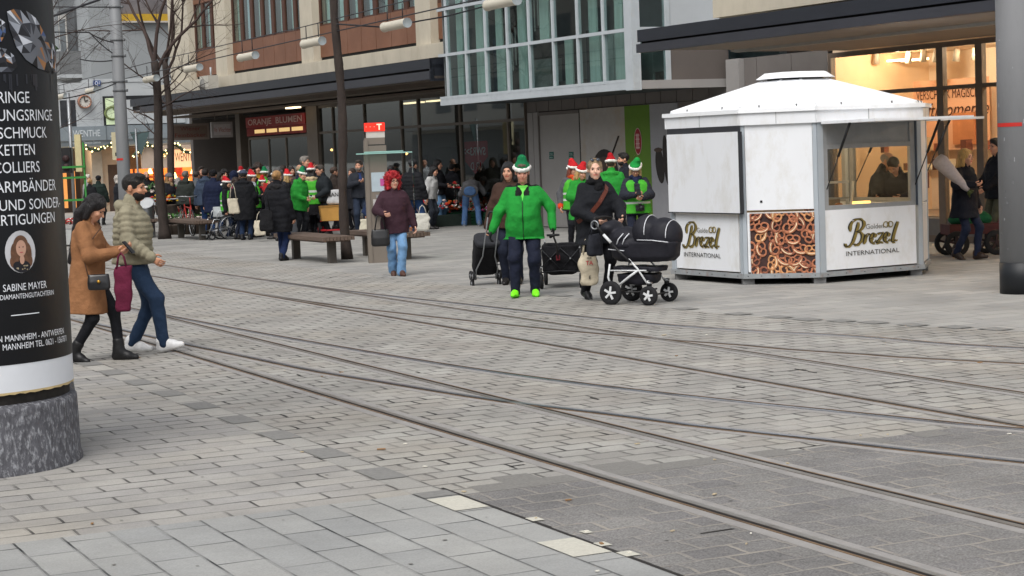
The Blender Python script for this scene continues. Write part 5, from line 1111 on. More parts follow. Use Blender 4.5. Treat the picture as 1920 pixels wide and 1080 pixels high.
C33 = crowd('woman in long dark coat with grey knitted beanie and tan scarf right of the tree', 316, 51.5, 322, 60, .02, sex='f', top='#1a1a20', hem=.45, full=.05, legs='#1c1c22', hair='bob', haircol='#8a6a44', hat=('beanie', '#5a5a60'), scarf='#8a7458')
C34 = crowd('bald bearded man in black jacket left of the tree trunk', 274, 57, 320, 20, top='#16161a', hem=.75, full=.05, legs='#1c1c22', hair='fringe', haircol='#2a2320', beard='#3a302a')
C35 = crowd('grey-haired man in pale jacket beside the bald bearded man', 259, 58.5, 320, 60, top='#b4b8bc', hem=.8, full=.05, legs='#26282e', hair='fringe', haircol='#8a8680')
C36 = crowd('white-haired woman in dark coat just left of the tall grey pole', 221, 62, 329, 120, sex='f', top='#17191f', hem=.6, full=.05, legs='#1c1c22', hair='curly', haircol='#b5aea6')
C37 = crowd('man in dark green puffer jacket and black cap walking away on the far left', 184, 61, 328, 172, wide=1.15, top='#16221e', hem=.78, full=.07, quilt=(.008, .09), legs='#191b20', hair='short', haircol='#141010', hat=('cap', '#15151a'))
C38 = crowd('blond woman in black coat walking away beside the black cap', 168, 60, 334, 165, sex='f', top='#131418', hem=.6, full=.05, legs='#191b20', hair='bun', haircol='#a88458')
C39 = crowd('white-haired person in grey coat near the green frame', 163, 66, 326, 100, top='#8a8c8c', hem=.6, full=.05, legs='#26282e', hair='short', haircol='#c9c2b8')

C40 = crowd('dark-haired man in black coat at the dim flower shop entrance', 470, 51, 312, 40, top='#17171b', hem=.6, full=.05, legs='#1a1a20', hair='short', haircol='#14100e')
C41 = crowd('woman in mustard coat far back at the flower shop door', 483, 52, 306, 10, sex='f', top='#8a6a1c', hem=.6, full=.05, legs='#1a1a20', hair='curly', haircol='#2a1c14')
C42 = crowd('man in dark parka behind the tall green elf hat', 530, 50.5, 309, 160, top='#1d1f22', hem=.7, full=.05, legs='#1a1a20', hair='short', haircol='#2a201a')
C43 = crowd('short-haired woman in grey coat behind the crowd near the shop pillar', 546, 51, 311, 30, sex='f', top='#3c3c40', hem=.6, full=.05, legs='#1a1a20', hair='bob', haircol='#241812')
C44 = crowd('person in brown coat between cropped-haired man and tree trunk', 625, 49, 312, 120, top='#2c2420', hem=.6, full=.05, legs='#1a1a20', hair='short', haircol='#3a2a20')
C45 = crowd('woman in pale scarf and dark coat just right of the tree trunk', 660, 48.5, 314, -40, sex='f', top='#1c1d22', hem=.6, full=.05, legs='#1a1a20', hair='long', haircol='#2a1e18', scarf='#a8a49c')
C46 = crowd('man in grey anorak left of the slate blue hooded jacket', 368, 52, 320, 150, top='#55585c', hem=.8, full=.05, legs='#22242c', hair='short', haircol='#2a221c')
C47 = crowd('person in black jacket between the red coat and the litter bin tree', 298, 54, 322, 90, top='#15151a', hem=.7, full=.05, legs='#1a1a20', hair='bob', haircol='#2c1e16', sex='f')
C48 = crowd('woman in navy coat at the left edge of the shop glass', 708, 49, 310, 60, sex='f', top='#1a2032', hem=.55, full=.05, legs='#1a1a20', hair='bob', haircol='#3a281c')

C49 = crowd('tall man in black jacket behind the slate blue hood', 377, 52.5, 311, 20, top='#17181c', hem=.7, full=.05, legs='#1a1a20', hair='short', haircol='#241a14')
C50 = crowd('person in dark red jacket behind the black beanie', 410, 51.5, 322, 100, top='#5a1a20', hem=.75, full=.05, legs='#1a1a20', hair='bob', haircol='#1c1410', sex='f')
C51 = crowd('woman in red santa hat deep in the crowd under the flower shop sign', 452, 50.5, 313, 200, .05, sex='f', top='#222226', hem=.7, full=.05, legs='#1a1a20', hair='bob', haircol='#3a281c', hat=('santa', '#a81a20', (.05, .08, .08)))
C52 = crowd('person in neon vest and dark hair behind the raised red leaflet', 506, 49.5, 322, 150, top='#1a1c20', hem=.7, full=.05, vest='#409c2c', legs='#1a1a20', hair='short', haircol='#1c1410')
C53 = crowd('man with brown hair and navy jacket behind the fur-collared vest', 600, 50, 311, 40, top='#1a2034', hem=.7, full=.05, legs='#1a1a20', hair='short', haircol='#4a3424')
C54 = crowd('person in tan coat in the gap left of the fur-collared vest', 572, 49, 318, 190, top='#7a6448', hem=.6, full=.05, legs='#1a1a20', hair='bob', haircol='#2a1c14', sex='f')
C55 = crowd('woman in black coat looking at plants behind the trolley', 812, 49.8, 308, 90, sex='f', top='#15161a', hem=.6, full=.05, legs='#1a1a20', hair='long', haircol='#1a1210')
C56 = crowd('man in dark coat right at the glass left of the bending man', 846, 50.2, 306, 150, top='#1a1b20', hem=.6, full=.05, legs='#1a1a20', hair='short', haircol='#1a1310')
# ================================================================== STREET FURNITURE AND THINGS
BLK = mat('#141416', rough=.55, var=.15); BLKF = cloth('#131317', bump=.4); GREYM = mat('#8c8f92', metal=.6, rough=.4, var=.08); WHITEM = mat('#c9cbcc', rough=.35, var=.05)
# ---------------------------------------------------------------- advertising column
CC = np.array([-3.655, 12.41, 0.]); RC0, RC1 = .735, .712
ac_ = thing('advertising_column', 'round advertising column with black jewellery poster on a weathered stone base', 'advertising column', CC)
BASEM = mat('#55555a', var=.3, scale=22, rough=.85, bump=.5, bscale=40, stretch=(1, 1, .45), dirt=('#c9cbd0', .65, 40))
m = MB(); m.lathe([(RC0+.01, 0), (RC0+.012, .03), (RC0, .06), (RC0-.006, .40), (RC0-.008, .435), (RC0-.03, .45), (RC1-.04, .455)], (0, 0, 0), 72, cap=False); m.build('base', [BASEM], ac_)
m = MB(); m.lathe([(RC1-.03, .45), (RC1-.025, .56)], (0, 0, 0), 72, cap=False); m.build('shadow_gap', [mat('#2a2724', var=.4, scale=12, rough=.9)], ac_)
m = MB(); rr = random.Random(2); n_ = 120; V = []
for k in range(n_):
    a = 2*math.pi*k/n_; V += [(RC1*math.cos(a), RC1*math.sin(a), .521+rr.uniform(-.004, .004)), (RC1*math.cos(a), RC1*math.sin(a), .535), (RC1*math.cos(a), RC1*math.sin(a), .715)]
m.add(V, [(k*3, (k+1) % n_*3, (k+1) % n_*3+1, k*3+1) for k in range(n_)], 1, True); m.add(V, [(k*3+1, (k+1) % n_*3+1, (k+1) % n_*3+2, k*3+2) for k in range(n_)], 0, True); m.build('paper_edge', [mat('#dadde2', var=.04, scale=3, rough=.75), mat('#c2ac7e', var=.2, scale=8)], ac_)
m = MB(); m.lathe([(RC1+.002, .71), (RC1+.002, 3.6), (RC1-.02, 3.62)], (0, 0, 0), 96, cap=False); m.build('poster', [mat('#0a0b0f', var=.3, scale=1.4, rough=.42, spec=.3, bump=.06, bscale=9)], ac_)
m = MB(); m.lathe([(RC1+.1, 3.62), (RC1+.12, 3.72), (.3, 3.95), (0, 4.0)], (0, 0, 0), 48); m.build('cap', [mat('#6a6a6c')], ac_)
VD = unit(np.array([CC[0], CC[1], 0])); A0 = math.atan2(-VD[1], -VD[0])     # direction on the column that faces the camera
def colpx(px, py):
    """angle and height on the shaft where a photo pixel lands"""
    d = ray(px, py); o = CAM-CC; a = d[0]**2+d[1]**2; b = 2*(o[0]*d[0]+o[1]*d[1]); c = o[0]**2+o[1]**2-(RC1+.002)**2; D = b*b-4*a*c
    t = (-b-math.sqrt(max(D, 0)))/(2*a); q = o+d*t; return math.atan2(q[1], q[0]), q[2]+0
def wrap(txt, pxr, pyb, pyt, ratio=None, lift=.003, mb=None, mi=0, bold=0):
    a1, zb = colpx(pxr-2, pyb); _, z1 = colpx(pxr-2, pyt); h = z1-zb
    V, Fc = text_geo(txt, 0, bold); ch = text_geo('H')[0][:, 1].max(); sc1 = h/ch; sx = sc1*(ratio or .92); mx = V[:, 0].max()
    P_ = [((RC1+.002+lift)*math.cos(a1-(mx-q[0])*sx/RC1), (RC1+.002+lift)*math.sin(a1-(mx-q[0])*sx/RC1), zb+q[1]*sc1) for q in V]
    mb.add(P_, Fc, mi)
m = MB()
for txt, pxr, pyb, pyt, rt in [('RINGE', 54, 193, 172, 1.0), ('BUNGSRINGE', 96, 226, 206, 1.08), ('SCHMUCK', 86, 258, 238, 1.04), ('KETTEN', 64, 290, 270, 1.0), ('COLLIERS', 73, 322, 302, 1.0), ('SARMBÄNDER', 103, 356, 336, 1.08), ('- UND SONDER-', 111, 388, 369, 1.08), ('ERTIGUNGEN', 101, 416, 397, 1.05), ('SABINE MAYER', 86, 539, 526, .95), ('DIAMANTENGUTACHTERIN', 99, 552, 543, .92), ('JUWELEN MANNHEIM - ANTWERPEN', 118, 625, 614, .95), ('68161 MANNHEIM TEL. 0621 - 1567871', 123, 639, 628, .92)]:
    wrap(txt, pxr+3, pyb, pyt, rt*.84, mb=m)
a1, zr_ = colpx(73, 586); a0, _ = colpx(20, 588)
m.add([((RC1+.005)*math.cos(a), (RC1+.005)*math.sin(a), zr_+dz) for a in np.linspace(a0, a1, 9) for dz in (-.003, .003)], [(2*k, 2*k+2, 2*k+3, 2*k+1) for k in range(8)])
m.build('lettering', [mat('#e8ebf0', rough=.5, var=.03)], ac_)
# round portrait: hair, face, dark flowered blouse
m = MB(); ac0, zc0 = colpx(39, 472); 
def cdisc(x, z, rx, rz, mi, lift, n=24):
    m.add([((RC1+.002+lift)*math.cos(ac0+(x+rx*math.cos(t))/RC1), (RC1+.002+lift)*math.sin(ac0+(x+rx*math.cos(t))/RC1), zc0+z+rz*math.sin(t)) for t in np.linspace(0, 2*math.pi, n+1)[:-1]], [tuple(range(n))], mi)
cdisc(0, 0, .115, .135, 0, .003)
for x, z, rx, rz in [(0, .035, .058, .07), (-.045, -.01, .032, .07), (.05, -.015, .032, .07), (-.055, -.06, .03, .04), (.058, -.06, .028, .04)]: cdisc(x, z, rx, rz, 1, .004)
cdisc(.005, -.095, .06, .038, 3, .005); cdisc(-.035, -.09, .03, .03, 3, .0052); cdisc(.003, -.05, .018, .03, 2, .0055); cdisc(0, .022, .038, .052, 2, .006); cdisc(-.014, .03, .005, .004, 4, .007, 8); cdisc(.014, .03, .005, .004, 4, .007, 8); cdisc(0, -.004, .014, .004, 5, .007, 8)
for k in range(10): cdisc(rr.uniform(-.04, .05), rr.uniform(-.12, -.08), .006, .005, 6, .006, 6)
m.build('portrait', [mat('#c9c9cc'), mat('#6a4a36', var=.3, scale=30), mat('#c59a84'), mat('#1c1c22'), mat('#2a201c'), mat('#b55a5a'), mat('#a99a80')], ac_)
# cut stones printed on the poster, many facets of different greys
m = MB()
def gem(poly_px, seed, nn=26):
    r_ = random.Random(seed); P_ = [colpx(x, y) for x, y in poly_px]; ca = sum(p[0] for p in P_)/len(P_); cz = sum(p[1] for p in P_)/len(P_)
    inner1 = [(ca+(p[0]-ca)*r_.uniform(.5, .75), cz+(p[1]-cz)*r_.uniform(.5, .75)) for p in P_]; inner2 = [(ca+(p[0]-ca)*r_.uniform(.15, .35), cz+(p[1]-cz)*r_.uniform(.15, .35)) for p in P_]
    n = len(P_)
    def pt(q): return ((RC1+.006)*math.cos(q[0]), (RC1+.006)*math.sin(q[0]), q[1])
    def tri(*q):
        m.add([pt(x) for x in q], [tuple(range(len(q)))], r_.choice([0, 0, 1, 1, 2, 2, 3, 4, 5, 6, 2, 7]))
    for i in range(n):
        j = (i+1) % n; mid = ((P_[i][0]+P_[j][0])/2, (P_[i][1]+P_[j][1])/2)
        tri(P_[i], mid, inner1[i]); tri(mid, P_[j], inner1[j]); tri(mid, inner1[j], inner1[i]); tri(inner1[i], inner1[j], inner2[i]); tri(inner1[j], inner2[j], inner2[i])
    tri(*inner2)
gem([(12, 22), (25, 17), (48, 20), (66, 34), (80, 58), (90, 80), (98, 105), (102, 128), (92, 136), (70, 128), (48, 112), (30, 88), (18, 55)], 4); gem([(-30, 100), (-8, 88), (12, 92), (26, 105), (32, 124), (22, 135), (-20, 136)], 9); gem([(-20, 40), (-5, 32), (9, 42), (10, 62), (2, 78), (-20, 80)], 12); gem([(96, 80), (102, 90), (104, 136), (98, 138), (94, 110)], 21)
m.build('gem_picture', [mat('#16171c'), mat('#3a3c44'), mat('#6c7078'), mat('#a3a8b2'), mat('#d8dce4'), mat('#4a5f8a'), mat('#2a2b31'), mat('#a5744a')], ac_)
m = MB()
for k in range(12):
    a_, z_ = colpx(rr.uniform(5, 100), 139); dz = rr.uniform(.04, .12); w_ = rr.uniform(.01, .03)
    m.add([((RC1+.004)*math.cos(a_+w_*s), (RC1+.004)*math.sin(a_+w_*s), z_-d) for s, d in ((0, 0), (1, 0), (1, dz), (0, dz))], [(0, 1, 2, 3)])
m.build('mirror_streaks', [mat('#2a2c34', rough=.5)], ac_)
# grey bin-like bulge behind the column
sb = thing('grit_box', 'dark grey rounded box standing behind the advertising column', 'box', (CC[0]-.04, CC[1]+1.0, 0)); m = MB(); m.lathe([(.20, 0), (.25, .06), (.27, .3), (.24, .55), (.12, .62), (0, .63)], (.27, 0, 0), 20); m.build('shell', [mat('#5a5d64', rough=.5)], sb)
# ---------------------------------------------------------------- pretzel kiosk
C1_ = np.array([3.13, 25.3, 0]); dirs = []
L_, S_ = 1.75, 1.02; angs = [-17, 28, 73, 118, 163, 208, 253, 298]; lens = [S_, L_, S_, L_, S_, L_, S_, L_]
KP = [C1_]
for a, l in zip(angs, lens): KP.append(KP[-1]+l*np.array([math.cos(math.radians(a)), math.sin(math.radians(a)), 0]))
KP = KP[:8]; KC = sum(KP)/8
kk = thing('pretzel_kiosk', 'white octagonal pretzel kiosk with low tent roof and raised window flaps', 'kiosk', KC)
KW = mat('#dcdee1', var=.025, scale=1.5, rough=.4, dirt=('#b5ae9e', .45, 2.6), stretch=(1, 1, .5)); KA = mat('#9fa6ac', var=.05, scale=3, rough=.45); KR = mat('#e6e8ea', var=.03, scale=1.2, rough=.45, dirt=('#b3aea2', .3, 2.5)); GASK = mat('#2b2c30', rough=.6)
def kface(i): 
    a, b = KP[i], KP[(i+1) % 8]; x = unit(b-a); n = np.array([x[1], -x[0], 0]); return a, b, x, n, np.linalg.norm(b-a)
def kb(m_, i, t0, t1, z0, z1, d0, d1, mi=0):     # box on a kiosk face: t along (0..1), d outwards
    a, b, x, n, l = kface(i); p = lambda t, d, z: a+x*l*t+n*d+UP*z
    m_.hexa([p(t0, d0, z0), p(t1, d0, z0), p(t1, d1, z0), p(t0, d1, z0), p(t0, d0, z1), p(t1, d0, z1), p(t1, d1, z1), p(t0, d1, z1)], mi)
Z0, ZP, ZW, ZT = .13, .97, 2.10, 2.14
WIN = [1, 3, 4]           # faces with open windows; 7 and 5 are shuttered
for i in range(8):
    m = MB(); sm_ = S_ < 1.2 and lens[i] == S_
    kb(m, i, .06, .94, Z0+.04, ZP if not sm_ else ZP+0, -.05, 0, 0)
    if i == 0: kb(m, i, .06, .94, ZP+.03, ZT, -.05, 0, 0)
    elif sm_ and i != 4: kb(m, i, .06, .94, ZP+.03, ZT, -.05, 0, 0)
    m.build('wall_panel', [KW], kk, True)
    if i in (5, 7):
        m = MB(); kb(m, i, .03, 1.03, ZP, 2.06, .03, .07, 0); kb(m, i, .02, 1.04, ZP-.015, ZP, .025, .075, 1); kb(m, i, 1.03, 1.045, ZP, 2.06, .025, .075, 1); kb(m, i, .02, 1.02, 2.06, ZT, .02, .05, 1); m.build('closed_flap', [KW, GASK], kk, True)
for i in range(8):      # aluminium posts on the corners, base frame
    a, b, x, n, l = kface(i); m = MB(); kb(m, i, 0, .055, Z0, ZT+.02, -.06, .012); kb(m, i-1, .945 if lens[i-1] == S_ else .965, 1, Z0, ZT+.02, -.06, .0125); m.build('post', [KA], kk, True)
m = MB()
for i in range(8): kb(m, i, -.012, 1.012, .085, .15, -.05, .03); 

for i in (7, 0, 1):
    for t in np.linspace(.06, .94, 6): kb(m, i, t-.006, t+.006, .112, .124, .03, .034, 1)
m.build('base_frame', [mat('#8a8e90', var=.15, scale=5, rough=.5, dirt=('#7a4a30', .6, 7)), mat('#4a4a4c')], kk, True)
m = MB()
for i in range(8):
    a, b, x, n, l = kface(i); q = a+(KC-a)*.06; m = MB(); m.box((q[0], q[1], .042), (.16, .16, .084), 0); m.build('foot', [mat('#6a6a6a')], kk, True)
m = MB(); m.prism([p*1.0+(KC-p)*.03+UP*.12 for p in KP], UP*.04); m.build('floor', [mat('#4a4642')], kk, True)
m = MB()
for i in range(8): kb(m, i, -.02, 1.02, ZT, 2.30, -.06, .04, 0); kb(m, i, -.03, 1.03, 2.30, 2.355, -.10, .07, 1)
for i in range(8): kb(m, i, .48, .487, ZT+.005, 2.30, .04, .042, 2)
m.build('fascia', [KW, KR, mat('#8f9294')], kk, True)
m = MB(); ring = [KC+(p-KC)*.985+UP*2.355 for p in KP]; ring2 = [KC+(p-KC)*.98+UP*2.385 for p in KP]; top = [KC+(p-KC)*.26+UP*2.76 for p in KP]
m.add(ring+ring2+top, [(i, (i+1) % 8, 8+(i+1) % 8, 8+i) for i in range(8)]+[(8+i, 8+(i+1) % 8, 16+(i+1) % 8, 16+i) for i in range(8)]+[tuple(range(16, 24))], 0)
for i in range(8): m.bar(ring2[i]+UP*.002, top[i]+UP*.002, .035, .008, 0)
for i in range(8):
    for t in (.25, .75): q = ring2[i]*(1-t)+ring2[(i+1) % 8]*t; m.box((q[0], q[1], 2.385), (.02, .02, .03), 0, 1)
m.build('roof', [KR, mat('#6a6a6a')], kk, True)
m = MB(); cap0 = [KC+(p-KC)*.31+UP*2.785 for p in KP]; cap1 = [KC+(p-KC)*.24+UP*2.87 for p in KP]; m.add(cap0+cap1, [(i, (i+1) % 8, 8+(i+1) % 8, 8+i) for i in range(8)]+[tuple(range(8, 16)), tuple(reversed(range(8)))], 0); m.prism([KC+(p-KC)*.22+UP*2.75 for p in KP], UP*.05, 1); m.build('roof_cap', [KR, GASK], kk, True)
for i in WIN:
    m = MB(); kb(m, i, .05, .10, ZP, ZT, -.06, -.005, 0); kb(m, i, .90, .95, ZP, ZT, -.06, -.005, 0); kb(m, i, .10, .90, ZP, ZP+.06, -.06, -.004, 0); kb(m, i, .10, .90, 1.78, 1.84, -.06, -.004, 0); kb(m, i, .10, .90, 1.84, ZT, -.05, -.02, 1); kb(m, i, .035, .05, ZP, ZT, -.03, .008, 2); kb(m, i, .95, .963, ZP, ZT, -.03, .008, 2)
    wn = m.build('service_window', [mat('#8b8d8e', rough=.5), mat('#85888a', rough=.6), mat('#3b4652')], kk, True)
    g = MB(); kb(g, i, .10, .90, ZP+.06, 1.78, -.035, -.03); g.build('pane', [glass((.97, .97, .95), .30, .98)], wn, True)
    if i == 4: continue
    # raised flap with struts
    a, b, x, n, l = kface(i); m = MB(); z_ = 2.115; fo0 = 1.14
    m.hexa([a+x*l*.03+n*.03+UP*(z_+.0), a+x*l*.97+n*.03+UP*z_, a+x*l*.97+n*fo0+UP*(z_+.004), a+x*l*.03+n*fo0+UP*(z_+.004), a+x*l*.03+n*.03+UP*(z_+.035), a+x*l*.97+n*.03+UP*(z_+.035), a+x*l*.97+n*fo0+UP*(z_+.039), a+x*l*.03+n*fo0+UP*(z_+.039)], 0)
    m.build('raised_flap', [KW], kk, True)
    for t in (.07, .93):
        m = MB(); q0 = a+x*l*t+n*.03+UP*1.25; q1 = a+x*l*t+n*.55+UP*(z_+.0); qm = q0+(q1-q0)*.5; m.tube([q0, qm], .008, 6); m.tube([qm, q1], .018, 8); m.build('gas_strut', [BLK], kk, True)
# far faces seen through the windows: open serving hatches, counter, glass case
m = MB(); kin = [KC+(p-KC)*.80 for p in KP]
m.prism([p+UP*.16 for p in (kin[4], kin[5], kin[6], kin[7])], UP*.86, 1)
a, b, x, n, l = kface(1); q = a-n*.55+UP*.9; m.obox(q+x*l*.35, x*.5, n*.22, UP*.03, 0); m.obox(q+x*l*.35-UP*.4, x*.48, n*.2, UP*.38, 1); m.obox(q+x*l*.28+UP*.42, x*.45, n*.02, UP*.015, 2); m.obox(q+x*l*.28+UP*.2, x*.45, n*.01, UP*.012, 3); m.obox(q+x*l*.66+UP*.12, x*.12, n*.05, UP*.02, 4)
for k in range(14): m.lathe([(0, -.03), (.06, -.01), (.05, .02), (0, .03)], q+x*(l*.12+k*.06)+n*random.uniform(-.1, .1)+UP*(.06+random.uniform(0, .05)), 8, 5)
for t in (.25, .55): m.bar(q+x*l*t+UP*.02, q+x*l*(t+.08)+UP*.42-n*.1, .03, .02, 2)
m.build('counter', [mat('#b0aca4'), mat('#6a6258'), mat('#c4c0b4'), mat('#8a8a84'), mat('#ffd090', emit='#ffc060', es=2.5), mat('#8a5528')], kk, True)
lamp('kiosk_light', KC+UP*2.0, 45, (1, .72, .42), .05)
# pretzel picture on the short front face
m = MB(); a, b, x, n, l = kface(0); t0, t1, zb0, zb1 = .10, .945, .135, .955
kb(m, 0, t0-.01, t1+.01, zb0-.012, zb1+.012, 0, .006, 2); kb(m, 0, t0, t1, zb0, zb1, .004, .009, 0)
pm = MB(); r_ = random.Random(11); W_ = l*(t1-t0); Hh_ = zb1-zb0
def pretzel(c, R_, rot, d):
    out = []
    for t in np.linspace(-3.75, 3.75, 44):
        out.append(((3.3-.4*t*t)*math.sin(t)/2.9, -((2.5-.3*t*t)*math.cos(t)-.6)/2.9, .10*max(0, abs(t)-2.2)))
    ca, sa = math.cos(rot), math.sin(rot); P_ = []
    for X_, Y_, zz in out:
        xr, yr = X_*ca-Y_*sa, X_*sa+Y_*ca; P_.append(a+x*(l*t0+c[0]+xr*R_)+UP*(zb0+c[1]+yr*R_)+n*(.010+d+zz*.012))
    rad = [R_*(.11+.13*math.exp(-((s-.5)/.15)**2)) for s in np.linspace(0, 1, 44)]
    b0 = len(pm.v); pm.tube(P_, rad, 7, r_.choice([0, 0, 1, 3]))
    # crust split: a pale stroke along the thick belly
    mid = [P_[k]+n*rad[k]*.8 for k in range(18, 27)]; pm.tube(mid, [R_*.03]+[R_*.075]*7+[R_*.03], 5, 2)
    for k in range(b0, len(pm.v)):        # flatten to a low relief
        v = np.array(pm.v[k]); dd = (v-a).dot(n); pm.v[k] = tuple(v-n*(dd-(.010+d+ (dd-.010-d)*.12)))
cs = []
for iy in range(6):
    for ix in range(6): cs.append((W_*(ix+.15+(iy % 2)*.5)/5.4+r_.uniform(-.03, .03), Hh_*(iy+.2)/5.2+r_.uniform(-.03, .03)))
for k, c in enumerate(cs): pretzel(c, r_.uniform(.10, .122), r_.uniform(-2.6, 2.6), .0007*k)
import bmesh
bm = bmesh.new(); vs = [bm.verts.new(v) for v in pm.v]; 
for q, mi in zip(pm.f, pm.m):
    try: f_ = bm.faces.new([vs[i] for i in q]); f_.material_index = mi; f_.smooth = True
    except ValueError: pass
for co, no in ((a+x*l*t0, -x), (a+x*l*t1, x), (a+UP*zb0, -UP), (a+UP*zb1, UP)):
    bmesh.ops.bisect_plane(bm, geom=bm.verts[:]+bm.edges[:]+bm.faces[:], plane_co=Vector(co), plane_no=Vector(no), clear_outer=True)
bm.verts.index_update(); base_i = len(m.v); m.v += [tuple(v.co) for v in bm.verts]
for f_ in bm.faces: m.f.append([base_i+v.index for v in f_.verts]); m.m.append(3+f_.material_index); m.s.append(True)
bm.free()
m.build('pretzel_picture', [mat('#3a2420', var=.5, scale=14), KW, mat('#b8b2b0'), mat('#a8694a', var=.45, scale=26), mat('#bc8458', var=.45, scale=26), mat('#dfc6a2', var=.25, scale=20), mat('#8e5640', var=.45, scale=26)], kk, True)
# lettering on the two long faces
BREZEL = [
    [(1.75, 2.55), (1.45, 1.7), (1.05, .75), (.75, .2), (.3, -.12), (-.15, -.02), (-.2, .25)],
    [(.55, 1.55), (.55, 2.2), (1.05, 2.75), (1.8, 2.9), (2.4, 2.65), (2.45, 2.1), (2.0, 1.6), (1.5, 1.42)], [(1.5, 1.42), (2.05, 1.35), (2.25, .9), (2.0, .3), (1.4, -.02), (1.0, .12)],
    [(2.75, 1.15), (2.62, .6), (2.45, .02)], [(2.62, .6), (2.95, 1.05), (3.3, 1.12), (3.42, .95)],
    [(3.45, .5), (3.95, .72), (4.05, 1.02), (3.8, 1.15), (3.5, .85), (3.42, .4), (3.65, .05), (4.05, .12), (4.35, .42)],
    [(4.4, 1.02), (4.75, 1.15), (5.25, 1.08), (4.7, .45), (4.35, .05), (4.8, .12), (5.2, .0)],
    [(5.4, .5), (5.9, .72), (6.0, 1.02), (5.75, 1.15), (5.45, .85), (5.37, .4), (5.6, .05), (6.0, .12), (6.3, .42)],
    [(7.35, 2.35), (6.95, 1.5), (6.6, .6), (6.55, .1), (6.85, .02), (7.15, .3)]]
def stroke(m_, pts, o, X, Y, s_, wmax, lift, mi, dx=0, dy=0):
    P_ = smooth_path(pts, .12); n_ = len(P_); t = np.gradient(P_, axis=0); t /= np.maximum(np.hypot(*t.T)[:, None], 1e-6)
    V_ = []
    for k in range(n_):
        w_ = wmax*(.30+.70*abs(t[k][1]))*min(1, .35+k/4, .35+(n_-1-k)/4)/2; q = P_[k]; nn = np.array([-t[k][1], t[k][0]]); nn = np.array([1.0, 0]) if abs(t[k][1]) > .5 else nn
        for sg in (-1, 1): V_.append(o+X*((q[0]+dx+sg*nn[0]*w_)*s_)+Y*((q[1]+dy+sg*nn[1]*w_)*s_)+lift)
    m_.add(V_, [(2*k, 2*k+1, 2*k+3, 2*k+2) for k in range(n_-1)], mi)
GOLD = mat('#84743c', var=.15, scale=8, rough=.4, metal=.2); INK = mat('#26241f', rough=.5)
for i, tc_, zc_, W0 in ((1, .53, .50, .98), (7, .46, .50, .98)):
    a, b, x, n, l = kface(i); m = MB(); s_ = W0/8.2; o_ = a+x*(l*tc_-W0/2)+UP*(zc_-.02)
    for st_ in BREZEL: stroke(m, st_, o_, x, UP, s_, .62, n*.006, 0, .10, 0)
    for st_ in BREZEL: stroke(m, st_, o_, x, UP, s_, .20, n*.009, 1, -.10, .06)
    put_text(m, 'Golden', o_+x*s_*2.85+UP*s_*1.72+n*.008, x, UP, width=s_*2.55, height=s_*.55, m=2, align='l')
    for dx_, ph in ((-.32, 0), (.32, 0)):
        m.tube([o_+x*s_*(6.05+dx_+.36*math.cos(t))+UP*s_*(2.1+.32*math.sin(t))+n*.008 for t in np.linspace(0, 2*math.pi, 15)[:-1]], s_*.055, 5, 0, closed=True)
    m.tube([o_+x*s_*5.85+UP*s_*1.95+n*.009, o_+x*s_*6.25+UP*s_*2.25+n*.009], s_*.05, 5, 0); m.tube([o_+x*s_*6.25+UP*s_*1.95+n*.009, o_+x*s_*5.85+UP*s_*2.25+n*.009], s_*.05, 5, 0)
    put_text(m, 'INTERNATIONAL', o_+x*s_*3.75-UP*s_*1.15+n*.008, x, UP, width=s_*7.6, height=s_*.50, m=1); put_text(m, '®', o_+x*s_*7.6+UP*s_*2.1+n*.008, x, UP, height=s_*.2, m=2)
    m.build('lettering', [GOLD, INK, mat('#6a665a')], kk, True)
m = MB(); kb(m, 0, .24, .27, 1.10, 1.13, 0, .006); m.build('lock', [BLK], kk, True)
# ---------------------------------------------------------------- poles
g = at(1917, 549); pr_ = thing('tram_pole', 'thick grey pole with black foot and red tape at the right edge', 'pole', g)
m = MB(); m.lathe([(.255, .37), (.252, 3), (.24, 9)], n=40); m.build('shaft', [mat('#7d7e80', var=.08, scale=2, rough=.6, stretch=(1, 1, .3), dirt=('#6a6a6a', .4, 3))], pr_)
m = MB(); m.lathe([(.262, 0), (.262, .37), (.25, .375)], n=40); m.build('foot', [mat('#16191d', rough=.5, var=.2)], pr_)
def tape(par, r, z, a0, a1, h=.045):
    m_ = MB(); V_ = []; 
    for a in np.linspace(a0, a1, 12): V_ += [(r*math.cos(a), r*math.sin(a), z), (r*math.cos(a), r*math.sin(a), z+h)]
    m_.add(V_, [(2*k, 2*k+2, 2*k+3, 2*k+1) for k in range(11)], 0, True); m_.build('red_tape', [mat('#b3261e')], par)
m = MB(); r2 = random.Random(4)
for k in range(22):
    a = math.radians(r2.uniform(180, 290)); z = r2.uniform(.5, 4.2); h_ = r2.uniform(.01, .05); w_ = r2.uniform(.02, .12); r3 = np.interp(z, [.37, 3, 9], [.2565, .2535, .2415])
    m.add([(r3*math.cos(a+t), r3*math.sin(a+t), z+dz) for t, dz in ((0, 0), (w_, r2.uniform(-.01, .01)), (w_, h_), (0, h_))], [(0, 1, 2, 3)], r2.randrange(2))
m.build('scuffs', [mat('#5f6062'), mat('#97989a')], pr_)
zt_ = atY(1886, 233, g[1])[2]; tape(pr_, .258, zt_-.03, math.radians(180), math.radians(262))
gy = 44.0; g = atY(238, 430, gy); pl_ = thing('tram_pole', 'tall grey tapered pole rising behind the bearded man', 'pole', (g[0], gy, 0))
m = MB(); m.lathe([(.152, 0), (.15, 1.5), (.125, 8.5)], n=32); m.build('shaft', [mat('#737577', var=.06, scale=2, rough=.55, stretch=(1, 1, .3))], pl_)
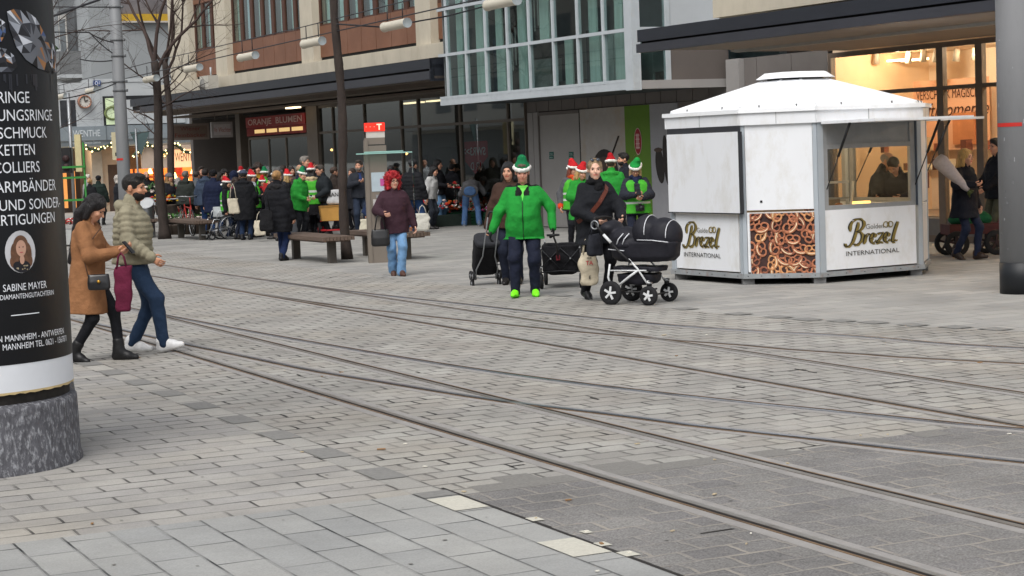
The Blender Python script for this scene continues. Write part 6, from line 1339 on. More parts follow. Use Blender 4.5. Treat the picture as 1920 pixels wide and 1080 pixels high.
for py in (75, 105, 153, 170, 13):
    z_ = atY(228, py, gy)[2]; m = MB(); rr_ = np.interp(z_, [0, 1.5, 8.5], [.152, .15, .125]); m.lathe([(rr_+.012, z_-.02), (rr_+.012, z_+.02)], n=24); m.lathe([(.035, -.03), (.035, .03)], (rr_+.03, -.03, z_), 8); m.build('clamp', [mat('#5c5e60')], pl_)
z_ = atY(234, 298, gy)[2]; tape(pl_, .154, z_-.03, math.radians(200), math.radians(280), .05)
# ---------------------------------------------------------------- benches
WOOD = mat('#5f5046', var=.25, scale=3, rough=.75, stretch=(1, 12, 12)); LEGM = mat('#4f4a44', var=.1, rough=.6)
def bench(label, p0, p1, W=.62, n=9):
    """p0, p1: feet of the two legs on the ground"""
    p0, p1 = np.array(p0), np.array(p1); c = (p0+p1)/2; d = unit(p1-p0); rz = math.atan2(d[1], d[0]); L2 = np.linalg.norm(p1-p0)/2
    b = thing('bench', label, 'bench', (c[0], c[1], 0), rz, 'wooden benches on the square')
    m = MB(); t = L2+.42
    for k in range(n): y = -W/2+(k+.5)*W/n; m.box((0, y, .455), (2*t, W/n-.012, .07))
    m.box((0, 0, .405), (2*t-.3, W-.1, .03)); m.build('seat', [WOOD], b)
    for s in (-1, 1): m = MB(); m.box((s*L2, 0, .195), (.12, .14, .39)); m.build('leg', [LEGM], b)
    return b
bench('wooden bench with the near tree trunk rising at its end', at(556, 485), at(623, 493)); bench('wooden bench behind the phone pillar and the red-haired woman', at(689, 479), at(763, 485.5))
bench('wooden bench in front of the flower pots and the wheelchair', at(340, 446), at(380, 450)); bench('wooden bench end showing beside the steel litter bin', at(243, 441), at(273, 446))
# litter bin
g = at(278, 446); lb = thing('litter_bin', 'brushed steel cylinder litter bin with slanted pale lid opening', 'litter bin', (g[0], g[1], 0))
m = MB(); n_ = 32; r_b = .19; V_ = [(r_b*math.cos(2*math.pi*k/n_), r_b*math.sin(2*math.pi*k/n_), 0.02) for k in range(n_)]+[(r_b*math.cos(2*math.pi*k/n_), r_b*math.sin(2*math.pi*k/n_), .90+.13*math.sin(2*math.pi*k/n_)) for k in range(n_)]
m.add(V_, [(k, (k+1) % n_, n_+(k+1) % n_, n_+k) for k in range(n_)], 0, True); m.build('body', [mat('#8f9194', metal=.9, rough=.35, var=.06)], lb)
m = MB(); V_ = [(r_b*1.02*math.cos(2*math.pi*k/n_), r_b*1.02*math.sin(2*math.pi*k/n_), .905+.133*math.sin(2*math.pi*k/n_)) for k in range(n_)]; m.add(V_, [tuple(range(n_))], 0); m.tube(V_, .012, 6, 1, closed=True); m.build('lid', [mat('#a9abac', rough=.5), GREYM], lb)
# ---------------------------------------------------------------- phone pillar
g = at(712, 492); ip = thing('phone_pillar', 'taupe phone pillar with glowing red sign, notices and glass shelf roof', 'phone pillar', (g[0], g[1], 0), .12)
TA = mat('#6f675e', var=.05, scale=2, rough=.55); m = MB(); m.box((0, 0, 1.05), (.40, .22, 2.1)); m.box((-.16, .0, 1.1), (.07, .26, 2.2)); m.box((0, 0, 2.18), (.36, .2, .12), 0, 0); m.build('post', [TA], ip)
m = MB(); m.box((.02, 0, 2.30), (.33, .2, .12)); m.build('white_band', [mat('#b9b6b0')], ip)
m = MB(); m.box((0.01, 0, 2.43), (.36, .24, .15)); put_text(m, 'T', (.09, -.122, 2.38), (1, 0, 0), UP, height=.10, m=1, bold=.03); put_text(m, '· · ·', (-.07, -.122, 2.41), (1, 0, 0), UP, width=.16, height=.05, m=1); m.build('light_sign', [mat('#d02818', emit='#ff2a18', es=.55), mat('#ffb0a0', emit='#ffb090', es=.9)], ip)
m = MB(); m.box((.15, 0, 1.96), (1.0, .55, .018)); m.box((.66, -.1, 1.35), (.012, .3, 1.2)); m.build('glass_shelf', [glass((.72, .90, .88), .8, .85)], ip)
m = MB(); m.box((.15, -.28, 1.96), (1.0, .012, .022)); m.box((.15, -.02, 1.985), (.7, .25, .02)); m.build('shelf_edge', [mat('#88b0a8', rough=.2)], ip)
m = MB(); m.box((.03, -.115, 1.45), (.24, .01, .34), 0, 0); m.box((.10, -.122, 1.44), (.07, .006, .13), 0, 1); m.build('notice', [mat('#a3b0b8'), mat('#b04a8a')], ip)
m = MB(); m.box((.05, -.16, 1.0), (.26, .12, .28), 0, 0); m.box((.09, -.223, 1.02), (.10, .006, .16), 0, 1); m.box((.05, -.12, 1.19), (.14, .03, .06), 0, 2); m.build('telephone', [mat('#a8a4a2'), mat('#c47aa0'), mat('#8a8c8e', metal=.6)], ip)
# ---------------------------------------------------------------- bare trees
BARK = mat('#332b27', var=.3, scale=8, rough=.9, bump=.8, bscale=28, stretch=(1, 1, .4)); TWIG = mat('#3c302c', var=.2, scale=6, rough=.9)
def bare_tree(label, base, rt, hfork, htop, seed, spread=2.2, nl=4, twigs=1.0, knob=.0, low=None):
    r = random.Random(seed); t = thing('tree', label, 'tree', base, 0, 'bare street trees')
    n = 26; P_, R_ = [], []
    for k in range(n+1):
        z = hfork*k/n; P_.append(np.array([.03*math.sin(z*1.7+seed), .03*math.cos(z*1.3+seed), z])); R_.append(rt*(1-.28*k/n)*(1+knob*r.uniform(-.6, 1))*(1.35 if k == 0 else 1.12 if k == 1 else 1))
    m = MB(); m.tube(P_, R_, 12)
    c = MB(); tops = P_[-1]
    def branch(p, d, L, rad, depth):
        k = max(3, int(L/.28)); pts = [p]; rs = [rad]; q = p; dd = d
        for i in range(k):
            dd = unit(dd+np.array([r.uniform(-.22, .22), r.uniform(-.22, .22), r.uniform(-.16, .14)+(.05 if depth < 2 else -.02)])); q = q+dd*L/k; pts.append(q); rs.append(rad*(1-.75*(i+1)/k))
        c.tube(pts, rs, 6 if depth == 0 else 4 if depth == 1 else 3, cap=False)
        if depth < 3:
            nb = int((5 if depth == 0 else 4 if depth == 1 else 3)*twigs)+1
            for i in range(nb):
                f = r.uniform(.25, 1); j = min(int(f*k), k-1); ax = unit(np.cross(dd, np.array([r.uniform(-1, 1), r.uniform(-1, 1), r.uniform(-1, 1)]))); nd = unit((pts[j+1]-pts[j])/(L/k)*.75+ax*r.uniform(.5, 1.0))
                branch(pts[j], nd, L*r.uniform(.38, .62), rs[j]*.55, depth+1)
    for i in range(nl):
        a = 2*math.pi*i/nl+r.uniform(-.4, .4); el = r.uniform(.9, 1.35); d = np.array([math.cos(a)*math.cos(el), math.sin(a)*math.cos(el), math.sin(el)]); branch(tops-np.array([0, 0, r.uniform(0, .5)]), d, htop-hfork, rt*.42, 0)
    for (z, a, L) in (low or []):
        k = int(z/hfork*n); branch(P_[k], np.array([math.cos(a)*.85, math.sin(a)*.85, .5]), L, rt*.17, 1)
    m.build('trunk', [BARK], t); c.build('crown', [TWIG], t); return t
g = at(651, 486); bare_tree('knobbly dark tree trunk growing between the two nearest benches', (g[0], g[1], 0), .090, 5.6, 9.5, 3, knob=.20)
g = at(307, 448); bare_tree('bare twiggy tree beside the steel litter bin', (g[0], g[1], 0), .135, 4.5, 8.4, 8, nl=3, twigs=1.35, knob=.05, low=[(3.3, .3, 1.5), (3.0, 2.9, 1.5), (3.7, -.3, 1.8), (2.75, 2.6, 1.2), (4.1, 0.1, 2.2), (3.9, 3.4, 1.8), (3.5, -1.2, 1.4)])
p = atY(326, 400, 56); bare_tree('thinner bare tree rising behind the twiggy one', (p[0], 56, 0), .12, 4.9, 8.4, 15, twigs=1.2, low=[(3.6, 2.2, 1.4), (4.0, .6, 1.6)])
p = atY(52, 400, 40); bare_tree('bare tree whose twigs reach out behind the advertising column', (p[0], 40, 0), .09, 4.0, 7.4, 23, twigs=1.35, low=[(2.6, .2, 1.9), (3.1, -.2, 2.2), (3.6, .4, 2.2), (3.3, .1, 1.6)])
# ---------------------------------------------------------------- lamps on span wires
LV = 12.3
WIRE = mat('#26262a', rough=.6)
def wire(label, pts, r=.012, sag=0, name='cable'):
    m = MB(); P_ = [np.asarray(p) for p in pts]
    if sag and len(P_) == 2: a_, b_ = P_; P_ = [a_+(b_-a_)*t-UP*sag*4*t*(1-t) for t in np.linspace(0, 1, 13)]
    m.tube(P_, r, 5); return tag(m.build(name, [WIRE]), label, 'cable', 'thin cables over the square')
lamps = [(940, 5, 'nearest to the glass bay'), (741, 47, 'between the trunk and the glass bay'), (586, 80, 'just left of the dark trunk'), (464, 106, 'before the second brown bay'), (362, 128, 'before the cream wall end'), (283, 148, 'right behind the twiggy tree'), (172, 170, 'below the blue number plate'), (116, 181, 'at the edge of the column')]
lu = []
for px, py, where in lamps:
    u_, z_ = T.onv(px, py, LV); lu.append((u_, z_)); t_ = thing('street_lamp', 'white tubular lamp hung on the cable '+where, 'lamp', T.P(u_, LV, z_), T.a, 'tube lamps on the cables')
    # tube lies along the cable (local +Y is u)
    m = MB(); m.lathe([(.0, -.53), (.072, -.52), (.080, -.48), (.080, .45), (.088, .47), (.088, .51), (.06, .52), (0, .525)], (0, 0, 0), 18, axes=(np.array([1., 0, 0]), UP, np.array([0, 1., 0]))); m.build('housing', [mat('#b9b3a4', var=.06, rough=.4)], t_)
    m = MB(); m.lathe([(.086, -.55), (.06, -.54), (.0, -.538)], (0, 0, 0), 16, axes=(np.array([1., 0, 0]), UP, np.array([0, 1., 0])), cap=False); m.build('end_glass', [mat('#8f9698', rough=.2)], t_)
    m = MB(); m.tube([(0, -.35, .09), (0, -.35, .34)], .01, 5); m.tube([(0, .35, .09), (0, .35, .34)], .01, 5); m.build('hanger', [WIRE], t_)
lz = np.polyfit([a for a, b in lu], [b for a, b in lu], 1); zl = lambda u: lz[0]*u+lz[1]
wire('lower lamp cable running along the square through all tube lamps', [T.P(u, LV+.0, zl(u)+.12) for u in (5, 20, 28, 35, 45, 60, 80)]); wire('upper lamp cable strung just above the tube lamps', [T.P(u, LV+.0, zl(u)+.36+.03*math.sin(u)) for u in (5, 20, 28, 35, 45, 60, 80)], .010)
zt1_ = atY(632, 46, at(651, 486)[1])[2]
gy = 44.0
def pp(px, py, Y): return atY(px, py, Y)
pole_pt = lambda py: np.array([pl_.location[0], gy, atY(228, py, gy)[2]])
wire('dark cable tied round the near tree trunk sloping to the glass bay', [pp(632, 45, 35.2), pp(720, 51, 36), pp(840, 30, 38), pp(935, 5, 40)], .016)
for k, (label, py, q) in enumerate([('straight overhead wire at the very top left crossing the grey pole', 13, (100, 13, 43)), ('overhead wire sloping from the grey pole down behind the column', 105, (168, 61, 43.5)), ('lower overhead wire left of the grey pole', 111, (150, 111, 43.5)), ('overhead wire from the grey pole past the blue number plate', 153, (118, 185, 42)), ('slack overhead wire reaching the pole clamp', 80, (165, 60, 43))]):
    wire(label, [pole_pt(py), pp(*q)], .014, sag=.05 if k else 0)
wire('heavy dark wire slanting up at the top left corner', [pp(100, 30, 30), pp(185, 0, 31), pp(260, -30, 32)], .020); wire('overhead wire from the column edge to the wire joint', [pp(100, 60, 42), pp(168, 61, 43.5)], .014)
wire('thin diagonal stay wire beside the grey pole', [pp(160, 111, 44), pole_pt(45)], .008)
# ---------------------------------------------------------------- traffic light and green frame at far left
p = pp(140, 400, 56); tl = thing('traffic_light', 'traffic light with yellow box and dark head behind the couple', 'traffic light', (p[0], 56, 0))
m = MB(); m.tube([(0, 0, 0), (0, 0, 4.1)], .05, 10); m.build('pole', [GREYM], tl)
hz_ = pp(138, 300, 56)[2]; m = MB(); m.box((-.12, -.1, hz_), (.28, .2, .75)); m.build('signal_head', [BLK], tl)
for k in (-.2, .05): m = MB(); m.lathe([(.1, 0), (.1, .04), (0, .03)], (-.12, -.2, hz_+k), 14, axes=(np.array([1., 0, 0]), UP, np.array([0, -1., 0]))); m.build('lens', [mat('#2a1414')], tl)
m = MB(); m.box((.22, 0, hz_+.2), (.18, .18, 1.1)); m.build('control_box', [mat('#b9ae84', var=.1)], tl)
p = pp(219, 275, 55); yb = thing('switch_box', 'small yellowed box fixed left of the grey pole', 'box', (p[0], 55, p[2]-.4)); m = MB(); m.box((0, 0, .42), (.25, .16, .8)); m.build('casing', [mat('#b5ac8e')], yb); m = MB(); m.box((0, -.085, .18), (.08, .01, .1)); m.build('lock', [BLK], yb)
gf = thing('metal_frame', 'green painted metal frame of an empty stall beside the traffic light', 'frame', (pp(140, 400, 54)[0], 54, 0)); m = MB()
for x_ in (-.65, .35): m.bar((x_, 0, 0), (x_, 0, 2.6), .05, .05)
for py in (313, 333, 375): z_ = pp(140, py, 54)[2]; m.bar((-1.0, -.03, z_), (.40, -.03, z_), .06, .06)
m.build('bars', [mat('#2f7a34', var=.12)], gf)
p = pp(262, 270, 56); ts = thing('road_sign', 'grey back of a triangular road sign right of the tall pole', 'sign', (p[0], 56, 0)); z1_ = pp(262, 247, 56)[2]; z0_ = pp(262, 292, 56)[2]
m = MB(); m.prism([(-.28, .02, z1_), (.30, .02, z1_), (.02, .02, z0_)], (0, .02, 0)); m.build('plate', [mat('#3f5152', var=.08)], ts); m = MB(); m.tube([(-.10, 0, 0), (-.10, 0, z1_+.1)], .03, 8); m.build('pole', [GREYM], ts)
# ================================================================== PRAM, CARTS, BAGS, FLOWERS
def sdfpart(name, s_, h, m, par): V, Q = s_.mesh(h); return mesh_obj(name, V, Q, m, None, True, par)
I3 = np.eye(3)
# ---------------------------------------------------------------- pram
nr = at(1146, 572); yawp = math.radians(58); fwd = np.array([math.sin(yawp), -math.cos(yawp), 0]); lft = np.array([math.cos(yawp), math.sin(yawp), 0])
pc = nr+lft*.27+fwd*.26; pm_ = thing('pram', 'large black pram with white frame, carrycot and raised hood pushed by the blond woman', 'pram', (pc[0], pc[1], 0), yawp)
PF = cloth('#1b1b22', rough=.6, bump=.25, bscale=14, var=.2)
for sx_ in (-1, 1):
    for y_, r_w, w_ in ((.26, .148, .055), (-.26, .118, .055)):
        m = MB(); m.wheel((0, 0, 0), (1, 0, 0), r_w, w_, 0, 0, 0); wh = m.build('wheel', [mat('#17171a', rough=.8)], pm_); wh.location = (sx_*.27, y_, r_w)
        m = MB(); m.lathe([(r_w*.60, -.018), (r_w*.60, .018)], (0, 0, 0), 18, 1, axes=(np.array([0, 1., 0]), np.array([0, 0, 1.]), np.array([1., 0, 0])))
        for k in range(5):
            a = 2*math.pi*k/5+.5; d = np.array([0, math.cos(a), math.sin(a)])
            for sd in (-1, 1): m.bar(np.array([sd*.024, 0, 0])+d*.012, np.array([sd*.022, 0, 0])+d*r_w*.56, .026, .010, 0, (1, 0, 0))
        m.lathe([(.022, -.034), (.022, .034)], (0, 0, 0), 10, 0, axes=(np.array([0, 1., 0]), np.array([0, 0, 1.]), np.array([1., 0, 0]))); m.build('rim', [WHITEM, mat('#101012', rough=.7)], wh)
m = MB()
for sx_ in (-1, 1):
    m.tube([(sx_*.24, .24, .15), (sx_*.25, .30, .34), (sx_*.25, .27, .50)], .013, 8, 0)
    m.tube([(sx_*.24, .22, .20), (sx_*.24, .02, .34), (sx_*.23, -.10, .42)], .015, 8, 0); m.tube([(sx_*.23, -.24, .24), (sx_*.23, -.10, .44), (sx_*.23, .02, .56)], .012, 8, 0)
    m.tube([(sx_*.235, .30, .42), (sx_*.235, -.22, .42)], .009, 8, 0); m.tube([(sx_*.23, -.25, .22), (sx_*.23, -.26, .29)], .032, 10, 1); m.tube([(sx_*.23, -.25, .265), (sx_*.23, -.26, .285)], .034, 10, 0)
m.tube([(-.27, .26, .148), (.27, .26, .148)], .012, 8, 1); m.tube([(-.25, -.10, .16), (.25, -.10, .16)], .012, 8, 1); m.tube([(-.2, .25, .15), (-.2, -.12, .16)], .01, 8, 1); m.tube([(-.27, -.26, .118), (.27, -.26, .118)], .010, 8, 1)
m.build('frame', [WHITEM, BLK], pm_)
m = MB()
for sx_ in (-1, 1):
    m.tube([(sx_*.25, -.02, .52), (sx_*.255, .12, .64), (sx_*.255, .24, .76)], .016, 8, 0); m.tube([(sx_*.255, .24, .76), (sx_*.255, .34, .86)], .019, 8, 1); m.tube([(sx_*.255, .34, .86), (sx_*.25, .44, .98), (sx_*.22, .49, 1.04)], .016, 8, 0)
m.tube([(-.22, .49, 1.04), (-.12, .52, 1.06), (.12, .52, 1.06), (.22, .49, 1.04)], .020, 8, 0); m.tube([np.array([-.255+.0*math.cos(a), .46+.05*math.cos(a), .98+.05*math.sin(a)]) for a in np.linspace(0, 2*math.pi, 17)[:-1]], .010, 6, 2, closed=True)
m.build('handle', [BLK, WHITEM, GREYM], pm_)
s_ = SDF(.05); s_.wr = (.004, 22, 5)
s_.stack((0, -.10, .52), I3, [(0, 0, 0, .16, .36), (.06, 0, 0, .20, .43), (.23, 0, 0, .21, .46), (.25, 0, 0, .20, .45)], ex=3.2, k=.02); sdfpart('carrycot', s_, .014, [PF], pm_)
s_ = SDF(.04); s_.wr = (.006, 20, 8); s_.ell((0, -.36, .83), (.205, .23, .22)).ell((0, -.13, .87), (.205, .18, .215)); s_.half((0, 0, .74), (0, 0, -1)); sdfpart('hood', s_, .013, [PF], pm_)
s_ = SDF(.04); s_.wr = (.007, 20, 3); s_.ell((0, .16, .82), (.20, .23, .12)).ell((0, .36, .93), (.19, .12, .10)).ell((0, .10, .72), (.22, .27, .10)); sdfpart('apron', s_, .013, [PF], pm_)
m = MB()
for yy, rz_, zc_ in ((-.19, .21, .87), (-.48, .185, .83)): m.tube([(0.207*math.cos(a), yy, zc_+rz_*math.sin(a)) for a in np.linspace(-.1, math.pi+.1, 18)], .006, 5)
for y0 in (.02, .10): m.tube([(-.19, y0, .92-.05), (-.215, y0+.06, .80), (-.225, y0+.08, .74)], .007, 5)
m.tube([(-.222, -.52, .76), (-.22, -.30, .785), (-.22, -.1, .79)], .006, 5); m.tube([(-.225, .08, .66), (-.225, .30, .68)], .006, 5); m.build('piping', [mat('#c9cbd0', rough=.4)], pm_)
s_ = SDF(.03); s_.wr = (.005, 25, 2); s_.stack((0, .0, .24), I3, [(0, 0, 0, .17, .20), (.04, 0, 0, .19, .25), (.13, 0, 0, .195, .27)], ex=3.2); s_.stack((0, -.02, .40), I3, [(0, 0, 0, .20, .32), (.06, 0, 0, .205, .33)], ex=3.2); sdfpart('basket', s_, .014, [PF], pm_)
# ---------------------------------------------------------------- shopping trolley
def trolley(label, base, rz, handle=1.02, tilt=22, top='#2b2c30', flap='#15151a', red=False):
    t_ = thing('shopping_trolley', label, 'trolley', base, rz); a = math.radians(tilt); A = rotx(a)     # leans towards its own front (-Y)
    q = lambda x, y, z: A @ np.array([x, y, z])+np.array([0, 0, .09])
    s_ = SDF(.03); s_.wr = (.004, 24, 4); s_.stack(np.array([0, 0, .09]), [A[:, 0], A[:, 1], A[:, 2]], [(.05, 0, .14, .165, .125), (.08, 0, .14, .175, .135), (.52, 0, .15, .185, .15), (.55, 0, .15, .18, .145)], ex=4); sdfpart('bag', s_, .014, [cloth('#121215')], t_)
    s_ = SDF(.02); s_.stack(np.array([0, 0, .09]), [A[:, 0], A[:, 1], A[:, 2]], [(.55, 0, .15, .19, .155), (.60, 0, .15, .19, .155), (.62, 0, .15, .17, .14)], ex=4); sdfpart('flap', s_, .014, [cloth(top if not red else '#8a1c20')], t_)
    m = MB()
    for sx_ in (-1, 1): m.tube([q(sx_*.15, -.02, .0), q(sx_*.16, -.015, .18), q(sx_*.09, -.02, .42), q(sx_*.085, -.02, handle-.08)], .010, 7, 0)
    m.tube([q(-.085, -.02, handle-.08), q(-.07, -.02, handle), q(.07, -.02, handle), q(.085, -.02, handle-.08)], .016, 7, 1); m.tube([q(-.16, 0, .02), q(.16, 0, .02)], .01, 7, 0); m.tube([q(-.15, 0, .03), q(-.15, .24, .03), q(.15, .24, .03), q(.15, 0, .03)], .008, 6, 0)
    m.build('frame', [GREYM, BLK], t_)
    for sx_ in (-1, 1):
        for k in range(3):
            an = 2*math.pi*k/3+.52; m = MB(); m.wheel((0, 0, 0), (1, 0, 0), .068, .034, 0, 1, 4); w_ = m.build('wheel', [mat('#1b1b1d', rough=.8), mat('#8d8f92')], t_); w_.location = (sx_*.20, .075*math.cos(an), .115+.075*math.sin(an)-.01)
        m = MB()
        for k in range(3): an = 2*math.pi*k/3+.52; m.bar((sx_*.176, 0, .105), (sx_*.176, .075*math.cos(an), .105+.075*math.sin(an)), .02, .01, 0, (1, 0, 0))
        m.build('wheel_carrier', [BLK], t_)
    return t_
b_ = at(911, 534); trolley('black shopping trolley with grey tube frame pulled by the man in bright green', (b_[0], b_[1], 0), .25, 1.20, 34)
b_ = at(950, 508); trolley('black shopping trolley half hidden behind the man in bright green', (b_[0], b_[1], 0), 0, 1.05, 18)
b_ = at(802, 428); trolley('black shopping trolley with red top and pale wheels by the shop glass', (b_[0], b_[1], 0), .9, 1.05, 20, red=True)
# ---------------------------------------------------------------- folding wagon
b_ = at(1053, 541); wg = thing('folding_wagon', 'black folding handcart with crossed tube frame pulled by the man in bright green', 'handcart', (b_[0], b_[1], 0), -.10)
s_ = SDF(.02); s_.wr = (.006, 16, 9); s_.stack((0, .40, .24), I3, [(-.06, 0, 0, .17, .25), (0, 0, 0, .27, .38), (.34, 0, 0, .275, .40), (.36, 0, 0, .27, .395)], ex=6); s_.stack((0, .40, .36), I3, [(0, 0, 0, .235, .36), (.40, 0, 0, .235, .36)], 's', ex=6); sdfpart('fabric_body', s_, .016, [cloth('#121216')], wg)
m = MB()
for sx_ in (-1, 1):
    for y_ in (0, .80): m.tube([(sx_*.275, y_, .12), (sx_*.275, y_, .61)], .012, 7); m.lathe([(0, -.012), (.022, 0), (0, .02)], (sx_*.275, y_, .61), 8, 1)
for y_ in (-.012, .812): m.tube([(-.27, y_, .56), (.0, y_, .26)], .008, 6); m.tube([(.27, y_, .56), (.0, y_, .26)], .008, 6); m.tube([(-.27, y_, .30), (-.0, y_, .56)], .008, 6); m.tube([(.27, y_, .30), (.0, y_, .56)], .008, 6); m.tube([(-.275, y_, .23), (0, y_, .245), (.275, y_, .23)], .010, 6)
for q in ((-.135, .415), (.135, .415), (-.27, .56), (.27, .56), (-.27, .3), (.27, .3)): m.lathe([(.012, 0), (.008, .008), (0, .01)], (q[0], -.02, q[1]), 8, 1, axes=(np.array([1., 0, 0]), UP, np.array([0, -1., 0])))
m.build('frame', [mat('#26272a', metal=.5, rough=.45), mat('#a9abad', metal=.5)], wg)
for sx_ in (-1, 1):
    for y_ in (.02, .78): m = MB(); m.wheel((0, 0, 0), (1, 0, 0), .105, .045, 0, 1, 6); w_ = m.build('wheel', [mat('#1a1a1c', rough=.8), mat('#3a3b3e')], wg); w_.location = (sx_*.275, y_, .105)
hp_ = wpt(P4, P4['arm'][1][2]+np.array([0.0, -.03, -.10])); hl = rotz(.10) @ (hp_-np.array([b_[0], b_[1], 0]))
m = MB(); m.tube([(-.03, -.02, .42), (hl[0]*.5, hl[1]*.5, (.42+hl[2])*.5+.02), hl], .013, 8); m.lathe([(.05, -.012), (.085, -.012), (.085, .014), (.05, .014), (.05, -.012)], hl, 20, cap=False); m.build('pull_handle', [BLK], wg)
m = MB(); m.box((-.03, -.03, .43), (.05, .03, .07)); m.build('red_clip', [mat('#6a1420')], wg)
# ---------------------------------------------------------------- bags in hands and on shoulders
def bag(label, c, w_, h_, d_, col, rz=0, straps=None, name='bag', cat='bag', leather=False, print_=None):
    """soft bag: c = centre of its upper rim"""
    t_ = thing(name, label, cat, (c[0], c[1], c[2]-h_), rz); s_ = SDF(.02); s_.wr = (.008 if not leather else .001, 18, hash_(label) % 99)
    s_.stack((0, 0, 0), I3, [(0, 0, 0, w_*.40, d_*.40), (h_*.08, 0, 0, w_*.49, d_*.5), (h_*.5, 0, 0, w_*.5, d_*.46), (h_*.98, 0, 0, w_*.46, d_*.26), (h_, 0, 0, w_*.45, d_*.2)], ex=3.5)
    sdfpart('body', s_, .012 if w_ < .3 else .016, [cloth(col) if not leather else mat(col, rough=.35, spec=.6)], t_)
    m = MB()
    if straps:
        for sy_ in (-1, 1): m.tube([(-w_*.28, sy_*d_*.2, h_*.95), (-w_*.16, sy_*d_*.12, h_+straps*.7), (0, 0, h_+straps), (w_*.16, sy_*d_*.12, h_+straps*.7), (w_*.28, sy_*d_*.2, h_*.95)], .010, 6)
        m.build('strap', [cloth(col) if not leather else mat(col, rough=.4)], t_)
    if print_:
        for k, (txt, zz, hh) in enumerate(print_): m = MB(); put_text(m, txt, (0, -d_*.52, h_*zz), (1, 0, 0), UP, height=hh, m=0, bold=.02); m.build('print', [mat('#2a2624') if k % 2 == 0 else mat('#a83a3c')], t_)
    return t_
hR = lambda P, sg, off=(0, 0, 0): wpt(P, P['arm'][sg][2]+np.array(off))
q = wpt(P1, P1['arm'][-1][2]); bag('burgundy cloth tote hanging from the wrist of the woman in camel coat', q+np.array([.06, -.05, -.13]), .17, .45, .09, '#5c1a33', .1, .13, 'tote_bag')
q = wpt(P1, (-.23, -.10, .92)); t_ = bag('small black crossbody handbag with gold clasp against the camel coat', q+np.array([.10, -.04, -.02]), .22, .155, .09, '#141416', .15, None, 'handbag', 'bag', True)
m = MB(); m.lathe([(.018, 0), (.012, .006), (0, .008)], (.0, -.052, .085), 10, axes=(np.array([1., 0, 0]), UP, np.array([0, -1., 0]))); m.build('clasp', [mat('#b58a3a', metal=.8, rough=.3)], t_)
sh_ = wpt(P1, P1['T'](.10, -.02, .50)); o_ = np.array(t_.location); m = MB(); l_ = lambda p: rotz(-.15) @ (np.asarray(p)-o_)
m.tube([(-.10, 0, .14), l_(wpt(P1, (-.232, -.06, 1.02))), l_(wpt(P1, (-.21, -.10, 1.2))), l_(wpt(P1, (-.09, -.20, 1.36))), l_(sh_+np.array([0, 0, .04]))], .006, 5); m.build('strap', [mat('#4a3020')], t_)
ph = lambda label, P, off, rz=0: (lambda t_: (MBbox(t_)))(thing('phone', label, 'phone', hR(P, -1, off), rz))
def MBbox(t_): m = MB(); m.box((0, 0, 0), (.075, .012, .15)); m.build('case', [mat('#15151a', rough=.3)], t_); m = MB(); m.box((0, .007, 0), (.066, .002, .138)); m.build('screen', [mat('#2a3442', rough=.1)], t_); return t_
t_ = ph('dark phone held in both hands by the woman in camel coat', P1, (.02, -.13, .05), math.radians(70)); t_.rotation_euler = (math.radians(-40), 0, math.radians(80))
t_ = ph('phone in the hands of the woman in green elf hat', P7, (.05, -.10, .05)); t_.rotation_euler = (math.radians(-55), 0, 0)
t_ = MBbox(thing('phone', 'phone held up by the woman in the fur-trimmed hood', 'phone', hR(C8, 1, (.0, -.08, .12)), math.radians(150)))
q = hR(P3, -1, (-.02, .08, -.20)); bag('glossy black handbag hanging from the elbow of the red-haired woman', np.array([q[0]-.04, q[1]+.02, .76]), .30, .27, .12, '#101012', .15, .26, 'handbag', 'bag', True)
q = hR(P6, -1); bag('dark grey changing bag hanging from the pram handle', np.array([q[0]-.02, q[1]-.12, .86]), .22, .28, .14, '#23252c', .4, .14)
bag('cream printed cloth bag hanging below the dark changing bag', np.array([q[0]-.10, q[1]+.15, .62]), .24, .42, .12, '#b5ab96', .2, .20, 'tote_bag', 'bag', False, [('die', .80, .035), ('TA', .62, .05), ('E', .2, .04)])
q = atY(1093, 392, 23.95); bag('black shoulder bag with brown leather corner on the hip of the pram pusher', q, .24, .28, .12, '#131317', .3, None, 'shoulder_bag')
m = MB(); cst = [P6['T'](.14, -.04, .48), P6['T'](.07, -.165, .42), P6['T'](-.04, -.195, .28), P6['T'](-.17, -.15, .12), P6['T'](-.25, .0, .04)]; V_ = []
st = thing('shoulder_strap', 'wide brown leather strap across the chest of the pram pusher', 'strap', P6['o'].location, P6['yaw'])
cp = smooth_path([(0, 0), (1, 0)], 1); pts = [np.array(p)*P6['s'] for p in cst]
for k in range(len(pts)-1): m.bar(pts[k], pts[k+1], .05, .012, 0, (0, -1, .2))
m.build('leather', [mat('#5a2a1c', rough=.45)], st)
q = hR(P11, -1, (.03, -.10, .03)); cu_ = thing('paper_cup', 'white paper cup in the hand of the blond santa-hat woman', 'cup', (q[0], q[1], q[2]-.07)); m = MB(); m.lathe([(.034, 0), (.046, .14), (.049, .145)], n=16); m.build('cup', [mat('#c9c9c8')], cu_); m = MB(); m.box((0, -.043, .08), (.02, .006, .04)); m.build('mark', [BLK], cu_)
q = wpt(P7, (.03, -.26, .90)); cm = thing('camera', 'black photo camera hanging at the belly of the woman in green elf hat', 'camera', q); m = MB(); m.box((0, 0, 0), (.15, .06, .10)); m.box((0, 0, .06), (.06, .05, .03)); m.build('case', [BLK], cm); m = MB(); m.lathe([(.045, 0), (.045, .10), (.035, .11), (0, .105)], (.02, -.03, -.01), 14, axes=(np.array([1., 0, 0]), UP, np.array([0, -1., 0]))); m.build('lens', [mat('#0c0c0e', rough=.3)], cm)
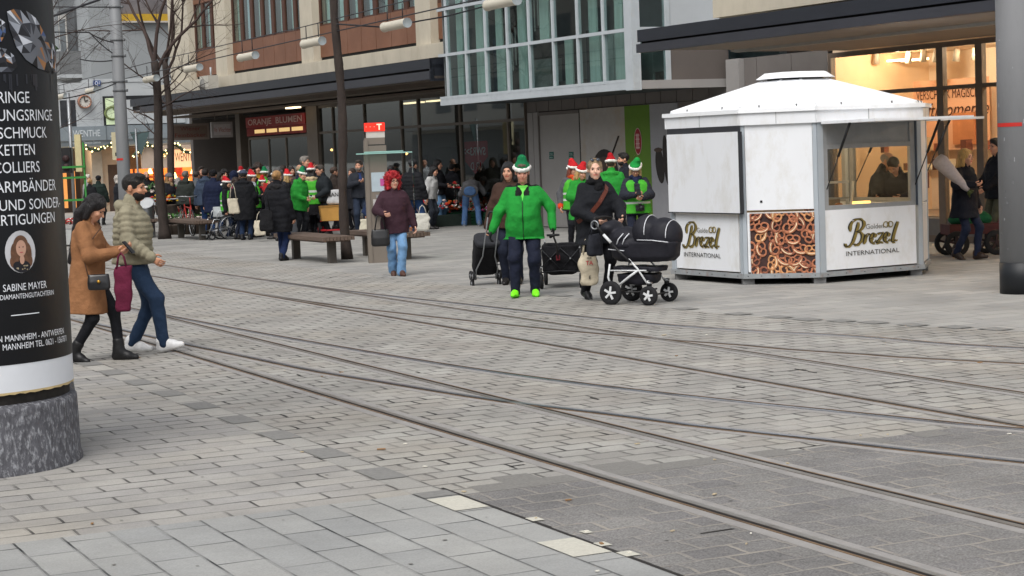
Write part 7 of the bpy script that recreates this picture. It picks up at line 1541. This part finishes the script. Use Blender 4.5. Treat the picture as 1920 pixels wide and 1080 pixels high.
# bouquet in paper
q0 = atY(1815, 356, P12['pos'][1]-.32); q1 = atY(1758, 298, P12['pos'][1]-.42); bq = thing('bouquet', 'bouquet wrapped in pale printed paper carried by the woman in navy', 'bouquet', q0); m = MB(); d = unit(q1-q0); x = unit(np.cross(d, UP)); y = np.cross(x, d); L_q = np.linalg.norm(q1-q0)
m.lathe([(.035, 0), (.05, .05), (.095, L_q*.55), (.12, L_q*.9), (.10, L_q), (0, L_q*1.02)], (0, 0, 0), 16, axes=(x, y, d)); m.build('paper', [mat('#a9a3a8', var=.12, scale=25, rough=.7)], bq)
m = MB()
for k in range(9): e = -d*random.uniform(.05, .12)+x*random.uniform(-.05, .05)+y*random.uniform(-.05, .05); m.tube([d*.01, e], .012, 5)
m.build('stems', [mat('#3f4a24', var=.3)], bq)
# totes in the crowd
def ctote(label, px, py, Y, w_, h_, col, straps=.2, **k): return bag(label, atY(px, py, Y), w_, h_, .12, col, .1, straps, 'tote_bag', **k)
ctote('cream tote under the left arm of the black hooded coat', 437, 372, 44.4, .26, .36, '#b5ad9a', .35)
ctote('cream tote hanging low at the right hand of the black hooded coat', 487, 413, 44.3, .28, .36, '#b8b09e', .2)
ctote('black shoulder bag at the left side of the quilted fur-hood coat', 498, 392, 35.3, .26, .42, '#131316', .35)
ctote('dark grey shopping bag beside the fur-hood coat', 546, 408, 44, .26, .40, '#3c3e42', .15)
ctote('white carrier bag hanging from the man in black puffer', 792, 400, 45.0, .34, .42, '#b9b7ae', .2)
ctote('cream cloth bag standing on the bench behind the phone pillar', 687, 411, 44.0, .34, .40, '#b8b2a0', None)
t_ = MBbox(thing('leaflet', 'red leaflet held up in the middle of the crowd', 'leaflet', atY(500, 352, 46.9), .3)); t_.children[0].scale = (2.2, 1, 1.6); t_.children[0].data.materials[0] = mat('#b32a24'); t_.children[0].name = 'sheet'; t_.children[1].name = 'print'; t_.children[1].data.materials[0] = mat('#c9b0a8')
# ---------------------------------------------------------------- red hand truck with carton
b_ = at(624, 441); ht = thing('hand_truck', 'red hand truck loaded with a yellow crate and white sacks beside the tree', 'hand truck', (b_[0], b_[1], 0), .2); RED = mat('#a81820', rough=.45)
m = MB()
for x_ in (-.22, .22): m.tube([(x_, 0, .10), (x_, .02, 1.05), (x_, .10, 1.15)], .02, 8)
for z_ in (.12, .45, .8, 1.0): m.tube([(-.22, .01, z_), (.22, .01, z_)], .016, 8)
m.tube([(-.30, -.05, .14), (.34, -.05, .14), (.34, -.4, .14), (-.30, -.4, .14), (-.30, -.05, .14)], .018, 8); m.tube([(-.30, -.05, .36), (.34, -.05, .36)], .014, 8); m.build('frame', [RED], ht)
for x_ in (-.32, .32): m = MB(); m.wheel((0, 0, 0), (1, 0, 0), .16, .07, 0, 1, 4); w_ = m.build('wheel', [mat('#1a1a1c', rough=.8), RED], ht); w_.location = (x_, .08, .16)
cb = thing('crate', 'yellow carton standing on the red hand truck', 'crate', (b_[0]+.0, b_[1]-.22, .37), .2); m = MB(); m.hexa([(-.24, -.16, 0), (.24, -.16, 0), (.24, .16, 0), (-.24, .16, 0), (-.28, -.18, .36), (.28, -.18, .36), (.28, .18, .36), (-.28, .18, .36)]); m.build('box', [mat('#b98a44', var=.12, scale=4)], cb); m = MB(); m.bar((-.29, -.185, .36), (.29, -.185, .36), .02, .03); m.build('rim', [mat('#9a7034')], cb)
bag('white sack with black lettering lying on the yellow carton', np.array([b_[0]+.10, b_[1]-.2, 1.12]), .40, .36, .22, '#b9b9ba', .2, None, 'sack', 'sack', False, [('MANN', .55, .09)])
# ---------------------------------------------------------------- flowers
FLC = [mat(c, var=.25, scale=30, rough=.7) for c in ('#2f4a24', '#a8201c', '#c8551c', '#d8c8c0', '#8a2a5a', '#c9a020', '#3f6a2c', '#b9a8c8')]
def clump(m_, c, rx, ry, h_, n, cols, r_, sz=.045):
    for k in range(n):
        x_, y_ = r_.uniform(-rx, rx), r_.uniform(-ry, ry); z_ = h_*(1-.6*((x_/rx)**2+(y_/ry)**2)/2)*r_.uniform(.5, 1); col = r_.choice(cols); s0 = sz*r_.uniform(.6, 1.2)
        if col in (0, 6):
            a = r_.uniform(0, 6.28); d = np.array([math.cos(a), math.sin(a), r_.uniform(.2, 1.2)])*s0*1.8; e = np.array([-math.sin(a), math.cos(a), 0])*s0*.5; p_ = np.array(c)+np.array([x_, y_, z_]); m_.add([p_, p_+d*.5+e, p_+d, p_+d*.5-e], [(0, 1, 2, 3)], col)
        else: m_.lathe([(0, -s0*.5), (s0*.9, 0), (s0*.6, s0*.4), (0, s0*.5)], np.array(c)+np.array([x_, y_, z_]), 7, col)
r_ = random.Random(9)
crates = [(842, 422, [1, 2, 2, 0], 'orange roses at the left end'), (872, 419, [2, 1, 5, 0], 'red and orange mums behind the jeans'), (905, 423, [3, 2, 0, 1], 'white and orange blooms right of the jeans'), (932, 424, [4, 4, 7, 0], 'purple wrapped plants'), (960, 425, [1, 3, 0, 6], 'mixed plants nearest the green jacket'), (858, 424, [1, 2, 0, 0], 'deep red flowers in front')]
for px, py, cols, what in crates:
    b_ = at(px, py); Yb = b_[1]+.7; b_ = atY(px, hor(px)+1.9531*FPX/Yb*.985, Yb)
    t_ = thing('flower_crate', 'green plastic crate of '+what, 'flower crate', (b_[0], Yb, 0), F.a, 'green flower crates by the shop glass'); m = MB()
    m.box((0, 0, .02), (.58, .38, .04))
    for y_ in (-.19, .19):
        for z_ in (.08, .16, .24, .31): m.box((0, y_, z_), (.58, .02, .055))
    for x_ in (-.29, .29):
        for z_ in (.08, .16, .24, .31): m.box((x_, 0, z_), (.02, .38, .055))
    for x_ in (-.28, .28):
        for y_ in (-.18, .18): m.box((x_, y_, .17), (.04, .04, .34))
    m.box((0, 0, .2), (.5, .3, .3)); m.build('crate', [mat('#17402c', rough=.5, var=.15)], t_)
    m = MB(); clump(m, (0, 0, .30), .33, .24, .24, 110, cols+[0, 6], r_, .05); m.build('flowers', FLC, t_)
q = atY(857, 395, 48.2); vz = thing('vase', 'clear glass vase with a red-flowered branch on the crates', 'vase', (q[0], 48.2, .52)); m = MB(); m.lathe([(.10, 0), (.05, .06), (.045, .38), (.06, .42)], n=16, cap=False); m.build('glass', [glass((.85, .9, .9), .6, .9)], vz); m = MB(); clump(m, (0, 0, .36), .12, .10, .30, 30, [0, 0, 1, 3], r_, .045); m.build('flowers', FLC, vz)
g0 = atY(884, 388, 50); sh2 = thing('flower_rack', 'dark rack of greenery against the shop glass behind the crates', 'flower rack', (g0[0], 49.3, 0), F.a); m = MB(); m.box((0, .1, .15), (3.4, .4, .3)); m.build('rack', [mat('#24302a', var=.2)], sh2); m = MB(); clump(m, (0, .1, .28), 1.7, .25, .42, 260, [0, 0, 6, 1, 2, 3], r_, .06); m.build('plants', FLC, sh2)
pots = [(318, 425, [0, 6, 3], 'white cyclamen nearest the tree'), (333, 428, [0, 6, 6], 'dark leaves behind the bench leg'), (352, 424, [6, 0, 3], 'low green and white plants'), (373, 424, [6, 3, 0], 'pale green plants at bench middle'), (391, 423, [3, 6, 0], 'white flowers beside the wheelchair'), (305, 405, [1, 5, 0], 'red and yellow flowers on the rack'), (325, 402, [5, 2, 1, 0], 'yellow and orange flowers on the rack'), (368, 404, [4, 0, 1], 'pink and red flowers under the handlebar')]
for px, py, cols, what in pots:
    Yb = 50.5 if py > 410 else 51.2; b_ = atY(px, hor(px)+1.9531*FPX/Yb, Yb); zb = 0 if py > 410 else .52
    t_ = thing('flower_pot', 'pot of '+what, 'flower pot', (b_[0], Yb, zb), 0, 'flower pots behind the bench'); m = MB(); m.lathe([(.14, 0), (.19, .24), (.20, .25), (.20, .28), (.17, .28)], n=18); m.build('pot', [mat('#4a4038', var=.2)], t_); m = MB(); clump(m, (0, 0, .26), .28, .26, .30, 80, cols, r_, .055); m.build('plant', FLC, t_)
p = atY(322, 400, 51.2); rk = thing('flower_rack', 'white tube rack carrying flower pots behind the tree', 'flower rack', (p[0], 51.2, 0)); m = MB()
for x_ in (-.55, .55):
    for y_ in (-.25, .25): m.tube([(x_, y_, 0), (x_, y_, .95)], .018, 6)
for z_ in (.50, .95): m.tube([(-.55, -.25, z_), (.55, -.25, z_), (.55, .25, z_), (-.55, .25, z_)], .016, 6, closed=True)
m.box((0, 0, .505), (1.1, .5, .02)); m.build('tubes', [mat('#9a9ea2', rough=.4)], rk)
p = atY(285, 360, 52); gw = thing('wreath_table', 'table of evergreen wreaths and white goods beside the bearded man', 'table', (p[0], 52, 0)); m = MB(); m.box((0, 0, .72), (1.5, .7, .04)); 
for x_ in (-.7, .7):
    for y_ in (-.3, .3): m.bar((x_, y_, 0), (x_, y_, .70), .05, .05)
m.build('table', [mat('#8d8f90')], gw); m = MB(); clump(m, (0, 0, .95), .8, .32, .42, 240, [0, 0, 0, 6, 3], r_, .07); m.build('wreaths', FLC, gw); m = MB()
for k in range(14): m.box((r_.uniform(-.7, .7), r_.uniform(-.3, .2), .80), (.09, .09, .16), r_.uniform(0, 3), k % 2)
m.build('jars', [mat('#b5b8bc'), mat('#6a6c70')], gw)
p = atY(135, 410, 46); rt = thing('flower_table', 'table of red flowers with white front behind the camel coat', 'table', (p[0], 46, 0)); m = MB(); m.box((0, 0, .28), (1.1, .7, .26), 0, 0); m.box((0, -.36, .20), (1.1, .02, .3), 0, 0)
for x_ in (-.45, .45): m.bar((x_, -.3, 0), (x_*1.1, .3, .3), .04, .04, 1)
m.build('table', [mat('#a4a6a4'), mat('#7a5a3c')], rt); m = MB(); clump(m, (0, 0, .42), .55, .34, .26, 220, [1, 1, 4, 3, 0], r_, .05); m.build('flowers', FLC, rt)
# ---------------------------------------------------------------- bicycle and wheelchair behind the bench
def bigwheel(par, loc, R, m_t, m_r, name='wheel', ax=(1, 0, 0), hand=None):
    m = MB(); k = 30; A_ = unit(ax); x = unit(np.cross(UP, A_)); y = np.cross(A_, x); P_ = [x*R*math.cos(t)+y*R*math.sin(t) for t in np.linspace(0, 2*math.pi, k+1)[:-1]]
    m.tube(P_, .017, 6, 0, closed=True); m.tube([q*.95 for q in P_], .010, 5, 1, closed=True)
    for t in np.linspace(0, 2*math.pi, 19)[:-1]: m.tube([A_*.03*(1 if int(t*9) % 2 else -1), (x*math.cos(t)+y*math.sin(t))*R*.95], .0025, 3, 1)
    m.lathe([(.02, -.04), (.02, .04)], (0, 0, 0), 8, 1, axes=(x, y, A_))
    if hand: m.tube([q*hand+A_*.05 for q in P_], .009, 5, 1, closed=True)
    w_ = m.build(name, [m_t, m_r], par); w_.location = loc; return w_
TY, CH = mat('#1c1c1e', rough=.8), mat('#a9abad', metal=.7, rough=.3)
b_ = atY(352, 440, 49.6); bk = thing('bicycle', 'red bicycle with handlebars parked among the flower pots', 'bicycle', (b_[0], 49.6, 0), math.radians(24))
bigwheel(bk, (0, -.52, .34), .335, TY, CH); bigwheel(bk, (0, .52, .34), .335, TY, CH); m = MB(); RB_ = mat('#9a2a22', rough=.4)
m.tube([(0, -.46, .78), (0, -.05, .30), (0, .20, .82)], .018, 7); m.tube([(0, -.44, .72), (0, .18, .76)], .018, 7); m.tube([(0, -.05, .30), (0, .52, .34), (0, .18, .74)], .012, 7)
for s_ in (-.05, .05): m.tube([(0, -.45, .80), (s_, -.52, .34)], .012, 6)
m.tube([(0, -.43, .80), (0, -.40, 1.0)], .016, 7); m.build('frame', [RB_], bk); m = MB(); m.tube([(-.30, -.22, 1.02), (-.2, -.36, 1.04), (0, -.40, 1.02), (.2, -.36, 1.04), (.30, -.22, 1.02)], .013, 7); m.build('handlebar', [CH], bk)
s_ = SDF(.02); s_.ell((0, .28, .90), (.08, .10, .03)).ell((0, .16, .90), (.03, .10, .025)); sdfpart('saddle', s_, .012, [BLK], bk)
b_ = at(414, 449); wc = thing('wheelchair', 'grey wheelchair with spoked wheel beside the neon vest person', 'wheelchair', (b_[0], b_[1]+.1, 0), math.radians(-62))
bigwheel(wc, (-.30, .12, .30), .30, TY, CH, hand=.86); bigwheel(wc, (.30, .12, .30), .30, TY, CH, hand=.86)
for x_ in (-.24, .24): m = MB(); m.wheel((0, 0, 0), (1, 0, 0), .085, .03, 0, 1, 4); w_ = m.build('caster', [TY, CH], wc); w_.location = (x_, -.32, .085)
m = MB()
for x_ in (-.24, .24):
    m.tube([(x_, .22, .30), (x_, .24, .92), (x_, .36, .95)], .013, 7); m.tube([(x_, .22, .48), (x_, -.25, .50), (x_, -.38, .20)], .013, 7); m.tube([(x_, .20, .30), (x_, -.30, .22)], .013, 7); m.tube([(x_, .23, .70), (x_, -.12, .70), (x_, -.18, .5)], .013, 7); m.bar((x_, -.38, .14), (x_*.3, -.44, .13), .10, .015)
m.tube([(-.28, .12, .30), (.28, .12, .30)], .012, 7); m.build('frame', [CH], wc); m = MB(); m.box((0, -.02, .50), (.46, .42, .05)); m.box((0, .235, .72), (.46, .04, .40)); m.build('seat', [cloth('#16171c')], wc)
bag('pale cloth bundle lying on the wheelchair seat', np.array([b_[0], b_[1]+.05, .80]), .34, .26, .26, '#a4a8aa', .3, None, 'bundle', 'bundle')
# child's handcart beyond the woman with the bouquet
b_ = atY(1822, 470, 29.6); hc2 = thing('handcart', 'red handcart with green bundle behind the woman with the bouquet', 'handcart', (b_[0], 29.6, 0), .1); m = MB(); m.box((0, 0, .42), (.85, .45, .16)); m.bar((.42, 0, .45), (.62, 0, .95), .03, .03); m.build('tray', [mat('#48181a', var=.3)], hc2)
for x_ in (-.32, .32):
    for y_ in (-.24, .24): m = MB(); m.wheel((0, 0, 0), (0, 1, 0), .20, .05, 0, 1, 5); w_ = m.build('wheel', [TY, mat('#2e1a1c')], hc2); w_.location = (x_, y_, .20)
s_ = SDF(.03); s_.wr = (.01, 16, 3); s_.ell((-.15, 0, .56), (.22, .18, .11)).ell((.15, 0, .57), (.18, .18, .12)); sdfpart('bundle', s_, .02, [cloth('#1a5a3a')], hc2)

sg_ = thing('sunglasses', 'sunglasses pushed up on the head of the pram pusher', 'sunglasses', P6['o'].location, P6['yaw']); m = MB()
for s_ in (-1, 1): m.lathe([(0, -.006), (.026, -.004), (.026, .004), (0, .006)], np.array(P6['head'](s_*.034, -.055, .118))*P6['s'], 12, axes=(np.array([1., 0, 0]), unit(np.array([0, .5, .5])), unit(np.array([0, -.5, .5]))))
m.tube([np.array(P6['head'](-.01, -.055, .12))*P6['s'], np.array(P6['head'](.01, -.055, .12))*P6['s']], .004, 5); m.build('lenses', [mat('#3a4048', rough=.15)], sg_)
